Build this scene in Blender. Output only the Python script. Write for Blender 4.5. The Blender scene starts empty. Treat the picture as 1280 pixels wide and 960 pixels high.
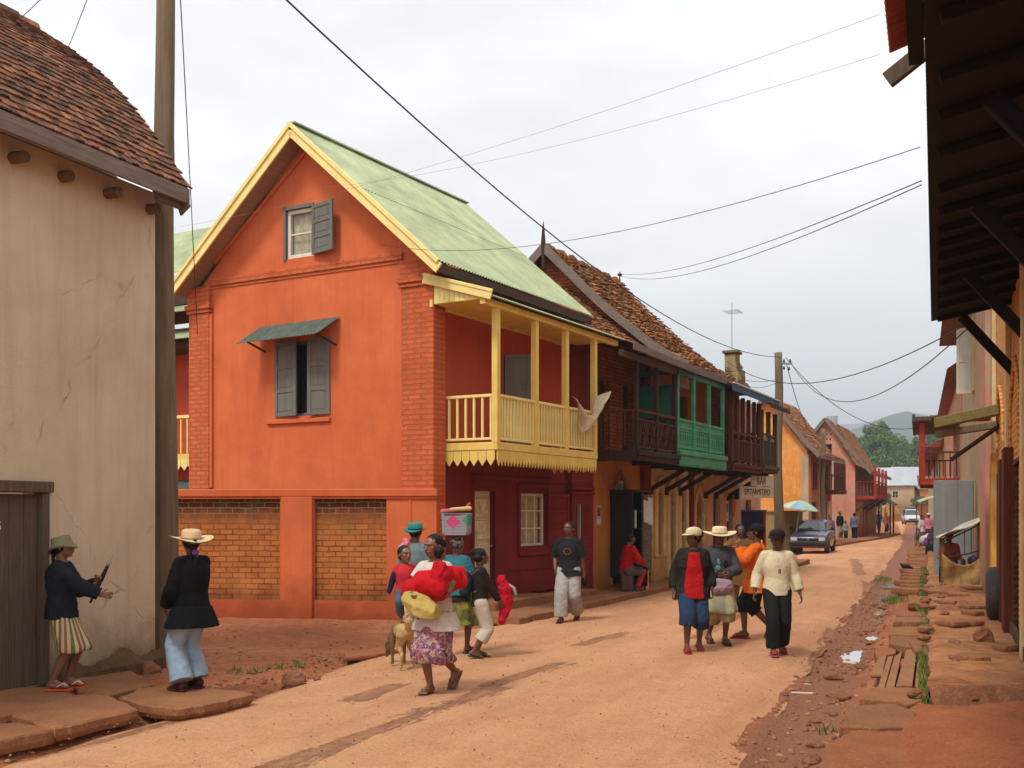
import bpy, bmesh, math, random
from mathutils import Vector, Matrix, noise
from mathutils.geometry import tessellate_polygon
PI = math.pi
R = math.radians
random.seed(7)
SC = bpy.context.scene
COL = SC.collection
H, F = 1.87, 1350.0          # eye height (m) and focal length in photo pixels

# ---------------------------------------------------------------- camera
cam_d = bpy.data.cameras.new('camera')
cam = bpy.data.objects.new('camera', cam_d); COL.objects.link(cam)
cam.location = (0, 0, H); cam.rotation_euler = (PI / 2, 0, 0)
cam_d.sensor_width = 36; cam_d.lens = 36 * F / 1280
cam_d.shift_y = 158 / 1280.0
cam_d.clip_start = 0.1; cam_d.clip_end = 9000
SC.camera = cam

# ---------------------------------------------------------------- world: overcast sky
SUN_EL, SUN_AZ = 56, 216     # azimuth clockwise from +Y
W = bpy.data.worlds.new('World'); SC.world = W; W.use_nodes = True
nt = W.node_tree; nt.nodes.clear()
def wn(t, **k):
    n = nt.nodes.new(t)
    for a, b in k.items(): setattr(n, a, b)
    return n
sky = wn('ShaderNodeTexSky', sky_type='NISHITA', sun_disc=False)
sky.sun_elevation = R(SUN_EL); sky.sun_rotation = R(SUN_AZ)
tc = wn('ShaderNodeTexCoord'); mp = wn('ShaderNodeMapping'); mp.inputs['Scale'].default_value = (1, 1, 3.2)
nz = wn('ShaderNodeTexNoise'); nz.inputs['Scale'].default_value = 2.6; nz.inputs['Detail'].default_value = 7; nz.inputs['Roughness'].default_value = .52
rp = wn('ShaderNodeValToRGB')
rp.color_ramp.elements[0].position = .32; rp.color_ramp.elements[0].color = (7.2, 7.3, 7.4, 1)
rp.color_ramp.elements[1].position = .62; rp.color_ramp.elements[1].color = (9.6, 9.6, 9.55, 1)
sep = wn('ShaderNodeSeparateXYZ'); hr = wn('ShaderNodeMapRange')
hr.inputs['From Min'].default_value = .0; hr.inputs['From Max'].default_value = .28
hm = wn('ShaderNodeMix', data_type='RGBA'); hm.inputs[6].default_value = (7.2, 7.6, 8.1, 1)
mx = wn('ShaderNodeMix', data_type='RGBA'); mx.inputs[0].default_value = .95
bg = wn('ShaderNodeBackground'); bg.inputs['Strength'].default_value = .112
wo = wn('ShaderNodeOutputWorld')
L = nt.links.new
L(tc.outputs['Generated'], mp.inputs[0]); L(mp.outputs[0], nz.inputs['Vector']); L(nz.outputs[0], rp.inputs[0])
L(tc.outputs['Generated'], sep.inputs[0]); L(sep.outputs[2], hr.inputs[0])
L(hr.outputs[0], hm.inputs[0]); L(rp.outputs[0], hm.inputs[7])
L(sky.outputs[0], mx.inputs[6]); L(hm.outputs[2], mx.inputs[7]); L(mx.outputs[2], bg.inputs[0]); L(bg.outputs[0], wo.inputs[0])

sl = bpy.data.lights.new('sun', 'SUN'); sl.energy = 2.1; sl.angle = R(12); sl.color = (1, .95, .87)
sun = bpy.data.objects.new('sun', sl); COL.objects.link(sun)
az, el = R(SUN_AZ), R(SUN_EL)
sd = Vector((math.sin(az) * math.cos(el), math.cos(az) * math.cos(el), math.sin(el)))
sun.rotation_euler = (-sd).to_track_quat('-Z', 'Y').to_euler(); sun.location = (-10, -10, 30)
SC.view_settings.view_transform = 'Standard'; SC.view_settings.look = 'None'
SC.view_settings.exposure = 0.44; SC.view_settings.gamma = 1.0; SC.view_settings.use_curve_mapping = False
SC.render.engine = 'CYCLES'
SC.render.resolution_x = 1024; SC.render.resolution_y = 768

# ---------------------------------------------------------------- photo pixel -> world
def G(px, py, z=0.0):
    Y = (H - z) * F / (py - 638.0)
    return Vector(((px - 640) / F * Y, Y, z))
def P(px, py, Y):
    return Vector(((px - 640) / F * Y, Y, H + (638 - py) / F * Y))

class Frame:                                     # a local frame on the ground plane
    def __init__(s, o, ang): 
        s.o = Vector((o[0], o[1], o[2] if len(o) > 2 else 0)); s.a = ang
        s.x = Vector((math.cos(ang), math.sin(ang), 0)); s.y = Vector((-math.sin(ang), math.cos(ang), 0))
    def w(s, x, y, z=0): return s.o + s.x * x + s.y * y + Vector((0, 0, z))
    def hit(s, px, py, ax='y', off=0.0):         # where a sight line meets the local plane ax = off
        d = Vector(((px - 640) / F, 1, (638 - py) / F)); c = Vector((0, 0, H))
        n = s.y if ax == 'y' else s.x
        t = ((s.o + n * off) - c).dot(n) / d.dot(n)
        p = c + d * t - s.o
        return Vector((p.dot(s.x), p.dot(s.y), p.z))
    def rect(s, px0, py0, px1, py1, ax='y', off=0.0):   # two opposite corners -> (u0,u1,z0,z1)
        a = s.hit(px0, (py0 + py1) / 2, ax, off); b = s.hit(px1, (py0 + py1) / 2, ax, off)
        i = 0 if ax == 'y' else 1
        m = s.hit((px0 + px1) / 2, py0, ax, off); n = s.hit((px0 + px1) / 2, py1, ax, off)
        return (min(a[i], b[i]), max(a[i], b[i]), min(m.z, n.z), max(m.z, n.z))

def lerp(pts, v):
    if v <= pts[0][0]: 
        a, b = pts[0], pts[1]
    elif v >= pts[-1][0]: a, b = pts[-2], pts[-1]
    else:
        for a, b in zip(pts, pts[1:]):
            if a[0] <= v <= b[0]: break
    return a[1] + (b[1] - a[1]) * (v - a[0]) / (b[0] - a[0])
def nz3(x, y, z=0, s=1.0): return noise.noise(Vector((x * s, y * s, z * s)))
def fbm(x, y, z=0, s=1.0, o=4):
    r, a = 0, 1
    for i in range(o):
        r += a * noise.noise(Vector((x * s, y * s, z * s + i * 7.3))); s *= 2.1; a *= .5
    return r
def ssm(a, b, v):
    t = max(0, min(1, (v - a) / (b - a))); return t * t * (3 - 2 * t)

# ---------------------------------------------------------------- objects
def tag(o, label=None, cat=None, group=None, kind=None):
    if label: o['label'] = label
    if cat: o['category'] = cat
    if group: o['group'] = group
    if kind: o['kind'] = kind
    return o
def thing(name, label, cat, loc=(0, 0, 0), rz=0, group=None):
    o = bpy.data.objects.new(name, None); COL.objects.link(o); o.empty_display_size = .2
    o.location = loc; o.rotation_euler = (0, 0, rz)
    return tag(o, label, cat, group)
def copy_tree(o, parent=None):
    c = o.copy(); COL.objects.link(c); c.parent = parent
    for ch in list(o.children): copy_tree(ch, c)
    return c

class MB:
    def __init__(s): s.v = []; s.f = []; s.m = []; s.sm = []; s.cm = 0; s.smooth = False
    def add(s, vs, fs):
        b = len(s.v); s.v += [tuple(v) for v in vs]
        for f in fs: s.f.append([b + i for i in f]); s.m.append(s.cm); s.sm.append(s.smooth)
        return s
    def box(s, x0, x1, y0, y1, z0, z1):
        if x0 > x1: x0, x1 = x1, x0
        if y0 > y1: y0, y1 = y1, y0
        if z0 > z1: z0, z1 = z1, z0
        vs = [(x, y, z) for z in (z0, z1) for y in (y0, y1) for x in (x0, x1)]
        return s.add(vs, [(0, 2, 3, 1), (4, 5, 7, 6), (0, 1, 5, 4), (2, 6, 7, 3), (0, 4, 6, 2), (1, 3, 7, 5)])
    def bar(s, p0, p1, w, h, up=(0, 0, 1), w1=None, h1=None):
        p0, p1 = Vector(p0), Vector(p1); d = (p1 - p0).normalized(); up = Vector(up)
        if abs(d.dot(up)) > .98: up = Vector((0, 1, 0))
        sx = d.cross(up).normalized(); uz = sx.cross(d).normalized()
        w1 = w if w1 is None else w1; h1 = h if h1 is None else h1
        vs = []
        for p, a, b in ((p0, w, h), (p1, w1, h1)):
            for i, j in ((-1, -1), (1, -1), (1, 1), (-1, 1)): vs.append(p + sx * (a / 2 * i) + uz * (b / 2 * j))
        return s.add(vs, [(3, 2, 1, 0), (4, 5, 6, 7), (0, 1, 5, 4), (1, 2, 6, 5), (2, 3, 7, 6), (3, 0, 4, 7)])
    def extr(s, pts, vec):                        # flat polygon pushed along a vector
        n = len(pts); vec = Vector(vec); a = [Vector(p) for p in pts]; b = [p + vec for p in a]
        fs = [list(range(n))[::-1], list(range(n, 2 * n))] + [(i, (i + 1) % n, n + (i + 1) % n, n + i) for i in range(n)]
        return s.add(a + b, fs)
    def tube(s, pts, rad, n=8, caps=True):
        pts = [Vector(p) for p in pts]; k = len(pts)
        rad = [rad] * k if isinstance(rad, (int, float)) else rad
        vs, fs = [], []; pu = None
        for i, p in enumerate(pts):
            d = (pts[min(i + 1, k - 1)] - pts[max(i - 1, 0)])
            d = d.normalized() if d.length > 1e-9 else Vector((0, 0, 1))
            if pu is None:
                up = Vector((0, 0, 1)) if abs(d.z) < .9 else Vector((0, 1, 0)); u = d.cross(up).normalized()
            else:
                u = (pu - d * pu.dot(d)); u = u.normalized() if u.length > 1e-6 else d.orthogonal().normalized()
            pu = u; w = d.cross(u)
            for j in range(n):
                a = 2 * PI * j / n; vs.append(p + (u * math.cos(a) + w * math.sin(a)) * rad[i])
        for i in range(k - 1):
            for j in range(n):
                j2 = (j + 1) % n; fs.append((i * n + j, i * n + j2, (i + 1) * n + j2, (i + 1) * n + j))
        if caps: fs += [list(range(n))[::-1], list(range((k - 1) * n, k * n))]
        return s.add(vs, fs)
    def rings(s, rs, close=(True, True)):         # loft a list of equally long rings
        n = len(rs[0]); vs = [p for r in rs for p in r]; fs = []
        for i in range(len(rs) - 1):
            for j in range(n):
                j2 = (j + 1) % n; fs.append((i * n + j, i * n + j2, (i + 1) * n + j2, (i + 1) * n + j))
        if close[0]: fs.append(list(range(n))[::-1])
        if close[1]: fs.append(list(range((len(rs) - 1) * n, len(rs) * n)))
        return s.add(vs, fs)
    def lathe(s, prof, n=24, c=(0, 0, 0), close=(False, False), wob=None):
        c = Vector(c); rs = []
        for r, z in prof:
            rs.append([c + Vector((r * math.cos(2 * PI * j / n), r * math.sin(2 * PI * j / n), z + (wob(2 * PI * j / n, r) if wob else 0))) for j in range(n)])
        return s.rings(rs, close)
    def ell(s, c, r, n=14, m=9, rot=None):
        c = Vector(c); r = Vector(r); rs = []
        for i in range(m + 1):
            ph = -PI / 2 + PI * i / m; cp = max(math.cos(ph), .02)
            ring = []
            for j in range(n):
                v = Vector((r.x * cp * math.cos(2 * PI * j / n), r.y * cp * math.sin(2 * PI * j / n), r.z * math.sin(ph)))
                if rot: v = rot @ v
                ring.append(c + v)
            rs.append(ring)
        return s.rings(rs)
    def cap(s, p0, r0, p1, r1, n=12):             # tapered capsule
        p0, p1 = Vector(p0), Vector(p1); d = p1 - p0; Ln = d.length
        d = d.normalized() if Ln > 1e-6 else Vector((0, 0, 1))
        u = d.orthogonal().normalized(); w = d.cross(u); rs = []
        for k in range(4):
            a = -PI / 2 + PI / 2 * (k + .15) / 4.0
            rs.append((p0 + d * (r0 * math.sin(a)), r0 * math.cos(a)))
        rs += [(p0, r0), (p1, r1)]
        for k in range(4):
            a = PI / 2 * (k + .85) / 4.0
            rs.append((p1 + d * (r1 * math.sin(a)), r1 * math.cos(a)))
        return s.rings([[c + (u * math.cos(2 * PI * j / n) + w * math.sin(2 * PI * j / n)) * r for j in range(n)] for c, r in rs])
    def cone(s, p0, r0, p1, r1, n=14):            # flat ended
        p0, p1 = Vector(p0), Vector(p1); d = (p1 - p0).normalized(); u = d.orthogonal().normalized(); w = d.cross(u)
        return s.rings([[c + (u * math.cos(2 * PI * j / n) + w * math.sin(2 * PI * j / n)) * r for j in range(n)] for c, r in ((p0, r0), (p1, r1))])
    def wall(s, outer, holes, org, ua, va, th):    # polygon wall with holes; outer/holes in (u,v); th = vector through the wall
        org, ua, va, th = Vector(org), Vector(ua), Vector(va), Vector(th)
        loops = [outer] + holes; flat = [p for l in loops for p in l]
        tris = tessellate_polygon([[Vector((p[0], p[1], 0)) for p in l] for l in loops])
        pos = [org + ua * p[0] + va * p[1] for p in flat]; n = len(pos)
        fs = [tuple(t) for t in tris] + [tuple(i + n for i in t[::-1]) for t in tris]
        k = 0
        for l in loops:
            m = len(l)
            for i in range(m): fs.append((k + i, k + (i + 1) % m, n + k + (i + 1) % m, n + k + i))
            k += m
        return s.add(pos + [p + th for p in pos], fs)
    def build(s, name, mat=None, parent=None, bevel=0, smooth=None, recalc=True, seg=1):
        me = bpy.data.meshes.new(name); me.from_pydata(s.v, [], s.f)
        mats = mat if isinstance(mat, (list, tuple)) else [mat]
        for m in mats:
            if m: me.materials.append(m)
        for i, p in enumerate(me.polygons):
            p.material_index = min(s.m[i], len(mats) - 1); p.use_smooth = s.sm[i] if smooth is None else smooth
        if recalc and s.f:
            bm = bmesh.new(); bm.from_mesh(me); bmesh.ops.recalc_face_normals(bm, faces=bm.faces); bm.to_mesh(me); bm.free()
        o = bpy.data.objects.new(name, me); COL.objects.link(o)
        if parent: o.parent = parent
        if bevel:
            b = o.modifiers.new('bevel', 'BEVEL'); b.width = bevel; b.segments = seg; b.limit_method = 'ANGLE'; b.angle_limit = R(40)
        return o
def rectp(u0, u1, v0, v1): return [(u0, v0), (u1, v0), (u1, v1), (u0, v1)]
def arch(u0, u1, v0, v1, rise=.5, n=10, pointed=False):      # opening with an arched head; v1 = crown
    c, hw = (u0 + u1) / 2, (u1 - u0) / 2; r = min(rise, v1 - v0)
    pts = [(u0, v0), (u1, v0)]
    for i in range(n + 1):
        a = PI * i / n
        k = math.sin(a)
        if pointed: k = 1 - abs(math.cos(a)) ** 1.15
        pts.append((c + hw * math.cos(a), v1 - r + r * k))
    return pts

# ---------------------------------------------------------------- materials
def hx(h, k=1.0):
    h = h.lstrip('#'); o = []
    for i in (0, 2, 4):
        c = int(h[i:i + 2], 16) / 255; c = c / 12.92 if c <= .04045 else ((c + .055) / 1.055) ** 2.4
        o.append(min(.9, c * k))
    return (*o, 1)
class NT:
    def __init__(s, name):
        s.m = bpy.data.materials.new(name); s.m.use_nodes = True; s.t = s.m.node_tree; s.t.nodes.clear()
        s.b = s.n('ShaderNodeBsdfPrincipled'); s.o = s.n('ShaderNodeOutputMaterial'); s.l(s.b.outputs[0], s.o.inputs[0])
        s.b.inputs['Specular IOR Level'].default_value = .3
        s.tc = s.n('ShaderNodeTexCoord')
    def n(s, t, **k):
        n = s.t.nodes.new(t)
        for a, b in k.items(): setattr(n, a, b)
        return n
    def l(s, a, b): s.t.links.new(a, b)
    def mapping(s, vec, sc): 
        m = s.n('ShaderNodeMapping'); m.inputs['Scale'].default_value = sc; s.l(vec, m.inputs[0]); return m.outputs[0]
    def noise(s, vec, scale, det=6, rough=.6, dist=0):
        n = s.n('ShaderNodeTexNoise'); n.inputs['Scale'].default_value = scale; n.inputs['Detail'].default_value = det
        n.inputs['Roughness'].default_value = rough; n.inputs['Distortion'].default_value = dist; s.l(vec, n.inputs['Vector']); return n.outputs[0]
    def ramp(s, fac, *st):
        r = s.n('ShaderNodeValToRGB'); e = r.color_ramp.elements
        while len(e) < len(st): e.new(.5)
        for i, (p, c) in enumerate(st):
            e[i].position = p; e[i].color = c if not isinstance(c, (int, float)) else (c, c, c, 1)
        s.l(fac, r.inputs[0]); return r.outputs[0]
    def mix(s, fac, a, b, mode='MIX'):
        m = s.n('ShaderNodeMix', data_type='RGBA', blend_type=mode)
        for v, i in ((fac, 0), (a, 6), (b, 7)):
            if isinstance(v, bpy.types.NodeSocket): s.l(v, m.inputs[i])
            else: m.inputs[i].default_value = v
        return m.outputs[2]
    def math(s, op, a, b=0.0, c=None):
        m = s.n('ShaderNodeMath', operation=op)
        for i, v in enumerate((a, b) if c is None else (a, b, c)):
            if isinstance(v, bpy.types.NodeSocket): s.l(v, m.inputs[i])
            else: m.inputs[i].default_value = v
        return m.outputs[0]
    def sep(s, vec):
        q = s.n('ShaderNodeSeparateXYZ'); s.l(vec, q.inputs[0]); return q.outputs
    def comb(s, x, y, z=0.0):
        q = s.n('ShaderNodeCombineXYZ')
        for i, v in enumerate((x, y, z)):
            if isinstance(v, bpy.types.NodeSocket): s.l(v, q.inputs[i])
            else: q.inputs[i].default_value = v
        return q.outputs[0]
    def wallvec(s):
        x = s.sep(s.tc.outputs['Object']); return s.comb(s.math('ADD', x[0], x[1]), x[2])
    def bump(s, h, st, dist=.02):
        b = s.n('ShaderNodeBump'); b.inputs['Strength'].default_value = st; b.inputs['Distance'].default_value = dist
        s.l(h, b.inputs['Height']); s.l(b.outputs[0], s.b.inputs['Normal']); return b
    def col(s, c):
        if isinstance(c, bpy.types.NodeSocket): s.l(c, s.b.inputs['Base Color'])
        else: s.b.inputs['Base Color'].default_value = c
def plain(name, c, rough=.7, var=.12, scale=6, bump=.15, bscale=60, spec=.3, metal=0, alpha=None, streak=0, stc=(.1, .07, .05, 1)):
    t = NT(name); v = t.tc.outputs['Object']; c = hx(c) if isinstance(c, str) else c
    n1 = t.noise(v, scale, 7, .62)
    d = tuple(max(0, x * (1 - var * 1.6)) for x in c[:3]) + (1,); u = tuple(min(.95, x * (1 + var)) for x in c[:3]) + (1,)
    cc = t.ramp(n1, (.3, d), (.7, u))
    if streak:
        n2 = t.noise(t.mapping(v, (7, 7, .7)), 1.3, 6, .7)
        cc = t.mix(t.ramp(n2, (.5, 0), (.75, streak)), cc, stc)
    t.col(cc); t.b.inputs['Roughness'].default_value = rough; t.b.inputs['Specular IOR Level'].default_value = spec
    t.b.inputs['Metallic'].default_value = metal
    if bump: t.bump(t.noise(v, bscale, 5, .65), bump, .01)
    return t.m
def plaster(name, c, c2=None, rough=.9, patch=0, patchc=None, dirt=None, dirt_h=1.0, scale=1.2, bump=.25, cracks=False, brickc=None, brk=(.22, .07), mort=.012, mortc=None, grime=.35, grimec=(.09, .06, .045, 1)):
    """plastered / painted / brick wall; everything in the wall's own coordinates"""
    t = NT(name); v = t.tc.outputs['Object']; wv = t.wallvec(); c = hx(c); c2 = hx(c2) if c2 else tuple(x * .8 for x in c[:3]) + (1,)
    cc = t.ramp(t.noise(v, scale, 8, .65, .3), (.32, c2), (.62, c))
    hgt = t.noise(v, 38, 6, .7); cc = t.mix(t.ramp(t.noise(v, 55, 4, .75), (.5, 0), (.8, .22)), cc, tuple(x * .55 for x in c[:3]) + (1,))
    if brickc is not None:
        b = t.n('ShaderNodeTexBrick'); t.l(t.comb(t.math('ADD', t.sep(wv)[0], t.math('MULTIPLY', t.noise(v, 5, 3), .02)), t.math('ADD', t.sep(wv)[1], t.math('MULTIPLY', t.noise(v, 4, 3), .03))), b.inputs['Vector'])
        b.inputs['Scale'].default_value = 1; b.inputs['Brick Width'].default_value = brk[0]; b.inputs['Row Height'].default_value = brk[1]
        b.inputs['Mortar Size'].default_value = mort; b.inputs['Mortar Smooth'].default_value = .25; b.inputs['Bias'].default_value = -.1
        b.inputs['Color1'].default_value = (.75, .75, .75, 1); b.inputs['Color2'].default_value = (1.12, 1.12, 1.12, 1); b.inputs['Mortar'].default_value = (1, 1, 1, 1)
        if brickc == 'paint': cc = t.mix(.45, cc, b.outputs['Color'], 'MULTIPLY')
        else: cc = t.mix(.95, cc, b.outputs['Color'], 'MULTIPLY')
        mc = hx(mortc) if mortc else tuple(x * .62 for x in c[:3]) + (1,)
        cc = t.mix(t.math('MULTIPLY', b.outputs['Fac'], .85 if brickc != 'paint' else .5), cc, mc)
        hgt = t.math('SUBTRACT', t.math('MULTIPLY', hgt, .35), b.outputs['Fac'])
    if patch:
        n3 = t.noise(v, 1.1, 9, .68, .5)
        cc = t.mix(t.ramp(n3, (.56 - patch * .12, 0), (.60 - patch * .12, .9)), cc, hx(patchc))
    if cracks:
        vo = t.n('ShaderNodeTexVoronoi', feature='DISTANCE_TO_EDGE'); vo.inputs['Scale'].default_value = .55
        q = t.n('ShaderNodeMix', data_type='VECTOR'); q.inputs[0].default_value = .35; t.l(v, q.inputs[4]); 
        nn = t.n('ShaderNodeTexNoise'); nn.inputs['Scale'].default_value = 2.2; nn.inputs['Detail'].default_value = 6; t.l(v, nn.inputs['Vector']); t.l(nn.outputs['Color'], q.inputs[5]); t.l(q.outputs[1], vo.inputs['Vector'])
        ck = t.math('MULTIPLY', t.ramp(vo.outputs[0], (0, 1.0), (.007, 0)), t.ramp(t.noise(v, 1.4, 3), (.47, 0), (.6, 1)))
        cc = t.mix(t.math('MULTIPLY', ck, .42), cc, (.13, .1, .08, 1)); hgt = t.math('SUBTRACT', hgt, t.math('MULTIPLY', ck, .8))
    n2 = t.noise(t.mapping(v, (5, 5, .45)), 1.2, 7, .72)
    cc = t.mix(t.ramp(n2, (.48, 0), (.78, grime)), cc, grimec)
    if dirt:
        z = t.sep(v)[2]
        m = t.math('ADD', t.math('DIVIDE', z, dirt_h), t.math('MULTIPLY', t.math('SUBTRACT', t.noise(v, 2.4, 8, .7), .5), 1.5))
        cc = t.mix(t.ramp(m, (.1, .85), (1.0, 0)), cc, hx(dirt))
    t.col(cc); t.b.inputs['Roughness'].default_value = rough; t.b.inputs['Specular IOR Level'].default_value = .15
    t.bump(hgt, bump * (2.2 if brickc is not None else 1), .012)
    return t.m
def wood(name, c, c2, axis='z', rough=.8, paint=None, wear=.5, scale=1):
    t = NT(name); v = t.tc.outputs['Object']; st = {'z': (14, 14, .9), 'x': (.9, 14, 14), 'y': (14, .9, 14)}[axis]
    n = t.noise(t.mapping(v, tuple(q * scale for q in st)), 1.6, 8, .7, .4)
    cc = t.ramp(n, (.3, hx(c2)), (.68, hx(c)))
    cc = t.mix(t.ramp(t.noise(v, 2.3, 5), (.4, 0), (.7, .5)), cc, tuple(x * .6 for x in hx(c)[:3]) + (1,))
    if paint:
        cc = t.mix(t.ramp(t.noise(t.mapping(v, st), 1.1, 9, .75), (wear - .05, 1), (wear + .05, 0)), cc, hx(paint))
    t.col(cc); t.b.inputs['Roughness'].default_value = rough; t.b.inputs['Specular IOR Level'].default_value = .2
    t.bump(n, .35, .008); return t.m
def island(name, cols, rough=.85, bump=.3, bscale=50, moss=None, mossf=.3):
    """each separate piece (tile, leaf, stone) takes its own shade"""
    t = NT(name); g = t.n('ShaderNodeNewGeometry'); v = t.tc.outputs['Object']
    k = len(cols); cc = t.ramp(g.outputs['Random Per Island'], *[(i / max(1, k - 1), hx(c)) for i, c in enumerate(cols)])
    cc = t.mix(t.ramp(t.noise(v, 12, 6), (.35, 0), (.75, .6)), cc, tuple(x * .55 for x in hx(cols[0])[:3]) + (1,))
    if moss: cc = t.mix(t.ramp(t.noise(v, 1.4, 8, .7), (.5, 0), (.7, mossf)), cc, hx(moss))
    t.col(cc); t.b.inputs['Roughness'].default_value = rough; t.b.inputs['Specular IOR Level'].default_value = .2
    if bump: t.bump(t.noise(v, bscale, 4), bump, .01)
    return t.m
M = {}
def glass(name, c=(.02, .025, .03, 1), rough=.06):
    t = NT(name); t.col(c); t.b.inputs['Roughness'].default_value = rough; t.b.inputs['Specular IOR Level'].default_value = .8
    t.bump(t.noise(t.tc.outputs['Object'], 3, 2), .05, .01); return t.m
M['orange'] = plaster('orange_paint', 'd67246', 'c0603a', scale=.7, bump=.35, grime=.3, grimec=hx('8a4630'), dirt='8a4327', dirt_h=.9)
M['orange_brick'] = plaster('orange_painted_brick', 'd37044', 'be5c38', brickc='paint', brk=(.26, .085), mort=.014, bump=.75, grime=.3)
M['red_upper'] = plaster('rust_red_paint', 'b85036', 'a6432d', scale=1.0, bump=.2, grime=.25)
M['maroon'] = plaster('maroon_paint', '7d2a26', '67211f', scale=1.3, bump=.2, grime=.25, dirt='9a5a3a', dirt_h=.25)
M['maroon_brick'] = plaster('maroon_painted_brick', '832d26', '6c2320', brickc='paint', brk=(.26, .085), bump=.45)
M['old_brick'] = plaster('old_brick', 'b8632f', '9a4d26', brickc='raw', brk=(.24, .085), mort=.014, mortc='6a3a22', bump=.6, grime=.3, scale=2.2)
M['yellow'] = plain('yellow_paint', 'e3c56a', .55, .1, 3, .12, 30, streak=.25, stc=hx('a5803f'))
M['yellow_pale'] = plain('pale_yellow_paint', 'ecd98c', .55, .08, 3, .1, 30, streak=.15, stc=hx('a5803f'))
M['soffit'] = wood('soffit_boards', 'b09372', '8b7257', 'x', scale=.8)
M['green_roof'] = plain('green_roof_paint', 'a6ae88', .5, .2, 1.6, .1, 20, streak=.3, stc=hx('6f7f58'))
M['grey_shutter'] = wood('grey_weathered_shutter', '7d7870', '585550', 'z', paint='6f7068', wear=.52)
M['rust_awning'] = plain('rusty_green_sheet', '53635a', .55, .3, 5, .2, 30, streak=.35, stc=hx('8a5a3c'))
M['white_paint'] = plain('white_paint', 'd9d2c0', .5, .08, 4, .1, 30, streak=.15)
M['curtain'] = plain('net_curtain', 'd8cfae', .9, .25, 8, .2, 10)
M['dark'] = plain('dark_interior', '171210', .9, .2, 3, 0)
M['glass'] = glass('window_glass')
def clear_glass():
    t = NT('clear_glass'); tr = t.n('ShaderNodeBsdfTransparent'); mx_ = t.n('ShaderNodeMixShader'); mx_.inputs[0].default_value = .14
    t.b.inputs['Roughness'].default_value = .05; t.b.inputs['Base Color'].default_value = (.3, .3, .3, 1); t.b.inputs['Specular IOR Level'].default_value = .8
    t.l(tr.outputs[0], mx_.inputs[1]); t.l(t.b.outputs[0], mx_.inputs[2]); t.l(mx_.outputs[0], t.o.inputs[0]); return t.m
M['clear'] = clear_glass()
M['dark_wood'] = wood('dark_timber', '4a3428', '2c1f18', 'z')
M['dark_wood_x'] = wood('dark_timber_beam', '59402f', '33241b', 'x')
M['brown_rail'] = wood('brown_paint_rail', '6e3a2a', '4a2820', 'z')
M['grey_wood'] = wood('grey_plank', '6b5a4a', '43382f', 'z', scale=1.4)
M['fascia_grey'] = wood('weathered_fascia', '8a7a70', '5c5049', 'x')
M['log'] = wood('round_beam', '7f6448', '4e3a28', 'y')
M['pole_wood'] = wood('pole_wood', '85745c', '574836', 'z', scale=.8)
M['grey_plaster'] = plaster('beige_grey_plaster', 'cbb9a0', 'bba78d', scale=.8, bump=.6, cracks=True, grime=.3, grimec=hx('6b584a'), dirt='5a5230', dirt_h=.75, patch=0)
M['tile'] = island('clay_tile', ['54392c', '97644a', '75503c', 'a87453', '4a362c', '865c45'], moss='3a3226', mossf=.55)
M['tile_old'] = island('old_clay_tile', ['7a4b2e', 'a86a3c', '5a4030', 'b98048', '8a5a36'], moss='4a4228', mossf=.5, bump=.5)
M['ochre'] = plaster('ochre_plaster', 'c4813c', 'ae6b30', scale=1.1, patch=.15, patchc='b0714a', grime=.35, dirt='a0653c', dirt_h=.6)
M['cream'] = plaster('cream_plaster', 'd0ae74', 'b8935a', scale=1.3, patch=.2, patchc='a8884a', grime=.3, dirt='a8743f', dirt_h=.7)
M['cream_trim'] = plaster('pale_trim', 'dcc79a', 'c4aa78', scale=2, grime=.25, dirt='a8743f', dirt_h=.5)
M['green_rail'] = plain('green_carved_paint', '4a9a76', .5, .18, 4, .15, 40, streak=.2, stc=hx('2f5a48'))
M['green_dark'] = plain('dark_green_paint', '2f6e58', .5, .2, 4, .15, 40, streak=.25, stc=hx('203f33'))
M['blue_edge'] = plain('blue_roof_edge', '33507c', .5, .2, 3)
M['pink'] = plaster('pink_plaster', 'cf8f74', 'b97a62', scale=.9, patch=.35, patchc='b09a82', grime=.35, dirt='b09070', dirt_h=2)
M['pink2'] = plaster('pale_pink_plaster', 'd7ab8c', 'c39a7c', patch=.1, patchc='e0c4a4')
M['amber'] = plaster('amber_plaster', 'e09a50', 'cc803a', scale=.7, patch=.2, patchc='d9a868', grime=.3)
M['amber_red'] = plaster('orange_red_plaster', 'c4602f', 'a84e28', scale=1, patch=.15, patchc='b08040')
M['red_rail'] = plain('red_rail_paint', 'a03428', .55, .2, 4)
M['sand_plaster'] = plaster('sand_plaster', 'b8a080', 'a08a6c', patch=.3, patchc='c09a78', grime=.35, dirt='8a6a4a', dirt_h=1)
M['right_brick'] = plaster('warm_orange_brick', 'd9863f', 'c06a30', brickc='raw', brk=(.24, .08), mort=.016, mortc='e0b070', bump=.6, grime=.3, patch=.15, patchc='d8a868')
M['yellow_ochre'] = plaster('yellow_ochre_plaster', 'd9a550', 'c48a3c', patch=.2, patchc='c8b080', grime=.35)
M['rough_stone'] = plaster('rough_base', '6b5238', '4a3a28', scale=4, bump=1.0, grime=.5, grimec=hx('2f3318'))
M['tin'] = plain('pale_tin_roof', 'a4abb0', .45, .12, .6, .05, 20, spec=.4)
M['rusty_red_sheet'] = plain('rusty_red_sheet', '8a4030', .65, .25, 3, .15, 30)
M['metal_grey'] = plain('grey_sheet_metal', '8d9190', .5, .1, 2, .08, 20, streak=.2, stc=hx('6a5a48'))
M['rope'] = plain('black_cable', '2a2826', .7, .1, 3, 0)
M['thin_wire'] = plain('grey_wire', '77736f', .6, .1, 3, 0)
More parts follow.
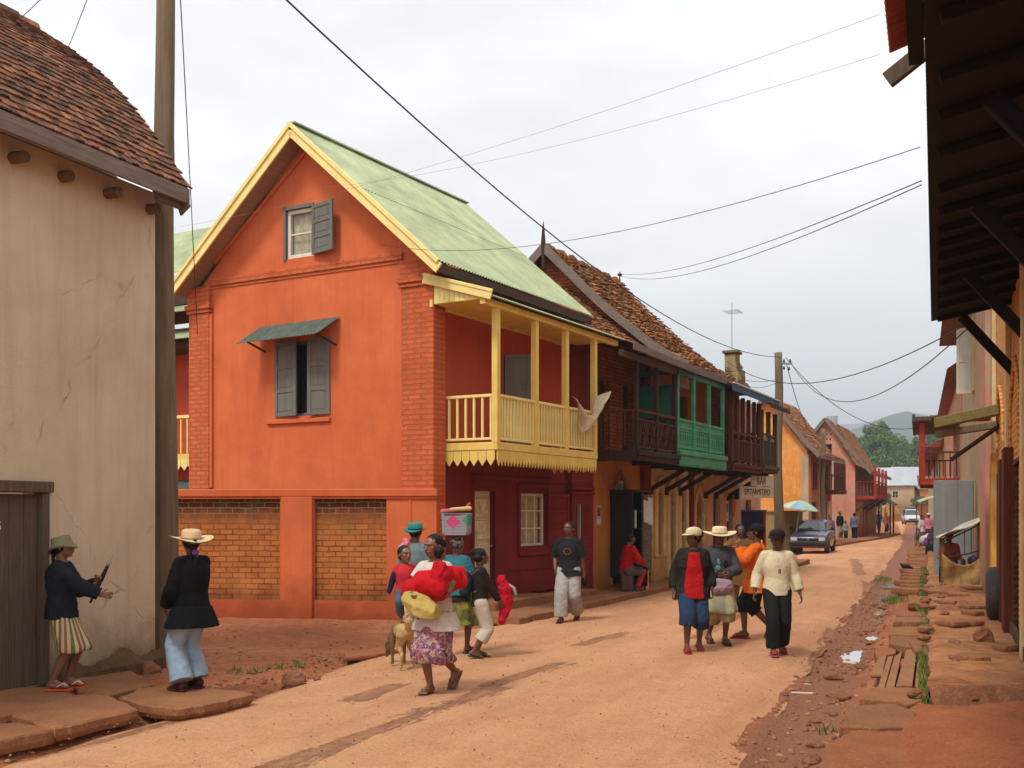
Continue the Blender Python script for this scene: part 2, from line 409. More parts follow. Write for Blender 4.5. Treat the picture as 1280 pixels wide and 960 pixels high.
M['paper'] = plain('paper', 'c9c7c0', .9, .12, 14, 0)
M['black_paint'] = plain('black_paint', '1d1b1b', .5, .2, 4)
# ================================================================ ground, road, pavement
XL = [(0, -7.4), (4, -5.6), (8, -3.95), (9.8, -3.35), (10.8, -2.8), (12, -2.45), (13.7, -2.1), (16.2, -1.6), (18.4, .15), (22.1, 1.85), (27.4, 4.25), (38, 10.3), (43, 11.2), (48, 12.6), (52, 14.6), (56, 16.5), (64, 20.6), (68, 22.8), (80, 28.6), (100, 35.8), (130, 46), (170, 60)]
def RE(Y): return 5.5 + .385 * (Y - 14.3) if Y < 60 else 23.1 + .372 * (Y - 60)
def XR(Y): return RE(Y) - 1.45
WR = [(0, .79), (12.3, 5.83), (20, 8.95), (36, 15.0), (60, 24.0), (110, 42.5), (160, 61)]
def base(y): return max(0.0, (y - 60) * .004)
PUD = [(1074, 812, .34, .85, 1), (1096, 797, .10, .28, 2), (1105, 745, .15, .9, 3), (1112, 730, .2, .5, 4), (1103, 762, .12, .5, 6)]
PUD = [(G(a, b, -.08), c, d, e) for a, b, c, d, e in PUD]
def ground_h(x, y):
    b = base(y); a = abs(x)
    re = RE(y) if y < 200 else 75; xl = lerp(XL, y) if y < 170 else 60 + (y - 170) * .35
    d_r = x - re                                  # <0: towards the road
    h = fbm(x, y, 0, .5, 4) * .035 + fbm(x, y, 5, 3, 3) * .012
    if x < xl: h += .02 + ssm(0, 1.5, xl - x) * .03
    in_road = ssm(-.25, .15, x - xl) * ssm(-.25, .15, (re - 1.45) - x)
    g = ssm(-1.62, -1.3, d_r) * (1 - ssm(-.95, -.55, d_r))       # the drain beside the slabs
    h -= g * .13 * (1 if y < 70 else 0); h += ssm(-.5, 0, d_r) * .06
    h = h * (1 - in_road) - .07 * in_road
    if y > 150: h += (y - 150) * .012
    if y < 32:
        for c, rx, ry, sd in PUD:
            dx, dy = (x - c.x) - .385 * (y - c.y), y - c.y; q = (dx / rx) ** 2 + (dy / ry) ** 2
            if q < 6: h -= .075 * math.exp(-q * .9)
    return b + h
def axis(segs):
    o = [segs[0][0]]
    for a, b, st in segs:
        n = max(1, round((b - a) / st)); o += [a + (b - a) * (i + 1) / n for i in range(n)]
    return o
xs = axis([(-3500, -300, 400), (-300, -20, 35), (-20, -7, 1.0), (-7, 11, .11), (11, 40, .5), (40, 80, 3), (80, 500, 60), (500, 3500, 500)])
ys = axis([(-60, 4, 8), (4, 24, .11), (24, 50, .35), (50, 180, 2.5), (180, 600, 40), (600, 4000, 300)])
mb = MB(); nx = len(xs)
vs = [(x, y, ground_h(x, y)) for y in ys for x in xs]
fs = [(j * nx + i, j * nx + i + 1, (j + 1) * nx + i + 1, (j + 1) * nx + i) for j in range(len(ys) - 1) for i in range(nx - 1)]
mb.add(vs, fs)
def ground_mat():
    t = NT('red_earth'); v = t.tc.outputs['Object']
    n1 = t.noise(v, .8, 9, .7); n2 = t.noise(v, 7, 8, .72)
    c = t.ramp(n1, (.3, hx('8f5538')), (.5, hx('a86744')), (.7, hx('bb8058')))
    c = t.mix(t.ramp(n2, (.45, 0), (.72, .75)), c, hx('70432d'))
    vo = t.n('ShaderNodeTexVoronoi'); vo.inputs['Scale'].default_value = 26; t.l(v, vo.inputs['Vector'])
    c = t.mix(t.ramp(vo.outputs['Distance'], (.0, .6), (.28, 0)), c, hx('c48e66'))
    # wet drain line that follows the pavement edge
    x = t.sep(v); d = t.math('SUBTRACT', t.math('SUBTRACT', x[0], t.math('MULTIPLY', x[1], .385)), -.005)   # x - .385 y
    w = t.math('ABSOLUTE', t.math('ADD', d, 1.15))
    w = t.math('ADD', w, t.math('MULTIPLY', t.math('SUBTRACT', t.noise(v, 2.2, 7, .7), .5), .9))
    wet = t.ramp(w, (.25, .8), (.55, 0)); c = t.mix(wet, c, hx('84543a'))
    t.col(c); t.l(t.math('SUBTRACT', .95, t.math('MULTIPLY', wet, .45)), t.b.inputs['Roughness'])
    t.b.inputs['Specular IOR Level'].default_value = .25
    t.bump(t.math('ADD', t.noise(v, 16, 8, .75), t.math('MULTIPLY', vo.outputs['Distance'], -.8)), .75, .03)
    return t.m
tag(mb.build('ground', ground_mat(), smooth=True, recalc=False), kind='structure')

def road_mat():
    t = NT('packed_laterite'); v = t.tc.outputs['Object']
    st = t.n('ShaderNodeMapping'); st.inputs['Rotation'].default_value = (0, 0, R(-66)); t.l(v, st.inputs[0])
    along = t.mapping(st.outputs[0], (.22, 1.3, 1))
    n1 = t.noise(v, .35, 6, .6); n2 = t.noise(along, 1.0, 8, .68); n3 = t.noise(v, 30, 5, .7)
    c = t.ramp(n1, (.3, hx('c79069')), (.7, hx('d8a37c')))
    c = t.mix(t.ramp(n2, (.42, 0), (.72, .75)), c, hx('b0744c'))
    c = t.mix(t.ramp(n3, (.48, 0), (.72, .5)), c, hx('96603f')); c = t.mix(t.ramp(t.noise(v, 85, 3, .7), (.48, 0), (.72, .6)), c, hx('dfb68c')); c = t.mix(t.ramp(t.noise(v, 2.2, 8, .75), (.52, 0), (.7, .35)), c, hx('9a6644'))
    vo = t.n('ShaderNodeTexVoronoi'); vo.inputs['Scale'].default_value = 9; vo.inputs['Randomness'].default_value = 1; t.l(v, vo.inputs['Vector'])
    c = t.mix(t.ramp(vo.outputs['Distance'], (.03, .5), (.09, 0)), c, hx('7d4c33'))
    # damp, worn patches where the top has gone
    def seg(ax, ay, bx, by, w, s=0.):
        q = t.sep(v); dx, dy = bx - ax, by - ay; L2 = dx * dx + dy * dy
        px, py = t.math('SUBTRACT', q[0], ax), t.math('SUBTRACT', q[1], ay)
        tt = t.n('ShaderNodeClamp'); t.l(t.math('DIVIDE', t.math('ADD', t.math('MULTIPLY', px, dx), t.math('MULTIPLY', py, dy)), L2), tt.inputs[0])
        ex = t.math('SUBTRACT', px, t.math('MULTIPLY', tt.outputs[0], dx)); ey = t.math('SUBTRACT', py, t.math('MULTIPLY', tt.outputs[0], dy))
        d = t.math('SQRT', t.math('ADD', t.math('MULTIPLY', ex, ex), t.math('MULTIPLY', ey, ey)))
        nn = t.math('ADD', t.math('MULTIPLY', t.math('SUBTRACT', t.noise(along, 2.6, 9, .8, .6), .5), 2.6 * w + .35), t.math('MULTIPLY', t.math('SUBTRACT', t.noise(v, 14, 6, .8), .5), .35))
        return t.ramp(t.math('ADD', d, nn), (w * .35, 1), (w * .35 + .06, 0))
    ms = [seg(-1.75, 7.6, -.15, 11.2, .2), seg(-.2, 11.3, .6, 13.0, .16), seg(-1.5, 10.5, -1.25, 11.4, .22), seg(.9, 14.6, 1.7, 16.2, .14), seg(1.9, 7.8, 3.1, 11.0, .24), seg(3.3, 12.0, 5.2, 17.5, .16), seg(7.0, 21.0, 9.5, 29.0, .2), seg(-3.6, 8.2, -2.6, 10.3, .1), seg(2.6, 15.5, 4.2, 19.5, .1), seg(4.6, 22, 6.6, 27, .12),  seg(10, 31, 13, 41, .25)]
    m = ms[0]
    for k in ms[1:]: m = t.math('MAXIMUM', m, k)
    c = t.mix(t.math('MULTIPLY', m, t.ramp(t.noise(v, 5, 8, .8), (.35, .35), (.65, .85))), c, hx('7f5039'))
    t.col(c); t.l(t.math('SUBTRACT', .95, t.math('MULTIPLY', m, .25)), t.b.inputs['Roughness']); t.b.inputs['Specular IOR Level'].default_value = .2
    t.bump(t.math('SUBTRACT', t.math('ADD', n3, t.math('MULTIPLY', t.noise(v, 6, 8, .7), 1.6)), t.math('MULTIPLY', m, .5)), .85, .035)
    return t.m
mb = MB(); ys = axis([(-20, 4, 2), (4, 24, .12), (24, 60, .5), (60, 175, 3)]); K = 70; vs = []
for y in ys:
    a = lerp(XL, y) + .10 * fbm(y, 3, 0, .9, 4); b = XR(y) + .13 * fbm(y, 9, 0, .8, 4)
    for i in range(K + 1):
        u = i / K; x = a + (b - a) * u; e = min(u, 1 - u) * (b - a)
        z = base(y) - .085 * (1 - ssm(0, .45, e)) + .012 + .03 * ssm(.3, 3, e) + .014 * fbm(x, y, 2, .7, 4)
        if y > 150: z += (y - 150) * .012
        vs.append((x, y, z))
fs = [(j * (K + 1) + i, j * (K + 1) + i + 1, (j + 1) * (K + 1) + i + 1, (j + 1) * (K + 1) + i) for j in range(len(ys) - 1) for i in range(K)]
mb.add(vs, fs); tag(mb.build('road', road_mat(), smooth=True, recalc=False), kind='structure')

# water standing in the drain
def puddle_mat():
    t = NT('muddy_water'); t.col(hx('6a4a3a')); t.b.inputs['Roughness'].default_value = .04; t.b.inputs['Specular IOR Level'].default_value = 1.0
    t.b.inputs['IOR'].default_value = 1.6; t.b.inputs['Metallic'].default_value = .55
    t.b.inputs['Base Color'].default_value = (.75, .72, .7, 1)
    t.bump(t.noise(t.tc.outputs['Object'], 6, 3), .02, .01); return t.m
PW = puddle_mat()
for c, rx, ry, sd in PUD:
    rx, ry, zz = rx * 1.5, ry * 1.5, ground_h(c.x, c.y) + .043; m = MB(); pts = []
    for i in range(64):
        a = 2 * PI * i / 64; k = 1 + .5 * fbm(math.cos(a) * 1.3 + sd * 9, math.sin(a) * 1.3, sd, 1, 4)
        x, y = rx * k * math.cos(a), ry * k * math.sin(a); pts.append((c.x + x + y * .385, c.y + y, zz))
    m.add(pts, [list(range(64))]); tag(m.build('puddle', PW), kind='structure')

# ---- slabs and stones
def slab_mat(name, a, b, c):
    t = NT(name); v = t.tc.outputs['Object']; oi = t.n('ShaderNodeObjectInfo')
    cc = t.ramp(t.noise(v, 2.2, 8, .68), (.3, hx(b)), (.68, hx(a)))
    cc = t.mix(t.ramp(t.noise(v, 9, 8, .75), (.5, 0), (.75, .5)), cc, hx(c))
    cc = t.mix(t.ramp(t.noise(v, 60, 4, .8), (.48, 0), (.7, .55)), cc, hx(c)); cc = t.mix(t.ramp(t.noise(v, 33, 4, .8), (.52, 0), (.7, .4)), cc, hx('d0a680'))
    cc = t.mix(.28, cc, t.ramp(oi.outputs['Random'], (0, .45), (1, 1.0)), 'MULTIPLY')
    t.col(cc); t.b.inputs['Roughness'].default_value = .9; t.b.inputs['Specular IOR Level'].default_value = .2
    t.bump(t.math('ADD', t.noise(v, 22, 8, .75), t.math('MULTIPLY', t.noise(v, 3, 6, .7), 1.5)), .9, .025); return t.m
M['slab'] = slab_mat('earth_stained_slab', 'ab7650', '8e5c3e', '6b4632')
M['slab2'] = slab_mat('red_stained_slab', 'b2714a', '95583a', '7a4a34')
M['board'] = wood('earthy_board', 'a87850', '7e5638', 'y')
M['stone'] = slab_mat('field_stone', 'a06c4c', '855640', '5e4030')
def slab(name, pts, th, mat, label, cat, group=None, z=None, tilt=(0, 0), rough=.015, sub=5):
    """irregular slab from ground points (its top), ragged edges, chipped corners"""
    pts = [Vector(p) for p in pts]; c = sum(pts, Vector()) / len(pts); c.z = pts[0].z
    ring = []
    for a, b in zip(pts, pts[1:] + pts[:1]):
        for k in range(sub):
            p = a.lerp(b, k / sub); q = p - c
            j = 1 + rough * 3 * noise.noise(p * 5) + rough * 3.2 * noise.noise(p * 17)
            ring.append(Vector((q.x * j, q.y * j, 0)))
    def lift(q): return tilt[0] * q.x + tilt[1] * q.y
    top = [Vector((q.x * .97, q.y * .97, lift(q) + .010 * noise.noise((q + c) * 3))) for q in ring]
    e1 = [Vector((q.x, q.y, lift(q) - .014)) for q in ring]
    e2 = [Vector((q.x * (1 + .012 * noise.noise((q + c) * 9)), q.y, lift(q) - th * .6)) for q in ring]
    e3 = [Vector((q.x * .94, q.y * .94, lift(q) - th)) for q in ring]
    m = MB(); m.rings([e3, e2, e1, top], (True, True)); o = m.build(name, mat, smooth=False)
    o.location = c; return tag(o, label, cat, group)
def px_slab(pp, z, *a, **k): return slab(a[0], [G(x, y, z) for x, y in pp], *a[1:], **k)
LG = 'broken paving slabs on the left verge'
L_S = [([(16, 895), (69, 912), (103, 904), (172, 885), (156, 876), (131, 867), (97, 867), (50, 880)], 'wide broken slab with a dark jagged front edge, between the two women'),
       ([(150, 871), (175, 880), (219, 888), (275, 878), (316, 867), (266, 859), (215, 854), (170, 858)], 'large flat slab under the feet of the woman in blue jeans'),
       ([(-60, 932), (0, 926), (70, 911), (20, 903), (-60, 908)], 'low slab at the left edge nearest the road'),
       ([(-50, 900), (0, 893), (34, 888), (97, 867), (62, 858), (-50, 866)], 'slab under the woman in orange sandals'),
       ([(97, 864), (137, 868), (194, 853), (160, 836), (92, 846)], 'slab against the foot of the beige wall')]
for p, lb in L_S: px_slab(p, .12, 'paving_slab', .12, M['slab'], lb, 'paving slab', LG, tilt=(random.uniform(-.03, .03), random.uniform(-.02, .02)), rough=.02)
px_slab([(275, 872), (300, 866), (318, 862), (300, 857), (268, 860)], .06, 'flat_stone', .07, M['slab2'], 'thin red stone beyond the slab under the blue jeans', 'stone')
px_slab([(430, 822), (470, 818), (500, 812), (470, 810), (430, 816)], .05, 'flat_stone', .05, M['slab2'], 'low strip of stone at the road edge by the dog', 'stone')
def rock(px, py, r, label, z=0, sq=.7, grp=None, name='rock'):
    c = G(px, py, z); m = MB(); m.ell((0, 0, 0), (r, r * .8, r * sq), 12, 8)
    m.v = [tuple(Vector(v) * (1 + .38 * noise.noise(Vector(v) * (1.6 / r) + c))) for v in m.v]
    o = m.build(name, M['stone']); o.location = c + Vector((0, 0, r * sq * .45)); return tag(o, label, 'rock', grp)
rock(367, 855, .14, 'brown rock at the road edge left of the dog')
rock(396, 850, .05, 'small stone just right of the larger brown rock')
rock(185, 842, .13, 'rough stone at the foot of the beige wall corner', .05)
rock(150, 838, .10, 'mossy stone under the beige wall', .05)
rock(1229, 803, .13, 'pointed pale rock on the paving below the tyre', .28, 1.0)
RB = 'paving slabs bridging the right hand drain'
def cr(p): return [(960 + x / 4, 720 + y / 4) for x, y in p]
R_S = [([(290, 860), (420, 762), (560, 752), (730, 757), (755, 880), (780, 1000), (280, 1000)], .13, 'largest cracked slab at the bottom right corner of the road edge'),
       ([(360, 745), (400, 655), (640, 640), (742, 682), (735, 742), (560, 752)], .15, 'slab just beyond the largest cracked slab'),
       ([(450, 612), (520, 563), (700, 548), (805, 562), (780, 622), (690, 652), (640, 628)], .16, 'slab at the near end of the boards'),
       ([(545, 400), (530, 370), (600, 350), (640, 352), (640, 385)], .11, 'small slab left of the boards by the white puddle'),
       ([(605, 332), (615, 297), (850, 312), (862, 352), (700, 352)], .18, 'thick slab just beyond the boards'),
       ([(604, 288), (607, 250), (832, 250), (850, 302)], .18, 'wide rectangular slab behind the thick one'),
       ([(628, 228), (640, 202), (842, 205), (838, 228)], .18, 'narrow slab, third beyond the boards'),
       ([(640, 198), (650, 172), (822, 178), (835, 200)], .17, 'narrow slab, fourth beyond the boards'),
       ([(700, 132), (700, 98), (797, 102), (797, 132)], .2, 'squared block beside the grass clump')]
for p, z, lb in R_S: px_slab(cr(p), z, 'paving_slab', .15, M['slab2' if z < .14 else 'slab'], lb, 'paving slab', RB, tilt=(random.uniform(-.02, .02), random.uniform(-.02, .02)), rough=.018)
BD = [[(515, 490), (552, 402), (592, 396), (572, 490)], [(548, 560), (600, 402), (627, 398), (582, 560)], [(588, 555), (634, 400), (672, 372), (632, 555)], [(640, 545), (690, 367), (746, 360), (722, 542)], [(735, 545), (754, 367), (808, 362), (814, 500), (802, 560)]]
for p, lb in zip(BD, ['short leftmost board over the drain', 'narrow board, second from the left of the drain boards', 'middle board of the five drain boards', 'long board, second from the right of the drain boards', 'rightmost board over the drain, next to the brick paving']):
    px_slab(cr(p), .15, 'board', .05, M['board'], lb, 'board', 'boards laid over the drain', rough=.004, sub=2)
for i in range(22):                               # the slabs go on up the street
    y = 24.2 + i * 1.25 + random.uniform(-.2, .2); w = random.uniform(.5, .8); d = random.uniform(.35, .55)
    x1 = RE(y) - .15; q = [(x1 - w, y), (x1 - w * .9, y - d), (x1, y - d - .1), (x1 + .05, y)]
    slab('paving_slab', [Vector((a, b, .15)) for a, b in q], .14, M['slab'], 'earth coloured paving slab in the row running up the right side of the street', 'paving slab', 'row of slabs up the right side of the street', tilt=(random.uniform(-.05, .05), random.uniform(-.04, .04)))

# ---- raised pavement on the right: brick paved, with a concrete apron nearest the camera
def paving_mat():
    t = NT('earthy_brick_paving'); v = t.tc.outputs['Object']; b = t.n('ShaderNodeTexBrick')
    mp = t.n('ShaderNodeMapping'); mp.inputs['Rotation'].default_value = (0, 0, R(-22)); t.l(v, mp.inputs[0])
    w = t.n('ShaderNodeMix', data_type='VECTOR'); w.inputs[0].default_value = .02; nn = t.n('ShaderNodeTexNoise'); nn.inputs['Scale'].default_value = 3; t.l(v, nn.inputs['Vector'])
    t.l(mp.outputs[0], w.inputs[4]); t.l(nn.outputs['Color'], w.inputs[5]); q_ = t.sep(w.outputs[1]); t.l(t.comb(q_[0], q_[1]), b.inputs['Vector'])
    b.inputs['Scale'].default_value = 1; b.inputs['Brick Width'].default_value = .26; b.inputs['Row Height'].default_value = .26; b.inputs['Mortar Size'].default_value = .012; b.inputs['Mortar Smooth'].default_value = .5
    b.inputs['Color1'].default_value = hx('a5683f'); b.inputs['Color2'].default_value = hx('8a5638'); b.inputs['Mortar'].default_value = hx('4c301f')
    c = t.mix(t.ramp(t.noise(v, 1.2, 8, .7), (.42, 0), (.58, .9)), b.outputs['Color'], hx('ae7a52'))
    c = t.mix(t.ramp(t.noise(v, 5, 8, .75), (.5, 0), (.72, .6)), c, hx('6e4a33'))
    c = t.mix(t.ramp(t.noise(v, 2, 6, .7), (.58, 0), (.7, .5)), c, hx('5f5a2c'))
    t.col(c); t.b.inputs['Roughness'].default_value = .9; t.b.inputs['Specular IOR Level'].default_value = .2
    t.bump(t.math('SUBTRACT', t.noise(v, 14, 8, .75), t.math('MULTIPLY', b.outputs['Fac'], .6)), .7, .02); return t.m
PZ = .28
mb = MB(); ys = axis([(9.75, 40, .22), (40, 110, 3)]); K = 9; vs = []; n = len(ys)
for y in ys:
    a = RE(y) + .05 * fbm(y, 1, 0, 1.5, 3); b = lerp(WR, y) + .1
    for i in range(K + 1):
        x = a + (b - a) * i / K; vs.append((x, y + .12 * fbm(x, 2, 0, 2, 3) * (y < 12), PZ + base(y) + .04 * fbm(x, y, 1, 1.3, 5) - (.03 if i == 0 else 0)))
lo = len(vs)
for j, y in enumerate(ys): vs.append((vs[j * (K + 1)][0] - .02, y, -.2))
for i in range(K + 1): vs.append((vs[i][0], vs[i][1] - .16 - .08 * nz3(vs[i][0], 3, 0, 4), .05))
fs = [(j * (K + 1) + i, j * (K + 1) + i + 1, (j + 1) * (K + 1) + i + 1, (j + 1) * (K + 1) + i) for j in range(n - 1) for i in range(K)]
fs += [(lo + j, j * (K + 1), (j + 1) * (K + 1), lo + j + 1) for j in range(n - 1)] + [(lo + n + i, lo + n + i + 1, i + 1, i) for i in range(K)]
mb.add(vs[:], fs[:(n - 1) * K]); mb.cm = 1; mb.add(vs, fs[(n - 1) * K:]); tag(mb.build('pavement', [paving_mat(), M['stone']], smooth=False), kind='structure')
mb = MB(); ys = axis([(2, 9.62, .15)]); K = 14; vs = []
for y in ys:
    a = RE(y) - .22 + .05 * fbm(y, 4, 0, 1.4, 4); b = lerp(WR, y) + .1
    for i in range(K + 1):
        x = a + (b - a) * i / K
        vs.append((x, y + (.18 * fbm(x, 7, 0, 1.6, 3) if y > 9.4 else 0), .17 + .06 * fbm(x, y, 1, .9, 5) - .06 * (1 - ssm(0, .12, x - a))))
lo = len(vs); n = len(ys)
for j, y in enumerate(ys): vs.append((vs[j * (K + 1)][0] - .01, y, -.2))
fs = [(j * (K + 1) + i, j * (K + 1) + i + 1, (j + 1) * (K + 1) + i + 1, (j + 1) * (K + 1) + i) for j in range(n - 1) for i in range(K)] + [(lo + j, j * (K + 1), (j + 1) * (K + 1), lo + j + 1) for j in range(n - 1)]
mb.add(vs, fs); tag(mb.build('concrete_pavement', slab_mat('red_stained_concrete', 'b06a42', '9a5636', '80482f')), kind='structure')
# loose step at the front edge of the paving
slab('paving_slab', [Vector((p.x, p.y, .27)) for p in (G(1180, 850, .27), G(1262, 857, .27), G(1330, 852, .27), G(1300, 842, .27), G(1195, 842, .27))], .09, M['slab'], 'long thin slab along the front edge of the brick paving', 'paving slab', rough=.01)
px_slab([(1135, 800), (1142, 812), (1168, 818), (1175, 808), (1160, 800)], .2, 'flat_stone', .06, M['slab'], 'flat stone between the boards and the brick paving', 'stone')
# kerb pavements on the left side of the street
def strip(name, pts, z, zl=-.1, mat=None, wob=.03):
    """pts: list of (outer point, inner point); a raised walkway with a broken front edge"""
    m = MB(); rs = []
    for (a, b), (c, d) in zip(pts, pts[1:]):
        k = max(2, int((Vector(c) - Vector(a)).length / .25))
        for i in range(k): rs.append((Vector(a).lerp(Vector(c), i / k), Vector(b).lerp(Vector(d), i / k)))
    rs.append((Vector(pts[-1][0]), Vector(pts[-1][1]))); vs = []
    for a, b in rs:
        o = (a - b).normalized() * wob * 2 * fbm(a.x, a.y, 0, 1.8, 3); a = a + o; h = z + base(a.y)
        q = [(a.x, a.y, zl), (a.x, a.y, h - .02 + .02 * nz3(a.x, a.y, 0, 2))] + [(*(a.lerp(b, t)).to_2d(), h + .012 * fbm(a.x + t, a.y, 0, 2, 3)) for t in (.03, .35, .7, 1)]
        vs += q
    k = 6; fs = [(j * k + i, j * k + i + 1, (j + 1) * k + i + 1, (j + 1) * k + i) for j in range(len(rs) - 1) for i in range(k - 1)]
    fs += [list(range(k)), [(len(rs) - 1) * k + i for i in range(k)]]
    m.add(vs, fs); return tag(m.build(name, mat or M['slab']), kind='structure')
strip('left_pavement', [((.1, 17.55, 0), (-.75, 17.95, 0)), ((1.95, 21.5, 0), (.6, 22.0, 0)), ((4.35, 26.5, 0), (3.0, 26.6, 0)), ((7.0, 31.2, 0), (5.7, 31.2, 0)), ((9.3, 35.2, 0), (7.9, 35.6, 0)), ((10.6, 38.6, 0), (9.3, 39, 0))], .13)
strip('far_left_pavement', [((16.6, 55.8, 0), (15.2, 56.2, 0)), ((20.8, 63.8, 0), (19.4, 64.2, 0)), ((23.0, 68, 0), (21.5, 68.2, 0)), ((28.8, 80, 0), (26.8, 81, 0))], .13)
# ================================================================ building parts
def bx(m, ax, u0, u1, d0, d1, z0, z1):
    return m.box(u0, u1, d0, d1, z0, z1) if ax == 'y' else m.box(d0, d1, u0, u1, z0, z1)
def pt(ax, u, d, z): return Vector((u, d, z)) if ax == 'y' else Vector((d, u, z))
def leaf(m, ax, hinge, d, z0, z1, w, ang, rows=3, th=.04, sgn=1):
    """one panelled door or shutter leaf hinged at u=hinge, opened by ang from the wall plane, out to -d"""
    dr = pt(ax, math.cos(ang) * sgn, -math.sin(ang), 0); nn = pt(ax, math.sin(ang) * sgn, math.cos(ang), 0).normalized(); o = pt(ax, hinge, d, 0)
    def b(a0, a1, t0, t1, q0, q1):
        vs = [o + dr * a + nn * t + Vector((0, 0, z)) for z in (q0, q1) for t in (t0, t1) for a in (a0, a1)]
        m.add(vs, [(0, 2, 3, 1), (4, 5, 7, 6), (0, 1, 5, 4), (2, 6, 7, 3), (0, 4, 6, 2), (1, 3, 7, 5)])
    s = min(.07, w * .2); h = z1 - z0
    b(0, s, 0, th, z0, z1); b(w - s, w, 0, th, z0, z1)
    for i in range(rows + 1):
        zz = z0 + (h - s) * i / rows; b(s, w - s, .002, th - .002, zz, zz + s)
    for i in range(rows):
        za = z0 + (h - s) * i / rows + s; zb = z0 + (h - s) * (i + 1) / rows
        b(s, w - s, th * .35, th * .65, za, zb); b(s + .03, w - s - .03, th * .2, th * .8, za + .03, zb - .03)
def window(par, ax, u0, u1, z0, z1, d=0.0, fm='white_paint', rec=.06, cols=2, rows=3, pane='glass', shut=None, sm='grey_shutter', sill=None, curtain=False, name='window', fr=.05):
    """frame with glazing bars, pane, optional curtain and shutters [(side, angle, width)]"""
    m = MB(); a = d + rec
    bx(m, ax, u0, u0 + fr, a, a + .06, z0, z1); bx(m, ax, u1 - fr, u1, a, a + .06, z0, z1)
    bx(m, ax, u0 + fr, u1 - fr, a, a + .06, z0, z0 + fr); bx(m, ax, u0 + fr, u1 - fr, a, a + .06, z1 - fr, z1)
    for i in range(1, cols):
        c = u0 + (u1 - u0) * i / cols; bx(m, ax, c - .016, c + .016, a + .01, a + .05, z0 + fr, z1 - fr)
    for i in range(1, rows):
        c = z0 + (z1 - z0) * i / rows; bx(m, ax, u0 + fr, u1 - fr, a + .013, a + .047, c - .014, c + .014)
    w = m.build(name, M[fm], par, bevel=.004)
    m = MB(); bx(m, ax, u0 + fr, u1 - fr, a + .028, a + .034, z0 + fr, z1 - fr); m.build('pane', M['clear' if curtain else pane], w)
    if curtain:
        m = MB(); n = 24
        for k in range(n):
            uu0 = u0 + fr + (u1 - u0 - 2 * fr) * k / n; uu1 = u0 + fr + (u1 - u0 - 2 * fr) * (k + 1) / n
            q = [pt(ax, uu0, a + .1 + .025 * (k % 2), z0 + fr), pt(ax, uu1, a + .1 + .025 * ((k + 1) % 2), z0 + fr), pt(ax, uu1, a + .1 + .025 * ((k + 1) % 2), z1 - fr), pt(ax, uu0, a + .1 + .025 * (k % 2), z1 - fr)]
            m.add(q, [(0, 1, 2, 3)])
        m.build('curtain', M['curtain'], w)
    if sill:
        m = MB(); bx(m, ax, u0 - .08, u1 + .08, d - .05, d + .02, z0 - .08, z0 - .002); m.build('sill', M[sill], w, bevel=.006)
    for s in (shut or []):
        m = MB(); wd = s[2] if len(s) > 2 else (u1 - u0) / 2
        if s[0] == 'l': leaf(m, ax, u0 - .01, d - .03, z0, z1, wd, s[1], sgn=1)
        else: leaf(m, ax, u1 + .01, d - .03, z0, z1, wd, s[1], sgn=-1)
        m.build('shutter', M[sm], w, bevel=.003)
    return w
def corr(m, p00, uv, vv, pitch=.076, amp=.012, per=4, th=.004):
    """corrugated sheet: corner, vector across the waves, vector along them"""
    p00, uv, vv = Vector(p00), Vector(uv), Vector(vv); nrm = uv.cross(vv).normalized(); n = max(4, int(uv.length / pitch) * per)
    vs = []
    for i in range(n + 1):
        o = nrm * (amp * math.sin(2 * PI * i / per)); p = p00 + uv * (i / n) + o; vs += [p, p + vv, p + vv - nrm * th, p - nrm * th]
    fs = []
    for i in range(n):
        a, b = 4 * i, 4 * i + 4; fs += [(a, b, b + 1, a + 1), (a + 2, b + 2, b + 3, a + 3), (a, a + 3, b + 3, b), (a + 1, b + 1, b + 2, a + 2)]
    fs += [(0, 1, 2, 3), (4 * n, 4 * n + 3, 4 * n + 2, 4 * n + 1)]
    return m.add(vs, fs)
def tiles(m, pos, nu, nv, tw, th, jit=.1, miss=.0, thick=.018, sag=.02, rnd=random):
    """clay tiles laid on pos(u, v): u metres along the eave, v metres up the slope"""
    def nrm(u, v):
        e = .02; a = pos(u + e, v) - pos(u, v); b = pos(u, v + e) - pos(u, v); return a.cross(b).normalized(), a.normalized(), b.normalized()
    for j in range(int(nv / th)):
        off = (j % 2) * tw / 2
        for i in range(-1, int(nu / tw) + 1):
            if rnd.random() < miss: continue
            u = i * tw + off; v = j * th; u0, u1 = max(0, u), min(nu, u + tw * .96)
            if u1 - u0 < .03: continue
            p = pos((u0 + u1) / 2, v); n, a, b = nrm((u0 + u1) / 2, v)
            L_ = min(th * 1.35, nv - v + th * .3); hw = (u1 - u0) / 2; sk = rnd.uniform(-1, 1) * jit * .08; lf = .022 + rnd.uniform(0, 1) * jit * .1
            dv = rnd.uniform(-1, 1) * jit * .12
            q0 = p + b * dv - a * hw + n * lf; q1 = p + b * dv + a * hw + n * (lf + rnd.uniform(-1, 1) * jit * .05)
            q2 = p + b * (L_) + a * (hw + sk) + n * .006; q3 = p + b * (L_) - a * (hw - sk) + n * .006
            m.add([q0, q1, q2, q3, q0 - n * thick, q1 - n * thick], [(0, 1, 2, 3), (4, 5, 1, 0), (4, 0, 3), (1, 5, 2)])
    return m
def place(o, fr): o.location = fr.o; o.rotation_euler = (0, 0, fr.a); return o
def fthing(name, label, cat, fr, group=None):
    return place(thing(name, label, cat, group=group), fr)
